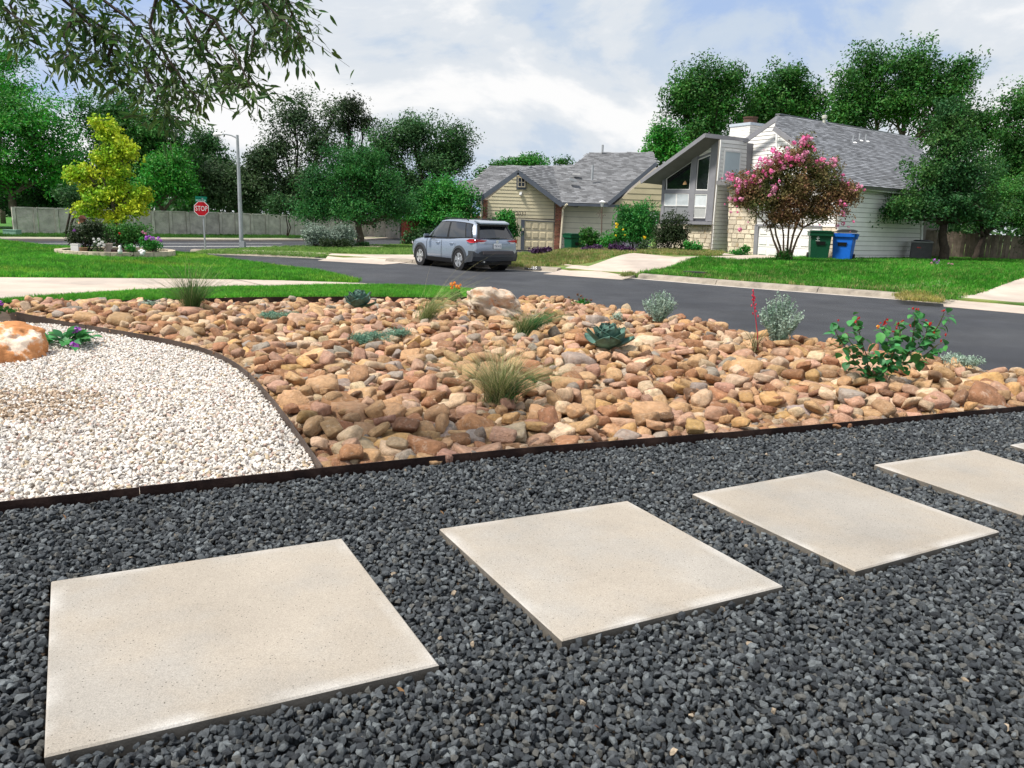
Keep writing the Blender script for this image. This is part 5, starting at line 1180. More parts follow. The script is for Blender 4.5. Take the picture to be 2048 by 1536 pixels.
for sg in (1, -1):
    b = MB(); b.prism([(-2.24, sg * .70, 1.10), (-2.21, sg * .76, 1.10), (-1.95, sg * .62, 1.56), (-1.98, sg * .55, 1.56)], (-.02, 0, 0)); cb(b, 'rear_pillar', m_black)
    b = MB(); b.tube([(-1.4, sg * .6, 1.70), (-1.3, sg * .6, 1.745), (.0, sg * .62, 1.765), (.15, sg * .61, 1.72)], .02, 6); cb(b, 'roof_rail', m_black)
    # tail lamp wraps round the corner
    b = MB(); b.prism([(-1.78, sg * .925, 1.02), (-1.98, sg * .91, 1.09), (-2.19, sg * .865, 1.09), (-2.22, sg * .86, .97), (-2.02, sg * .915, .955)], (-.005, sg * .02, 0)); lamp = cb(b, 'tail_lamp', m_redl)
    b = MB(); b.prism([(-2.285, sg * .42, 1.055), (-2.235, sg * .86, 1.08), (-2.235, sg * .86, .975), (-2.275, sg * .55, 1.0)], (-.03, 0, 0)); cb(b, 'tail_lamp_inner', m_redl)
    b = MB(); b.prism([(-2.285, sg * .48, .995), (-2.26, sg * .76, .985), (-2.265, sg * .72, .94), (-2.285, sg * .56, .95)], (-.025, 0, 0)); cb(b, 'reversing_lamp', m_clear)
    b = MB(); b.prism([(2.18, sg * .82, .83), (2.02, sg * .89, .87), (2.0, sg * .9, .8), (2.25, sg * .74, .76)], (.02, sg * .01, 0)); cb(b, 'headlight', m_clear)
    # door mirror
    b = MB(); b.box((.72, sg * 1.04, 1.1), (.12, .22, .17)); mi = cb(b, 'mirror', m_paint, bevel=.03); b = MB(); b.box((.69, sg * .99, 1.08), (.12, .3, .05)); cb(b, 'mirror_stalk', m_black, mi)
    # door seams and handles
    for x in (-1.05, -.12, .92):
        b = MB(); b.tube([(x - .04, sg * .938, .36), (x, sg * .925, .6), (x + .01, sg * .914, .88), (x + .02, sg * .88, 1.0)], .006, 4); cb(b, 'door_seam', m_black)
    for x in (-.92, .02):
        b = MB(); b.tube([(x, sg * .915, .9), (x + .03, sg * .945, .905), (x + .19, sg * .945, .9), (x + .22, sg * .915, .895)], .018, 6); cb(b, 'door_handle', m_paint)
    # sills and arches
    b = MB(); b.prism([(-1.0, sg * .91, .24), (1.05, sg * .91, .24), (1.05, sg * .945, .38), (-1.0, sg * .945, .38)], (0, -sg * .05, 0)); cb(b, 'sill', m_black)
    for cx in (-1.33, 1.37):
        b = MB(); V = []; n = 14
        for i in range(n + 1):
            a = math.pi * (-.06 + 1.12 * i / n)
            for r, y in ((.395, .9), (.395, .957), (.475, .947), (.485, .90)): V.append((cx + r * math.cos(a), sg * y, .36 + r * math.sin(a) * 1.02))
        b.add(V, [(i * 4 + j, i * 4 + (j + 1) % 4, (i + 1) * 4 + (j + 1) % 4, (i + 1) * 4 + j) for i in range(n) for j in range(4)]); cb(b, 'wheel_arch', m_clad)
        b = MB(); b.lathe((cx, sg * .55, .37), [(.40, 0), (.40, .395)], 20, (0, sg, 0)); cb(b, 'wheel_well', m_black)
        wh_ = MB(); wh_.lathe((cx, sg * .70, .355), [(.22, 0), (.345, .01), (.355, .06), (.355, .20), (.34, .245), (.27, .255), (.235, .23)], 26, (0, sg, 0)); wl = cb(wh_, 'wheel', m_tyre)
        b = MB(); b.lathe((cx, sg * .70, .355), [(.235, .2), (.24, .252), (.225, .25), (.215, .19), (.02, .17)], 26, (0, sg, 0)); rm = cb(b, 'rim', m_black, wl)
        b = MB()
        for k in range(5):
            a = 2 * math.pi * k / 5 + .3; d = np.array([math.cos(a), 0, math.sin(a)]); e = np.array([-d[2], 0, d[0]]); c0 = np.array([cx, sg * .925, .355])
            b.prism([c0 + e * .04, c0 + d * .22 + e * .085, c0 + d * .232, c0 + d * .22 - e * .085, c0 - e * .04], (0, sg * .025, 0))
        b.lathe((cx, sg * .92, .355), [(.06, 0), (.06, .035), (.03, .045)], 12, (0, sg, 0)); b.tube([(cx + .232 * math.cos(t), sg * .94, .355 + .232 * math.sin(t)) for t in np.linspace(0, 6.283, 25)], .014, 5, cap=False); cb(b, 'spokes', m_alloy, wl)
# lower rear bumper in dark grey, plate, badge strip, exhaust
b = MB(); R_ = []
for y in np.linspace(-.93, .93, 9):
    q = 1 - (abs(y) / .93) ** 3; x0 = -2.16 - .17 * q; R_.append([(x0 - .02, y, .69), (x0 - .045, y, .66), (x0 - .05, y, .50), (x0 - .0, y, .36), (x0 + .25, y, .33), (x0 + .25, y, .69)])
b.add(*loft(R_)); cb(b, 'rear_bumper', m_clad)
b = MB(); b.prism([(-2.33, .62, .70), (-2.33, -.62, .70), (-2.33, -.60, .59), (-2.33, .60, .59)], (-.055, 0, 0)); cb(b, 'bumper_insert', M('bumper insert', (.085, .075, .08), var=.05, rough=.5))
for sg in (1, -1):
    b = MB(); b.prism([(-2.03, sg * .93, .62), (-1.74, sg * .935, .42), (-1.74, sg * .935, .3), (-2.15, sg * .90, .34), (-2.24, sg * .87, .56)], (-.01, sg * .02, 0)); cb(b, 'bumper_corner', m_clad)
b = MB(); b.prism([(-2.285, .56, .95), (-2.285, -.56, .95), (-2.285, -.48, .935), (-2.285, .48, .935)], (-.03, 0, 0)); cb(b, 'tailgate_ledge', m_paint)
b = MB(); b.lathe((-2.285, 0, 1.01), [(.055, 0), (.06, .02), (.05, .028)], 14, (-1, 0, 0)); cb(b, 'badge', m_alloy)
b = MB(); b.box((-2.325, 0, .865), (.02, .32, .17)); pt = cb(b, 'licence_plate', m_plate, bevel=.004)
tx = text('plate_lettering', 'TX 4 5', .1, m_inkblue, (0, 0, 0), (0, -1, 0), (0, 0, 1)); tx.parent = pt; tx.matrix_basis = Matrix(((0, 0, -1, -2.338), (-1, 0, 0, 0), (0, 1, 0, .855), (0, 0, 0, 1)))
b = MB(); b.tube([(-2.27, .5, .33), (-2.1, .5, .33)], .035, 8); cb(b, 'exhaust', m_alloy)
b = MB(); b.tube([(-2.285, .28, 1.12), (-2.285, -.1, 1.14)], .012, 5); cb(b, 'rear_wiper', m_black)
b = MB(); b.box((-.1, 0, .27), (3.9, 1.6, .12)); cb(b, 'underbody', m_black)
# ================================================================== street furniture
m_galv = M('galvanised steel', (.40, .42, .44), var=.12, scale=3, rough=.5, metal=.5)
m_sign = M('sign red', (.50, .008, .02), var=0, rough=.4); m_signw = M('sign white', (.82, .82, .82), var=0, rough=.4); m_signg = M('sign green', (.005, .24, .16), var=0, rough=.4)
Y_ = 33.6; sp = atY(411, 503, Y_); up_ = atY(404.5, 396, Y_); ss = thing('stop_sign', 'red octagonal stop sign with green street name blades on a leaning post', 'street sign', sp)
q = MB(); q.beam(sp - np.array([0, 0, .1]), up_, .055, .055, (0, 1, 0)); q.build('post', m_galv, ss)
sc_ = atY(403.8, 417.5, Y_) + np.array([0, -.05, 0]); R_ = 14.0 * Y_ / F; ex = RGT; ez = np.array([0.03, 0, 1.0]); ez = ez / np.linalg.norm(ez); ex = np.array([1, .1, 0]); ex = ex / np.linalg.norm(ex); ey = np.cross(ez, ex)
def octa(r): return [sc_ + r / math.cos(math.pi / 8) * (math.cos(math.pi / 8 + k * math.pi / 4) * ex + math.sin(math.pi / 8 + k * math.pi / 4) * ez) for k in range(8)]
nn = -np.cross(ex, ez); nn = nn if nn[1] < 0 else -nn
q = MB(); q.prism(octa(R_), nn * .004); q.build('sign_border', m_signw, ss); q = MB(); q.prism([p + nn * .0045 for p in octa(R_ * .92)], nn * .003); q.build('sign_face', m_sign, ss)
text('lettering', 'STOP', R_ * .95, m_signw, sc_ + nn * .012, ex, ez, ss, sx=.72)
bc = atY(402.3, 401, Y_) + nn * .05; q = MB(); q.beam(bc - ex * 10.3 * Y_ / F, bc + ex * 10.3 * Y_ / F, .012, 5.0 * Y_ / F, ez); q.build('name_blade', m_signg, ss)
text('lettering', 'WELLS PORT DR', 4.0 * Y_ / F, m_signw, bc + nn * .012, ex, ez, ss, sx=.62)
bd = atY(402.5, 395.3, Y_); q = MB(); q.beam(bd - np.array([.12, .3, 0]), bd + np.array([.12, .3, 0]), .012, 4.6 * Y_ / F, ez); q.build('name_blade', m_signg, ss)
YL = 36.5; lp = atY(483.5, 497, YL); lt = atY(474.5, 270, YL); sl_ = thing('street_lamp', 'tall grey steel street lamp with a curved arm', 'street lamp', lp)
q = MB(); q.tube([lp - np.array([0, 0, .1]), lp * .5 + lt * .5, lt], [.10, .085, .06], 10); q.build('pole', m_galv, sl_)
q = MB(); q.tube([atY(x, y, YL) for x, y in ((474.5, 277), (470, 274), (462, 270.5), (452, 268.5), (442, 268.5))], [.04, .036, .033, .03, .028], 7); q.build('arm', m_galv, sl_)
hd = atY(434.5, 269.6, YL); q = MB(); q.lathe(hd - np.array([.19, 0, 0]), [(.02, 0), (.075, .05), (.1, .16), (.085, .28), (.04, .36), (.03, .42)], 12, (1, 0, .05)); q.build('lamp_head', m_wtrim, sl_)
q = MB(); q.box(atY(485, 489, YL), (.26, .22, .3)); q.build('base_cover', m_galv, sl_, bevel=.02)
ub = atY(24.5, 467, 43.0); q = MB(); q.box((0, 0, .13), (.74, .5, .26)); q.box((0, 0, .27), (.78, .54, .05)); o = q.build('utility_box', M('utility green', (.22, .36, .29), var=.08, rough=.6), None, bevel=.02, base=(0, 0, 0)); o.location = (ub[0], ub[1], -.1); tag(o, 'pale green utility box on the verge below the wall', 'utility box')
# kerb number, painted plate on the kerb face
kd = KX[5] - KX[6]; kd = kd / np.linalg.norm(kd); kn = np.array([-kd[1], kd[0]]); kn = kn if kn @ (np.array([0, 0]) - KX[5]) > 0 else -kn
kc_ = at(1068, 538.6, -.175); kc_ = np.array([*(KX[5] - kd * .42), -.18]) + np.array([*(-kn * .02), 0])
kt = thing('house_number_plate', 'black kerb plate with white house number by the driveway', 'number plate', kc_)
k3 = np.array([*kd, 0]); kz = np.array([*(-kn * .5), 1.0]); kz /= np.linalg.norm(kz); kf = np.cross(k3, kz); kf = kf if kf[1] < 0 else -kf
q = MB(); q.prism([kc_ + k3 * a + kz * c + kf * .06 for a, c in ((-.32, -.075), (.32, -.075), (.32, .07), (-.32, .07))], kf * .006); q.build('plate', m_black, kt)
text('lettering', '2035', .17, m_signw, kc_ + kf * .071, k3, kz, kt, sx=1.05)
# drain lid set in the lawn edge
dl = drop(1390, 549); q = MB(); q.box((0, 0, .05), (.75, .35, .14)); o = q.build('meter_box', M('dark lid', (.03, .03, .032), var=.1, rough=.7), None, bevel=.015, base=(0, 0, 0)); o.location = (dl[0], dl[1], dl[2] - .02); o.rotation_euler = (0, 0, -.6); tag(o, 'dark meter box lid in the grass behind the kerb', 'meter box')

# ---- wheeled bins
def cart(label, px, py, Y, rz, m, lid='shut', s=1.0, mark=False):
    p = drop(px, py) if Y is None else np.array([*atY(px, py, Y)[:2], Zf(*atY(px, py, Y)[:2])])
    t = thing('wheeled_bin', label, 'bin', p, 'wheeled bins by the houses', rz); t.scale = (s, s, s)
    def bb(mb, n, mm, par=None, bev=0.0): return mb.build(n, mm, par or t, bevel=bev, base=(0, 0, 0))
    prof = [(.25, .27, .0), (.30, .32, .05), (.335, .37, .6), (.35, .385, .86), (.40, .44, .87), (.40, .45, 1.0)]
    R_ = [[(-x, -y, z), (x, -y, z), (x, y, z), (-x, y, z)] for x, y, z in prof]; b = MB(); b.add(*loft(R_)); bd_ = bb(b, 'body', m, None, .012)
    b = MB(); b.prism([(-.14, -.375, .55), (.14, -.375, .55), (.17, -.40, .68), (-.17, -.40, .68)], (0, -.012, 0)); bb(b, 'grip_recess', m_black)
    b = MB()
    if lid == 'shut':
        b.prism([(-.42, -.47, 1.0), (.42, -.47, 1.0), (.42, .50, 1.0), (-.42, .50, 1.0)], (0, 0, .035)); b.prism([(-.34, -.38, 1.035), (.34, -.38, 1.035), (.34, .4, 1.035), (-.34, .4, 1.035)], (0, 0, .035)); bb(b, 'lid', m, None, .012)
    else:
        b.prism([(-.37, -.40, 1.0), (.37, -.40, 1.0), (.37, .41, 1.0), (-.37, .41, 1.0)], (0, 0, .006)); bb(b, 'opening', m_black)
        b = MB(); V = [(.42 * math.cos(a), .5 * math.sin(a) * .9, 1.0 + .12 * math.sin(a * .5 + .8) ** 2) for a in np.linspace(0, 6.28, 18)[:-1]]
        b.prism([(-.38, .1, 1.03), (.38, .1, 1.03), (.36, .46, 1.10), (.2, .52, 1.14), (-.2, .52, 1.14), (-.36, .46, 1.10)], (0, .03, .012)); bb(b, 'lid', m_black, None, .006)
        b = MB(); b.prism([(.3, -.46, .99), (.44, -.44, 1.0), (.46, .2, .98), (.42, .1, .78), (.41, -.2, .80)], (.012, -.01, 0)); bb(b, 'lid_flap', m)
    b = MB(); b.tube([(-.3, .5, .95), (-.3, .56, .98), (.3, .56, .98), (.3, .5, .95)], .018, 6); bb(b, 'handle', m)
    for sx in (-.33, .33):
        b = MB(); b.lathe((sx - .035, .36, .13), [(.06, 0), (.13, .005), (.13, .065), (.06, .07)], 16, (1, 0, 0)); bb(b, 'wheel', m_black)
    if mark:
        b = MB(); c0 = (-.1, -.4, .8)
        b.prism([(-.16, -.392, .79), (-.11, -.388, .73), (-.06, -.392, .79), (-.11, -.398, .86)], (0, -.006, 0)); lg = bb(b, 'logo', m_signw); b = MB(); b.prism([(-.125, -.40, .78), (-.105, -.40, .75), (-.095, -.40, .80), (-.115, -.404, .83)], (0, -.005, 0)); bb(b, 'logo_mark', m, lg)
        b = MB(); b.box((-.11, -.392, .70), (.14, .008, .012)); bb(b, 'logo_text_line', m_signw)
    return t
m_bing = M('bin green', (.006, .075, .035), var=.1, scale=3, rough=.45); m_binb = M('bin blue', (.012, .14, .62), var=.1, scale=3, rough=.4)
cart('dark green wheeled bin with a white diamond logo and shut lid', 1635, 520, None, -.25, m_bing, 'shut', 1.16, True)
cart('bright blue wheeled bin with its lid thrown open', 1684, 521.5, None, -.55, m_binb, 'open', 1.14)
cart('dark green wheeled bin half hidden by plants at the tan house', 1148, 500, 41, .4, m_bing, 'shut', 1.15)
# ---- air conditioner
p = RW.hit(1809, 516) + RW.n * .75; p[2] = Zf(p[0], p[1]); ac = thing('air_conditioner', 'grey louvred air conditioner unit by the white side wall', 'air conditioner', p, None, -.45); m_ac = M('ac grey', (.10, .10, .105), var=.1, rough=.6); m_act = M('ac top', (.32, .32, .33), var=.1, rough=.6)
b = MB(); b.box((0, 0, .42), (.86, .86, .76)); b.build('cabinet', m_ac, ac, base=(0, 0, 0), bevel=.02); b = MB(); b.box((0, 0, .83), (.92, .92, .06)); b.build('top_panel', m_act, ac, base=(0, 0, 0), bevel=.015)
b = MB(); b.lathe((0, 0, .86), [(.36, 0), (.37, .03), (.3, .06), (.05, .065)], 20); b.build('fan_guard', m_black, ac, base=(0, 0, 0))
for z in np.arange(.1, .78, .075):
    b = MB()
    for (cx, cy, sx, sy) in ((0, -.437, .84, .016), (0, .437, .84, .016), (-.437, 0, .016, .84), (.437, 0, .016, .84)): b.box((cx, cy, z), (sx, sy, .022))
    b.build('louvre', m_ac, ac, base=(0, 0, 0))
b = MB(); b.box((-.12, -.45, .58), (.16, .01, .06)); b.build('badge', m_redl, ac, base=(0, 0, 0))
# ---- garden lantern pole by the tan house
gp0, gp1 = atY(1203, 500, 44), atY(1204, 414, 44); gl = thing('garden_pole', 'slim rusty garden pole with scroll hooks and a small lantern', 'garden pole', gp0); m_rust = M('rusty iron', (.12, .075, .055), var=.2, rough=.8)
b = MB(); b.tube([gp0 - np.array([0, 0, .3]), gp1], .03, 6); b.build('pole', m_rust, gl)
s44 = 44 / F
b = MB(); b.lathe(gp1, [(.05, 0), (.09, .1), (.09, .22), (.2, .26), (.03, .36)], 10); b.build('lantern', m_wtrim, gl)
for ctr, r0, a0, a1 in (((1195, 429), 5.5, -1.2, 3.2), ((1199, 423), 4, -1.5, 2.6), ((1208, 432), 3.0, .2, 4.2)):
    b = MB(); b.tube([atY(ctr[0] + r0 * (1 - .1 * k) * math.cos(a0 + (a1 - a0) * k / 8), ctr[1] - r0 * (1 - .1 * k) * math.sin(a0 + (a1 - a0) * k / 8), 44) for k in range(9)], .014, 4); b.build('scroll', m_rust, gl)

# ================================================================== stone ring planter
PC = np.array([-13.25, 25.85]); PR = 1.78; zf_l = znear(lawn_o)
pz = float(zf_l([PC])[0]); pg = thing('stone_planter', 'round planter of pale stone blocks under the yellow green tree', 'planter', (*PC, pz))
m_blk = M('planter block', (.52, .45, .34), var=.18, scale=5, bump=1, bscale=16, rough=.95, objrand=.12)
nb_ = 34
for row in range(2):
    for k in range(nb_):
        a0, a1 = 2 * math.pi * (k + .5 * row + .02) / nb_, 2 * math.pi * (k + .5 * row + .98) / nb_; z0, z1 = (-.16, .0) if row == 0 else (.004, .19); rr = PR + (.02 if row == 0 else 0) + rng.uniform(-.012, .012)
        z0 += pz; z1 += pz + rng.uniform(-.006, .006)
        def pp(a, r): return np.array([PC[0] + r * math.cos(a), PC[1] + r * math.sin(a)])
        b = MB(); q4 = [pp(a0, rr), pp((a0 + a1) / 2, rr + .022), pp(a1, rr), pp(a1, rr - .2), pp(a0, rr - .2)]; b.prism([(*q, z0) for q in q4], (0, 0, z1 - z0)); b.build('block', m_blk, pg)
sheet('soil', [(PC[0] + (PR - .15) * math.cos(a), PC[1] + (PR - .15) * math.sin(a), pz + .09) for a in np.linspace(0, 6.28, 25)[:-1]], m_soil, kind=None).parent = None
so_ = bpy.data.objects['soil']; so_.parent = pg; so_.matrix_parent_inverse = Matrix.Translation(-pg.location)
# ================================================================== shrubs across the street
def bush(label, lobes, Y, zb, n, leaf, m, name='shrub', cat='shrub', group=None, clump=.22, asp=.5, up=.5, flowers=None, stems=4, droop=0.0, shell=.45, per=35, dr=.8, rough=.22, wood=None):
    s = Y / F; LB = [(atY(l[0], l[1], Y + (l[4] if len(l) > 4 else 0)), (l[2] * s, l[2] * s * dr, l[3] * s)) for l in lobes]
    B = np.array([*atY(lobes[0][0], 480, Y)[:2], zb]); root = thing(name, label, cat, B, group)
    P, O, CC = crown_points(LB, n, clump, shell, .8, rough, per); k = P[:, 2] > zb; P, O = P[k], O[k]; V, Q = leaf_arrays(P, leaf, asp, up, O, .4, droop); link('foliage', mesh_np(V - B, Q), m, root)
    b = MB()
    for c, r in LB:
        for j in range(stems): e = np.array(c) + rng.normal(0, .35, 3) * np.array(r); b.tube(wob(B + np.array([rng.normal(0, .05), rng.normal(0, .05), -.05]), e, 5, .05), np.linspace(.02, .008, 5), 5)
    b.build('stems', wood or m_barkd, root)
    for f in (flowers or []):
        blossom(root, atY(f[0], f[1], Y - LB[0][1][1] * (f[4] if len(f) > 4 else .9)), f[2] * s, f[3])
    return root
FL = {}
def blossom_mesh(seed, n=26, sz=.38):
    r = np.random.default_rng(seed); d = r.normal(size=(n, 3)); d /= np.linalg.norm(d, axis=1)[:, None]; P = d * r.uniform(.55, 1, (n, 1)); V, Q = leaf_arrays(P, .75, .9, 0, d, 2.0, r=r); return V, Q
_BL = [blossom_mesh(i) for i in range(5)]
def blossom(parent, p, r, m, name='blossom', sq=1.0):
    key = (m.name, len(FL) % 5); 
    if key not in FL:
        V, Q = _BL[len(FL) % 5]; me = mesh_np(V, Q, 'blossom'); me.materials.append(m); FL[key] = me
    me = [v for k, v in FL.items() if k[0] == m.name]; me = me[rng.integers(0, len(me))]
    o = bpy.data.objects.new(name, me); COL.objects.link(o); o.parent = parent; o.location = Vector(p) - root_loc(parent); o.scale = (r, r, r * sq); o.rotation_euler = tuple(rng.uniform(0, 6, 3)); return o
m_pink = M('crape pink', (.80, .17, .40), var=0, island=.3, hue=.02, rough=.6, trans=.25)
m_pinkp = M('pale pink', (.72, .30, .46), var=0, island=.25, hue=.02, rough=.6, trans=.25)
m_purp = M('violet flower', (.45, .13, .60), var=0, island=.25, hue=.02, rough=.6, trans=.25)
m_whitef = M('white flower', (.80, .80, .78), var=0, island=.1, rough=.6, trans=.2)
m_yelf = M('yellow flower', (.85, .60, .02), var=0, island=.2, rough=.6, trans=.2)
m_orf = M('orange flower', (.85, .27, .01), var=0, island=.25, hue=.02, rough=.6, trans=.2)
m_redf = M('red orange flower', (.55, .012, .008), var=0, island=.3, hue=.006, rough=.55, trans=.2)
m_peach = M('peach flower', (.75, .38, .2), var=0, island=.2, rough=.6)
m_brownf = M('dry seed head', (.15, .07, .035), var=0, island=.3, rough=.8)
lf_plum = leafmat('leaf plum', (.06, .02, .075), isl=.4, col2=(.035, .013, .04), trans=.15)
lf_myrt = leafmat('leaf crape myrtle', (.22, .125, .06), isl=.4, hue=.03, col2=(.12, .15, .045), c2s=.7)
# crape myrtle on the front lawn
YM = 30.0; MBs = np.array([*atY(1572, 480, YM)[:2], .06]); MBs[2] = Zf(*MBs[:2]); sM = YM / F
cm = thing('crape_myrtle', 'multi stemmed crape myrtle with pink blossom on the front lawn', 'tree', MBs)
lob = [(1590, 320, 45, 32), (1545, 345, 45, 32), (1640, 345, 48, 36), (1500, 370, 45, 28), (1600, 375, 65, 42), (1670, 385, 50, 34), (1540, 400, 60, 36), (1640, 420, 60, 28), (1490, 400, 36, 20), (1700, 390, 28, 18), (1565, 435, 50, 18), (1610, 292, 18, 18)]
LBm = [(atY(a, b_, YM), (c * sM, c * sM * .85, d * sM)) for a, b_, c, d in lob]
P, O, CC = crown_points(LBm, 40000, .18, .5, .8, .32, 30); V, Q = leaf_arrays(P, .095, .5, .4, O); link('crown', mesh_np(V - MBs, Q), lf_myrt, cm)
b = MB()
stemsm = [[(1566, 530), (1556, 502), (1547, 480), (1540, 455), (1520, 435), (1500, 410)], [(1570, 530), (1567, 500), (1567, 470), (1563, 445), (1552, 400)], [(1573, 530), (1575, 495), (1577, 465), (1580, 430), (1585, 350)], [(1577, 530), (1586, 500), (1594, 478), (1606, 455), (1640, 440), (1680, 405)], [(1576, 530), (1582, 490), (1590, 455), (1612, 400), (1640, 350)], [(1569, 530), (1560, 495), (1552, 470), (1545, 420), (1530, 370)], [(1574, 530), (1579, 505), (1586, 470), (1598, 440), (1610, 380), (1608, 300)]]
for pts in stemsm:
    Pm = np.array([atY(x, y, YM + rng.uniform(-.25, .25) * (i > 0)) for i, (x, y) in enumerate(pts)]); Pm[0][2] = MBs[2] - .05; b.tube(Pm, np.linspace(.052, .018, len(Pm)), 6)
    for c in rng.choice(len(CC), 4): pass
for cc in CC:
    for q in cc[rng.choice(len(cc), min(6, len(cc)), replace=False)]:
        st_ = stemsm[rng.integers(0, 7)]; a = atY(*st_[3], YM); b.tube(wob(a, q, 5, .06), np.linspace(.018, .005, 5), 4, cap=False)
b.build('trunk', M('myrtle bark', (.16, .10, .07), var=.25, scale=8, rough=.85), cm, smooth=True)
for (x, y, r) in [(1521, 320, 6), (1548, 302, 7), (1553, 312, 6), (1540, 325, 7), (1560, 310, 6), (1575, 308, 5), (1588, 286, 5), (1611, 275, 7), (1610, 284, 5), (1623, 278, 4), (1612, 305, 6), (1608, 312, 7), (1594, 320, 6), (1645, 320, 6), (1638, 325, 5), (1670, 320, 7), (1671, 325, 5), (1685, 351, 4), (1457, 350, 6), (1459, 357, 4), (1466, 358, 5), (1475, 360, 6), (1479, 365, 5), (1491, 368, 6), (1503, 365, 5), (1545, 372, 4), (1551, 376, 5), (1515, 333, 5), (1526, 342, 4), (1546, 381, 6), (1540, 390, 4), (1460, 397, 5), (1470, 397, 5), (1482, 398, 5), (1474, 385, 4), (1500, 375, 4), (1560, 340, 5), (1575, 315, 6), (1583, 317, 5), (1703, 382, 5), (1723, 373, 4), (1716, 373, 4), (1690, 410, 4), (1682, 402, 3), (1684, 424, 4), (1686, 447, 4), (1674, 452, 4), (1480, 459, 4), (1475, 424, 3), (1600, 330, 4), (1568, 322, 5), (1530, 316, 4), (1533, 352, 4), (1496, 345, 4), (1508, 352, 4), (1520, 362, 4), (1630, 300, 4), (1655, 327, 4)]:
    for _q in range(3): blossom(cm, atY(x + min(_q, 1) * rng.normal(0, 12), y + min(_q, 1) * rng.normal(4, 9), YM - rng.uniform(.2, 1.0)), r * sM * (.95 - .3 * _q), m_pink if rng.random() < .55 else m_pinkp, sq=1.25)
P, O, _ = crown_points([((MBs[0], MBs[1], MBs[2] + .22), (.32, .32, .28))], 1300, .12); V, Q = leaf_arrays(P, .08, .5, .3); link('sucker_growth', mesh_np(V - MBs, Q), lf_mid, cm)
# shrubs and beds round the two houses
bush('fresh green feathery bush between the two houses', [(1272, 445, 38, 36), (1290, 430, 26, 28), (1255, 455, 24, 34), (1285, 470, 34, 26), (1250, 425, 18, 18)], 41.5, -.35, 9000, .2, leafmat('leaf willowy', (.045, .25, .04), col2=(.03, .16, .03)), asp=.25, droop=1.4, up=.2, clump=.25)
bush('dark dense bush before the window tower', [(1345, 455, 30, 34), (1330, 470, 28, 30), (1360, 470, 22, 28)], 39.2, 0, 8000, .1, lf_olive, clump=.18, name='shrub')
bush('loose light green bush left of the tan garage door', [(1005, 448, 26, 26), (1020, 440, 16, 22), (1000, 470, 20, 22), (1024, 462, 14, 20)], 46.3, -.6, 3800, .17, lf_shrub, clump=.25)
bush('leafy green plant beside the half hidden bin', [(1185, 482, 18, 18), (1172, 472, 12, 18), (1200, 492, 18, 10)], 38.2, .1, 2300, .13, lf_mid, name='garden_plant', cat='plant', clump=.14)
bush('sunflower stand with small yellow flower heads', [(1225, 478, 22, 24), (1240, 470, 14, 18), (1212, 486, 16, 16)], 38.0, .12, 2400, .12, lf_shrub, name='sunflower_plant', cat='plant', clump=.13, flowers=[(1234, 448, 3.2, m_yelf), (1233, 454, 3.2, m_yelf), (1246, 459, 2.2, m_yelf), (1232, 471, 2.6, m_yelf), (1250, 470, 2.2, m_yelf)])
bush('single sunflower stem right of the purple bed', [(1288, 497, 9, 12), (1290, 485, 4, 8)], 37.2, .18, 600, .12, lf_grey, name='sunflower_plant', cat='plant', clump=.1, flowers=[(1289, 475, 3.4, m_yelf)])
for lb, L_, Yb, n in (('short purple leaved bed before the tan garage door', [(1076, 503, 16, 7), (1094, 502, 14, 6)], 35.8, 1600), ('left half of the long purple leaved bed', [(1178, 502, 20, 9), (1192, 500, 14, 10)], 35.4, 2200), ('right half of the long purple leaved bed', [(1236, 501, 30, 12), (1258, 503, 16, 8)], 35.2, 3200)):
    bush(lb, L_, Yb, .0, n, .1, lf_plum, name='purple_plants', cat='plants', group='purple leaved beds', clump=.1, up=.2)
bush('low green weeds below the stone base of the tower', [(1393, 496, 18, 9), (1378, 492, 10, 10)], 38.4, .15, 1300, .12, lf_shrub, name='garden_plant', cat='plant', clump=.12)
bush('green weeds at the foot of the stone veneer', [(1480, 506, 22, 6), (1492, 498, 8, 9)], 36.6, .2, 1200, .1, lf_shrub, name='garden_plant', cat='plant', clump=.1)
bush('purple flowered plant round the trunk on the front lawn', [(1888, 541, 26, 12), (1868, 536, 16, 12), (1906, 540, 18, 10)], 30.2, .02, 2600, .075, lf_mid, name='flowering_plant', cat='plant', clump=.09, flowers=[(1869, 520, 3, m_purp), (1874, 526, 3.4, m_purp), (1884, 531, 3.2, m_purp), (1897, 527, 2.8, m_pinkp), (1904, 529, 3, m_pinkp), (1858, 531, 2.6, m_pinkp), (1912, 533, 2.4, m_pinkp), (1863, 526, 2.4, m_pinkp), (1878, 521, 2.2, m_purp)])
bush('round dark shrub by the fence at the right photo edge', [(2046, 488, 20, 26), (2060, 480, 22, 26)], 38.8, .2, 3000, .11, lf_dark, clump=.16)
bush('left silver leaved bush on the corner lawn', [(632, 468, 26, 24), (622, 474, 18, 18), (648, 476, 20, 18)], 38.5, -.08, 5500, .09, lf_silver, clump=.15, group='silver bushes on the corner lawn')
bush('right silver leaved bush beside the tree trunk', [(685, 470, 26, 24), (672, 478, 22, 16), (700, 472, 16, 20)], 39, -.08, 5500, .09, lf_silver, clump=.15, group='silver bushes on the corner lawn')
bush('low dark shrubs at the foot of the silver bushes', [(655, 486, 28, 8), (690, 486, 20, 7)], 37.9, -.1, 1800, .09, lf_olive, clump=.1)
bush('dark hedge under the round green tree behind the car', [(850, 470, 30, 20), (820, 478, 16, 14), (880, 475, 24, 20)], 45, -.4, 3500, .17, lf_dark, clump=.2)
tr_ = atY(716, 494, 39.8); b = MB()
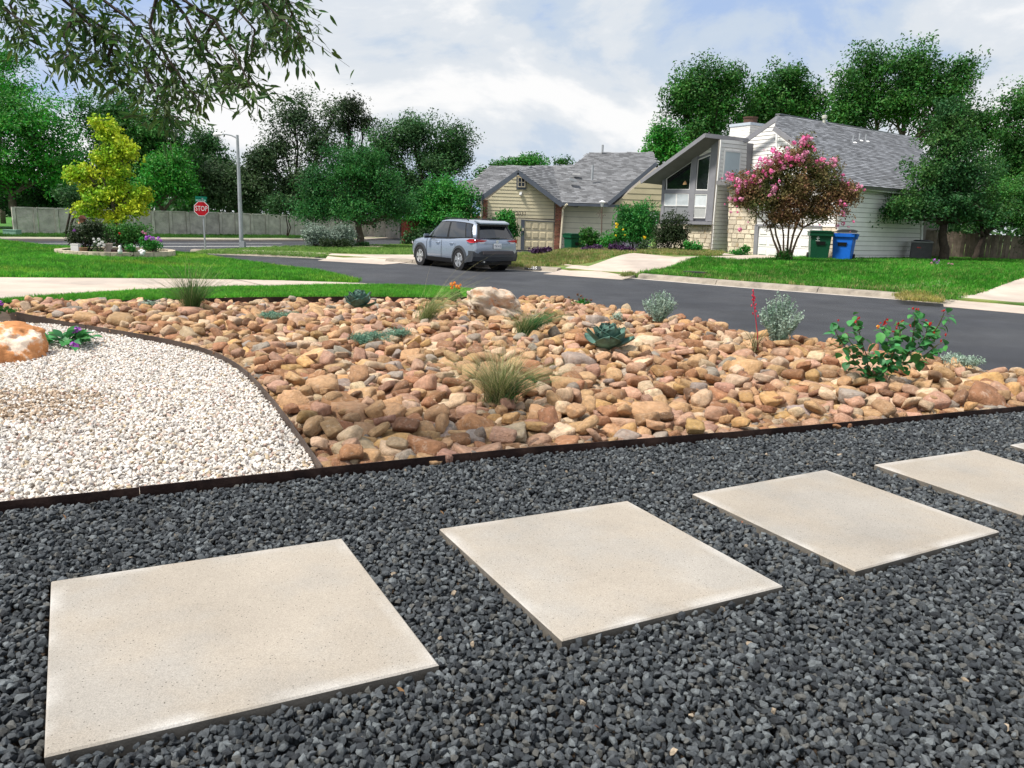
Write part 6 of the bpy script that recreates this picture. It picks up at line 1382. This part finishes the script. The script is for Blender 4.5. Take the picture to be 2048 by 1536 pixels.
for k in range(18): a = 2 * math.pi * k / 18; b.box((tr_[0] + 1.15 * math.cos(a), tr_[1] + .8 * math.sin(a), -.04), (.36, .2, .1), Matrix.Rotation(a + 1.57, 3, 'Z'))
o = b.build('stone_edging', m_blk, None, base=(0, 0, 0)); tag(o, 'low ring of pale stones round the corner tree trunk', 'edging')
bush('dark grassy plants inside the ring of stones', [(710, 490, 20, 5), (732, 488, 10, 6)], 39.6, -.08, 900, .12, lf_dark, name='garden_plant', cat='plant', clump=.08)
# planter contents
bush('rose bush with one pink flower at left in the planter', [(168, 470, 30, 22), (150, 475, 20, 16), (195, 472, 24, 22), (185, 455, 20, 18)], 25.6, pz + .05, 5200, .075, lf_olive, name='rose_bush', cat='shrub', clump=.13, flowers=[(148, 461, 3.6, m_purp), (158, 446, 2, m_peach)])
bush('dark bushy plant behind the planter trunk', [(255, 470, 30, 26), (222, 468, 26, 20), (280, 470, 20, 22)], 26.6, pz + .05, 5200, .08, lf_mid, name='shrub', clump=.14, flowers=[(239, 467, 2.4, m_redf), (285, 464, 2.6, m_pinkp), (291, 467, 2.6, m_pinkp)])
bush('purple phlox in the right of the planter', [(306, 492, 20, 9), (296, 482, 14, 9)], 25.2, pz + .05, 1700, .07, lf_shrub, name='flowering_plant', cat='plant', clump=.09, flowers=[(293, 476, 5.2, m_purp), (305, 477, 5.2, m_purp), (317, 478, 4.6, m_purp), (322, 481, 3.2, m_purp), (299, 472, 3, m_purp)])
bush('white flowering plant in the middle of the planter', [(198, 486, 14, 8)], 24.9, pz + .06, 500, .06, lf_grey, name='flowering_plant', cat='plant', clump=.07, flowers=[(190, 484, 3.4, m_whitef), (197, 478, 3.4, m_whitef), (204, 484, 3.6, m_whitef), (196, 490, 3.2, m_whitef), (208, 490, 3.2, m_whitef), (200, 487, 3.4, m_whitef), (187, 478, 2.6, m_whitef)])
bush('small green plant beside the white ornament', [(263, 496, 8, 7)], 24.6, pz + .06, 500, .06, lf_shrub, name='garden_plant', cat='plant', clump=.06, flowers=[(262, 490, 2, m_whitef), (268, 492, 1.8, m_whitef)])
s25 = 25 / F
def pot(label, px, y0, y1, w, Y, m, round_=True):
    c = atY(px, y0, Y); h = (y0 - y1) * Y / F; r = w / 2 * Y / F; b = MB()
    if round_: b.lathe((0, 0, 0), [(r * .75, 0), (r, h * .85), (r * 1.06, h * .86), (r * 1.06, h), (r * .9, h), (r * .85, h * .8), (.01, h * .8)], 14)
    else: b.box((0, 0, h / 2), (2 * r, 1.4 * r, h)); b.box((0, 0, h), (2.08 * r, 1.5 * r, h * .1))
    o = b.build('plant_pot', m, None, base=(0, 0, 0)); o.location = (c[0], c[1], pz + .09); return tag(o, label, 'pot', 'pots inside the planter')
pot('white square planter box at left in the stone ring', 152, 499, 482, 15, 25.0, m_wtrim, False); pot('brown wooden tub next to the white planter box', 167, 500, 488, 15, 24.8, M('tub wood', (.3, .19, .1), var=.2, rough=.8)); pot('pale stone pot leaning behind the trunk', 216, 498, 478, 18, 25.2, m_conc); pot('dark brown pot just right of the trunk', 250, 503, 493, 15, 24.7, M('dark pot', (.06, .03, .028), var=.15, rough=.6), False); pot('dark brown low pot left of the trunk', 229, 503, 494, 10, 24.9, MATS['dark pot'], False)
b = MB(); r_ = 5.5 * s25
V, Fc = ICO2; wp = atY(283, 497, 24.7)
for (dx, dz, q) in ((0, 3.5, 5.8), (-4.2, 7.5, 3.8), (3.5, 7.2, 4.2), (0, 9.5, 3.6)): b.add(V * q * s25 * np.array([1, .8, .85]) + np.array([dx * s25, 0, dz * s25]), [tuple(f) for f in Fc])
o = b.build('garden_ornament', m_wtrim, None, smooth=True, base=(0, 0, 0)); o.location = (wp[0], wp[1], pz + .09); tag(o, 'white rounded stone ornament on the planter rim', 'ornament')
b = MB(); b.lathe((0, 0, 0), [(.06, 0), (.07, .1), (.03, .16), (.05, .22), (.02, .26)], 10); o = b.build('garden_figurine', m_wtrim, None, smooth=True, base=(0, 0, 0)); q = atY(240, 500, 24.2); o.location = (q[0], q[1], pz + .15); tag(o, 'tiny white figurine on the planter rim by the trunk', 'figurine')
bh = atY(165, 441, 25.6); hb = thing('bird_house', 'small brown bird house on a pole above the rose bush', 'bird house', (bh[0], bh[1], pz)); b = MB(); b.tube([(bh[0], bh[1], pz), bh], .015, 5); b.build('pole', m_barkd, hb); b = MB(); b.box(bh, (.14, .14, .14)); b.build('box', M('bird house wood', (.16, .075, .04), var=.2), hb)
b = MB(); b.prism([bh + np.array([-.12, -.09, .06]), bh + np.array([0, -.09, .17]), bh + np.array([.12, -.09, .06])], (0, .18, 0)); b.build('roof', M('bird house roof', (.14, .05, .035), var=.2), hb)

# ================================================================== plants in the cobble bed
m_straw = M('grass straw', (.42, .38, .20), var=0, island=.35, hue=.02, rough=.7, trans=.3); m_gg = M('grass olive', (.16, .20, .07), var=0, island=.4, hue=.025, rough=.7, trans=.3); m_gd = M('grass dark green', (.045, .11, .03), var=0, island=.4, hue=.02, rough=.7, trans=.3); m_ge = M('grass emerald', (.025, .16, .045), var=0, island=.35, hue=.02, rough=.7, trans=.3)
def strands(n, h, spread, lean, w, seed, dirb=(0, 0), seg=5, base=.05, curl=1.0):
    r = np.random.default_rng(seed); V = []; Q = []
    for i in range(n):
        a = r.uniform(0, 6.283); l = lean * r.uniform(.08, 1.0) ** .8; d = np.array([math.cos(a) * l + dirb[0], math.sin(a) * l + dirb[1], 0]); L_ = h * r.uniform(.55, 1.1); p0 = np.array([r.normal(0, base), r.normal(0, base), 0]); sd = np.array([-math.sin(a + r.normal(0, .6)), math.cos(a), 0]); k0 = len(V)
        for j in range(seg + 1):
            t = j / seg; q = p0 + d * L_ * (t ** (1 + .45 * curl)) * spread + np.array([0, 0, L_ * (t - .42 * curl * l * t * t)]); ww = w * (1 - t) ** .7 + .0003
            V += [q - sd * ww / 2, q + sd * ww / 2]
        for j in range(seg): k = k0 + 2 * j; Q.append((k, k + 1, k + 3, k + 2))
    return np.array(V), np.array(Q)
def feather(label, px, py, hpx, wpx, parts, z=.04):
    p = at(px, py, z); p = at(px, py, float(zbed(p[0], p[1])) + .05); sc_ = np.linalg.norm(p - EYEP) / F; root = thing('feather_grass', label, 'grass clump', p, 'ornamental grass clumps'); h = hpx * sc_ * 1.6
    for (nm, n, hm, lean, m, dirb, seed, w) in parts:
        V, Q = strands(n, h * hm, wpx / hpx * 1.2, lean, w, seed, dirb); link(nm, mesh_np(V, Q), m, root)
    return root
feather('tall dark green clump of grass at the left of the cobbles', 385, 626, 78, 95, [('blades', 420, .8, .95, m_gd, (0, 0), 1, .006), ('pale_blades', 140, .95, .9, m_gg, (0, 0), 2, .004), ('flower_stalks', 26, 1.15, .9, m_straw, (0, 0), 3, .003)])
feather('big straw coloured clump of feather grass in the front cobbles', 1000, 804, 92, 118, [('blades', 420, .85, 1.0, m_gg, (0, 0), 4, .0048), ('pale_blades', 300, .95, 1.0, m_straw, (-.1, 0), 5, .0036), ('green_blades', 170, .55, .5, m_ge, (.85, -.1), 6, .005), ('flower_stalks', 34, 1.5, .45, m_straw, (-.15, 0), 7, .0024)])
feather('pale thin clump of feather grass left of the limestone boulder', 850, 644, 52, 62, [('blades', 240, .85, .7, m_gg, (.35, 0), 8, .005), ('pale_blades', 170, 1.15, .8, M('grass pale', (.34, .42, .17), var=0, island=.3, rough=.7, trans=.3), (.7, 0), 9, .004), ('flower_stalks', 22, 1.8, .6, m_straw, (.55, 0), 10, .003)])
feather('green clump of grass before the limestone boulder', 1052, 668, 42, 66, [('blades', 260, .85, .85, m_gg, (-.1, 0), 11, .005), ('green_blades', 320, .9, .6, m_ge, (.5, 0), 12, .007), ('pale_blades', 100, 1.1, .9, m_straw, (.2, 0), 13, .004)])
# agaves
m_agave = M('agave leaf', (.085, .165, .135), var=.12, scale=6, rough=.55, bump=.1, bscale=30, col2=(.11, .23, .18), c2scale=3, spec=.35)
m_spine = M('agave spine', (.07, .04, .03), var=0, rough=.5)
def agave_leaf():
    V = []; nu, nv = 7, 5
    for i in range(nu + 1):
        t = i / nu; w = .30 * (math.sin(math.pi * (.18 + .80 * t) ** 1.0)) ** .75 if t < .97 else .012
        for j in range(nv):
            s = (j / (nv - 1) - .5) * 2; V.append((t + .0, s * w, .13 * (s * s) * (1 - t * .3) + .16 * t * t))
    fc = np.array([(i * nv + j, (i + 1) * nv + j, (i + 1) * nv + j + 1, i * nv + j + 1) for i in range(nu) for j in range(nv - 1)]); V = np.array(V)
    V2 = V.copy(); V2[:, 2] -= .05 * (1 - (np.abs(V[:, 1]) / .31)) * (1 - V[:, 0] * .7); n = len(V)
    rim = [(i * nv, (i + 1) * nv, n + (i + 1) * nv, n + i * nv) for i in range(nu)] + [(i * nv + nv - 1, n + i * nv + nv - 1, n + (i + 1) * nv + nv - 1, (i + 1) * nv + nv - 1) for i in range(nu)]
    return np.concatenate([V, V2]), np.concatenate([fc, fc[:, ::-1] + n, np.array(rim)])
_av, _af = agave_leaf(); AG = mesh_np(_av, _af, 'agave_leaf', True); AG.materials.append(m_agave)
_sp = MB(); _sp.lathe((0, 0, 0), [(.012, 0), (.008, .05), (.001, .12)], 6, (1, 0, .5)); SPM = _sp.mesh(); SPM.materials.append(m_spine)
def agave(label, px, py, wpx, seed, n=26):
    p = at(px, py, zbed(*at(px, py, .05)[:2]) + .045); R_ = wpx * np.linalg.norm(p - EYEP) / F / 2 * 1.25; root = thing('agave', label, 'agave', p, 'blue agaves in the cobble bed'); r = np.random.default_rng(seed)
    for i in range(n):
        f = i / (n - 1); el = rad(10 + 70 * f ** .8 + r.uniform(-5, 5)); az = i * 2.39996 + r.uniform(-.15, .15); L_ = R_ * (1.08 - .30 * f) * r.uniform(.92, 1.08)
        o = bpy.data.objects.new('leaf', AG); COL.objects.link(o); o.parent = root; o.scale = (L_, L_ * 1.5, L_ * 1.1); o.rotation_euler = Euler((0, -el, az), 'XYZ'); o.location = (0, 0, .02 + .05 * f)
        q = bpy.data.objects.new('spine', SPM); COL.objects.link(q); q.parent = o; q.location = (.985, 0, .155)
    return root
agave('larger blue green agave rosette in the middle cobbles', 1214, 702, 82, 21, 28); agave('smaller blue green agave at the back by the grass strip', 718, 619, 56, 22, 26)
# grey green mats, silver bushes
lf_mat = leafmat('mat leaf', (.13, .27, .19), isl=.35, hue=.015, col2=(.20, .31, .22), c2s=3); lf_sil2 = leafmat('silver sage', (.32, .42, .34), isl=.3, hue=.015, trans=.15, col2=(.16, .27, .19), c2s=5)
def mat_plant(label, lobes, n, m, leaf=.026):
    p0 = at(lobes[0][0], lobes[0][1], .05); root = thing('ground_cover', label, 'ground cover', (p0[0], p0[1], zbed(p0[0], p0[1])), 'grey green ground covers'); LB = []
    for x, y, rx, ry in lobes: c = at(x, y, .06); c = np.array([c[0], c[1], zbed(c[0], c[1]) + .10]); s = np.linalg.norm(c - EYEP) / F; LB.append((c, (rx * s, rx * s * .75, .045)))
    P, O, _ = crown_points(LB, n, .03, .8, .6, .15, 14); P[:, 2] += .05 * vnoise(P * 9, 4); V, Q = leaf_arrays(P, leaf, .4, .5, O); link('foliage', mesh_np(V - np.array(root.location), Q), m, root); return root
mat_plant('blue green ground cover mat left of the small agave', [(548, 648, 36, 8), (580, 650, 24, 7)], 2600, lf_mat); mat_plant('grey green ground cover mat in the middle cobbles', [(745, 692, 44, 10), (720, 696, 24, 8), (798, 683, 28, 10)], 3600, lf_mat); mat_plant('pale silvery ground cover at the street edge on the right', [(1930, 742, 34, 8), (1900, 736, 20, 7)], 2200, lf_sil2); mat_plant('tiny pale ground cover behind the large agave', [(1235, 652, 16, 5)], 500, lf_sil2); mat_plant('small pale tuft among the rocks by the dark grass clump', [(302, 618, 16, 6)], 600, lf_sil2)
def sage(label, px, py, wpx, hpx, seed, n=62):
    c0 = at(px, py, .06); c0 = at(px, py, zbed(c0[0], c0[1]) + .06); s = np.linalg.norm(c0 - EYEP) / F; root = thing('silver_bush', label, 'bush', c0, 'silver sage bushes by the street'); r = np.random.default_rng(seed); b = MB(); LP_ = []; LT = []
    for i in range(n):
        a = r.uniform(0, 6.283); rr = math.sqrt(r.random()); top = np.array([math.cos(a) * rr * wpx * s * .5, math.sin(a) * rr * wpx * s * .42, hpx * s * (.98 - .42 * rr ** 2) * r.uniform(.78, 1.08)]); pts = wob(np.array([top[0] * .2, top[1] * .2, 0]), top, 5, .01); b.tube(pts + np.array(c0), np.linspace(.004, .002, 5), 4, cap=False)
        for t in np.linspace(.15, 1.02, 20): q = np.array([np.interp(t, np.linspace(0, 1, 5), pts[:, k]) for k in range(3)]); LP_.append(q + r.normal(0, .008, 3)); LP_.append(q + r.normal(0, .012, 3))
    b.build('stems', lf_sil2, root); P = np.array(LP_); V, Q = leaf_arrays(P, .032, .45, .25, P / (np.linalg.norm(P, axis=1)[:, None] + 1e-6), .5); link('foliage', mesh_np(V, Q), lf_sil2, root); return root
sage('smaller silver bush at the street edge of the cobbles', 1317, 643, 70, 62, 31); sage('larger rounded silver bush beside the red yucca', 1556, 684, 86, 92, 32, 90)
# red yucca
p = at(1508, 703, .1); ry = thing('red_yucca', 'red yucca with one tall thin red flower stalk', 'yucca', p); sy = np.linalg.norm(p - EYEP) / F
V, Q = strands(34, 62 * sy, 1.0, .95, .011, 51, (0, 0), 6, .02, 1.0); link('blades', mesh_np(V, Q), M('yucca blade', (.17, .16, .075), var=0, island=.3, rough=.6), ry)
m_rs = M('yucca red', (.42, .02, .05), var=0, island=.15, rough=.55); Yv = p[1]; b = MB(); SP_ = [atY(x, y, Yv) for x, y in ((1516, 700), (1515, 668), (1511, 635), (1507, 605), (1506, 580))]; b.tube(SP_, [.006, .0055, .005, .004, .003], 6); b.build('stalk', m_rs, ry)
for i, (x, y) in enumerate([(1506, 582), (1507, 587), (1505, 592), (1508, 594), (1505, 600), (1509, 601), (1507, 606), (1511, 610), (1503, 612), (1510, 617), (1512, 623), (1506, 628), (1516, 633), (1509, 597)]):
    c = atY(x, y, Yv - .01); b = MB(); b.lathe(c, [(.002, -.012), (.009, 0), (.007, .016), (.002, .022)], 6, (rng.uniform(-.5, .5), rng.uniform(-.5, .5), 1)); b.build('bell_flower', m_rs, ry)
# lantana: stems, every leaf and every flower head its own piece
pL = at(1768, 762, .1); YL2 = pL[1]; la = thing('lantana', 'red flowered lantana bush with large green leaves near the street', 'bush', pL); LZ = lambda x, y: (1640 + x * 280 / 2048, 590 + y * 200 / 1463)
m_lst = M('lantana stem', (.10, .085, .035), var=.15, rough=.8); b = MB(); lst = [[(760, 1190), (640, 1110), (500, 960), (380, 780), (260, 600), (195, 440)], [(740, 1190), (700, 1050), (690, 900), (640, 780), (590, 600), (540, 420), (525, 340)], [(770, 1180), (900, 1130), (1000, 1020), (1050, 900), (1040, 750), (960, 560), (900, 450)], [(790, 1170), (930, 1090), (1080, 1000), (1280, 870), (1480, 740), (1600, 640), (1660, 520)], [(1290, 870), (1340, 740), (1370, 540), (1390, 330), (1395, 240)], [(1080, 1000), (1330, 990), (1560, 860), (1700, 740), (1800, 690)], [(1480, 740), (1560, 560), (1560, 400)], [(1600, 640), (1740, 430), (1820, 260)], [(1050, 900), (1150, 700), (1180, 520), (1140, 430)], [(1000, 1020), (880, 900), (740, 960)], [(640, 780), (470, 730), (400, 620)]]
tips = []
for st_ in lst:
    o_ = rng.uniform(-.12, .12); Pm = np.array([atY(*LZ(*q), YL2 + o_ * (i / len(st_))) for i, q in enumerate(st_)]); b.tube(Pm, np.linspace(.0075, .003, len(Pm)), 5)
    for i in range(1, len(Pm)): 
        for t in (.25, .6, 1.0): tips.append(Pm[i - 1] * (1 - t) + Pm[i] * t)
b.build('stems', m_lst, la)
def big_leaf():
    V = []
    for t, w in ((0, .0), (.12, .22), (.3, .37), (.5, .37), (.7, .27), (.88, .12), (1, 0)):
        zc = .16 * math.sin(t * 2.2) ; V += [(t, -w, zc + .10 * w * 2), (t, 0, zc), (t, w, zc + .10 * w * 2)]
    fc = [(3 * i + j, 3 * i + 3 + j, 3 * i + 4 + j, 3 * i + 1 + j) for i in range(6) for j in (0, 1)]; return mesh_np(np.array(V), np.array(fc), 'leaf', True)
LFM = big_leaf(); LFM.materials.append(M('lantana leaf', (.05, .22, .06), var=.1, scale=4, rough=.5, trans=.25, objrand=.4, hue=.02, spec=.3)); sL = YL2 / F * 280 / 2048
hand = [(160, 600, 90, 'd'), (180, 430, 70, 'd'), (230, 430, 80, 'd'), (320, 830, 120, 'd'), (370, 650, 90, 'd'), (270, 680, 100, 'd'), (500, 590, 70, 'd'), (480, 500, 60, 'd'), (590, 470, 80, 'd'), (660, 680, 90, 'd'), (500, 680, 110, 'd'), (540, 790, 70, 'd'), (870, 580, 100, 'd'), (970, 500, 80, 'd'), (1000, 540, 80, 'd'), (1090, 670, 110, 'd'), (1070, 800, 120, 'd'), (1140, 530, 80, 'd'), (1400, 430, 110, 'd'), (1240, 470, 110, 'd'), (1240, 640, 110, 'd'), (1480, 480, 90, 'd'), (1390, 560, 90, 'd'), (1540, 610, 90, 'd'), (1760, 560, 110, 'd'), (1720, 490, 80, 'd'), (1650, 720, 110, 'd'), (1400, 890, 110, 'd'), (1470, 1010, 100, 'd'), (1290, 830, 90, 'd'), (1060, 1080, 110, 'd'), (1240, 1010, 90, 'd'), (820, 1060, 80, 'd'), (670, 1110, 80, 'd'), (390, 1010, 90, 'd'), (1760, 830, 90, 'd'), (1540, 920, 80, 'd'), (1750, 340, 70, 'd'), (1860, 370, 70, 'd'), (1350, 310, 60, 'd'), (1470, 280, 60, 'd'), (900, 690, 100, 'd'), (980, 720, 100, 'd'), (820, 740, 100, 'd'), (1180, 760, 100, 'd'), (1200, 850, 90, 'd'), (930, 930, 90, 'd'), (1310, 640, 80, 'd'), (1430, 680, 90, 'd'), (1600, 560, 80, 'd'), (1690, 620, 90, 'd')]
def put_leaf(p, L_, r):
    o = bpy.data.objects.new('leaf', LFM); COL.objects.link(o); o.parent = la; o.location = Vector(p) - root_loc(la); o.scale = (L_, L_, L_); o.rotation_euler = Euler((r.normal(0, .5), r.uniform(.1, 1.25), r.uniform(0, 6.28)), 'XYZ')
rL = np.random.default_rng(77)
for x, y, l, _ in hand: put_leaf(atY(*LZ(x, y - l * .35), YL2 + rL.uniform(-.22, .2)), l * 1.75 * sL, rL)
for t in tips:
    for _ in range(2): put_leaf(t + rL.normal(0, .035, 3), rL.uniform(70, 120) * sL * 1.3, rL)
for x, y, r in [(265, 375, 30), (565, 343, 32), (515, 390, 24), (390, 578, 28), (965, 390, 50), (850, 465, 36), (1140, 420, 32), (1205, 383, 28), (1125, 478, 30), (1065, 535, 28), (1320, 445, 34), (1360, 200, 24), (1410, 205, 28), (1440, 212, 22), (1805, 233, 30), (1610, 420, 32), (1555, 370, 20), (1840, 580, 28), (1770, 668, 24), (990, 360, 22), (1670, 550, 18), (885, 408, 16), (930, 438, 16)]:
    blossom(la, atY(*LZ(x, y), YL2 - .08), r * sL * .95, m_redf if x != 850 else m_orf, 'flower_head', .55)
# small flowering plants
def small_plant(label, px, py, w, h, n, leaf, m, fl, z=.05, cat='plant', fr=.85):
    c = at(px, py, z); s = np.linalg.norm(c - EYEP) / F; root = thing('flowering_plant', label, cat, c, 'small flowering plants'); P, O, _ = crown_points([(c + np.array([0, 0, h * s * .45]), (w * s / 2, w * s / 2, h * s * .45))], n, .02, .6, .9, .2, 12); V, Q = leaf_arrays(P, leaf, .4, .2, O); link('foliage', mesh_np(V - c, Q), m, root); b = MB()
    for f in fl:
        q = atY(f[0], f[1], c[1] - .03); b.tube(wob(c, q, 4, .01), .003, 4, cap=False); blossom(root, q, f[2] * s, f[3], 'flower_head', fr)
    b.build('stems', m, root); return root
small_plant('orange flowered plant at the end of the grass strip', 912, 603, 30, 26, 500, .04, lf_mid, [(903, 569, 4.5, m_orf), (909, 567, 4.2, m_orf), (914, 572, 4.5, m_orf), (904, 576, 4.4, m_orf), (917, 575, 4, m_orf), (921, 570, 3, m_orf)])
small_plant('dry brown headed flower plant at the street edge', 1162, 616, 44, 22, 650, .035, lf_shrub, [(1131, 601, 3.2, m_brownf), (1137, 594, 3, m_brownf), (1156, 589, 3.4, m_brownf), (1162, 592, 3.2, m_brownf), (1166, 597, 3.2, m_brownf), (1173, 600, 3.4, m_brownf), (1181, 600, 3.6, m_brownf), (1146, 600, 2.8, m_brownf), (1178, 605, 3, m_brownf), (1158, 599, 3, m_brownf)])
pv = at(135, 690, .02); bp = thing('flowering_plant', 'low leafy plant with two purple flowers beside the orange boulder', 'plant', pv, 'small flowering plants'); sV = np.linalg.norm(pv - EYEP) / F
for i in range(54):
    a = rL.uniform(0, 6.28); rr = abs(rL.normal(0, .5)); q = pv + np.array([math.cos(a) * rr * 48 * sV, math.sin(a) * rr * 40 * sV, rL.uniform(.01, .10)]); o = bpy.data.objects.new('leaf', LFM); COL.objects.link(o); o.parent = bp; o.location = Vector(q - pv); L_ = rL.uniform(16, 32) * sV; o.scale = (L_, L_ * .8, L_); o.rotation_euler = Euler((rL.normal(0, .4), rL.uniform(-.6, .5), a), 'XYZ')
blossom(bp, atY(156, 661, pv[1] - .05), 7 * sV, m_purp, 'flower_head'); blossom(bp, atY(150, 689, pv[1] - .15), 7.5 * sV, m_purp, 'flower_head'); blossom(bp, atY(146, 664, pv[1] - .05), 3 * sV, m_purp, 'flower_head')
small_plant('purple flowered plant at the far left end of the cobbles', 2, 628, 50, 18, 420, .04, lf_mid, [(3, 606, 4, m_purp), (-6, 608, 3.5, m_purp)])

# ================================================================== branch hanging over the camera
m_leafb = M('overhead leaf', (.06, .13, .025), var=0, objrand=.35, island=.35, hue=.03, rough=.45, trans=.35, spec=.35)
def twig_leaf():
    V = [(0, 0, 0), (.25, .13, .02), (.6, .12, .0), (1, 0, -.12), (.6, -.12, .0), (.25, -.13, .02), (.3, 0, -.035), (.65, 0, -.05)]
    return np.array(V, float), np.array([(0, 6, 1, 1), ]) , [(0, 6, 1), (1, 6, 7, 2), (2, 7, 3), (0, 5, 6), (5, 4, 7, 6), (4, 3, 7)]
br = thing('overhanging_branch', 'dark leafy tree branch hanging into the top left of the view', 'branch', atY(200, -150, 4.6)); b = MB(); BL = []
main = [[(-60, -160), (60, -60), (150, 20), (230, 70), (290, 130), (330, 190), (365, 235)], [(-60, -160), (150, -80), (320, -30), (430, 40), (470, 110), (500, 170), (510, 190)], [(150, -80), (380, -60), (510, -10), (560, 35), (605, 76)], [(60, -60), (20, 10), (40, 60), (60, 90)], [(150, 20), (130, 70), (140, 110), (125, 118)], [(230, 70), (215, 120), (240, 160), (225, 165)], [(320, -30), (300, 50), (330, 110), (380, 180), (400, 200)], [(430, 40), (400, 90), (420, 140), (405, 190)], [(520, -10), (540, 40), (565, 80), (580, 92)], [(-60, -160), (-40, -20), (10, 20), (90, 70)], [(320, -30), (370, 30), (395, 80), (440, 130), (470, 175)], [(60, -60), (180, -20), (260, 40), (300, 90), (345, 150), (352, 190)], [(380, -60), (450, -10), (510, 60), (500, 110)], [(510, -10), (570, 0), (585, 28), (572, 50)], [(150, 20), (190, 60), (190, 100), (205, 130)], [(290, 130), (300, 170), (335, 215), (330, 235)], [(-60, -160), (300, -120), (530, -60), (565, -10), (575, 8)]]
for st_ in main:
    dY = rng.uniform(-.7, .7); Pm = np.array([atY(x, y, 4.6 + dY * i / len(st_)) for i, (x, y) in enumerate(st_)]); n_ = len(Pm); b.tube(Pm, np.linspace(.012, .002, n_), 5)
    for i in range(1, n_):
        for t in np.linspace(.0, 1, 9):
            q = Pm[i - 1] * (1 - t) + Pm[i] * t
            y_ = st_[i][1]
            if y_ < -40 and rng.random() < .5: continue
            for k in range(1 + (rng.random() < .25)):
                e = q + rng.normal(0, 1, 3) * np.array([.095, .2, .07]) - np.array([0, 0, .035]); b.tube(wob(q, e, 3, .01), [.002, .0015, .001], 3, cap=False)
                for f in np.linspace(.3, 1, 5): BL.append((q * (1 - f) + e * f + rng.normal(0, .012, 3), e - q))
b.build('twigs', m_barkd, br)
V0_, _, TF = twig_leaf(); me_l = bpy.data.meshes.new('leaf'); me_l.from_pydata([tuple(v) for v in V0_], [], TF); me_l.materials.append(m_leafb)
ordr = rng.permutation(len(BL)); RV_ = []; RF = []
for k, i in enumerate(ordr):
    p, d = BL[i]; d = d / (np.linalg.norm(d) + 1e-6) + rng.normal(0, .55, 3) - np.array([0, 0, .55]); d /= np.linalg.norm(d); L_ = rng.uniform(.045, .085); rot = Vector(d).to_track_quat('X', 'Z').to_matrix() @ Matrix.Rotation(rng.uniform(0, 6.28), 3, 'X')
    if k < 300:
        o = bpy.data.objects.new('leaf', me_l); COL.objects.link(o); o.parent = br; o.matrix_basis = Matrix.Translation(Vector(p) - br.location) @ rot.to_4x4() @ Matrix.Diagonal((L_, L_, L_, 1))
    else:
        W3 = (V0_ * L_) @ np.array(rot).T + p - np.array(br.location); q = len(RV_) * 8; RV_.append(W3); RF += [tuple(a + q for a in f) for f in TF]
bq = MB(); bq.add(np.concatenate(RV_), RF); o = link('foliage', bq.mesh(), m_leafb, br); o['kind'] = 'stuff'
# ---- litter lying on the gravel
LM = bpy.data.meshes.new('dry_leaf'); LM.from_pydata([tuple(v) for v in (V0_ * np.array([1, 1.3, 1.6]))], [], TF); LM.materials.append(M('dry leaf', (.17, .085, .045), var=0, objrand=.4, hue=.02, rough=.8))
for x, y, l, lb in [(258, 708, .09, 'curled brown dry leaf on the white gravel'), (880, 1021, .05, 'small reddish dry leaf on black gravel left of the second paver'), (793, 1374, .06, 'pale dry leaf on black gravel right of the largest paver'), (1483, 1046, .045, 'yellow dry leaf beside the long edge of the third paver'), (125, 1028, .06, 'pale dry leaf on black gravel by the steel edging at left'), (1188, 1450, .05, 'brown dry leaf on black gravel near the bottom photo edge'), (1472, 1335, .045, 'dark red leaf on black gravel below the second paver')]:
    p = at(x, y, .03); o = bpy.data.objects.new('dry_leaf', LM); COL.objects.link(o); o.location = p; l *= .7; o.scale = (l, l, l); o.rotation_euler = (rng.normal(0, .5), rng.normal(0, .4), rng.uniform(0, 6.28)); tag(o, lb, 'leaf', 'dry leaves on the gravel')
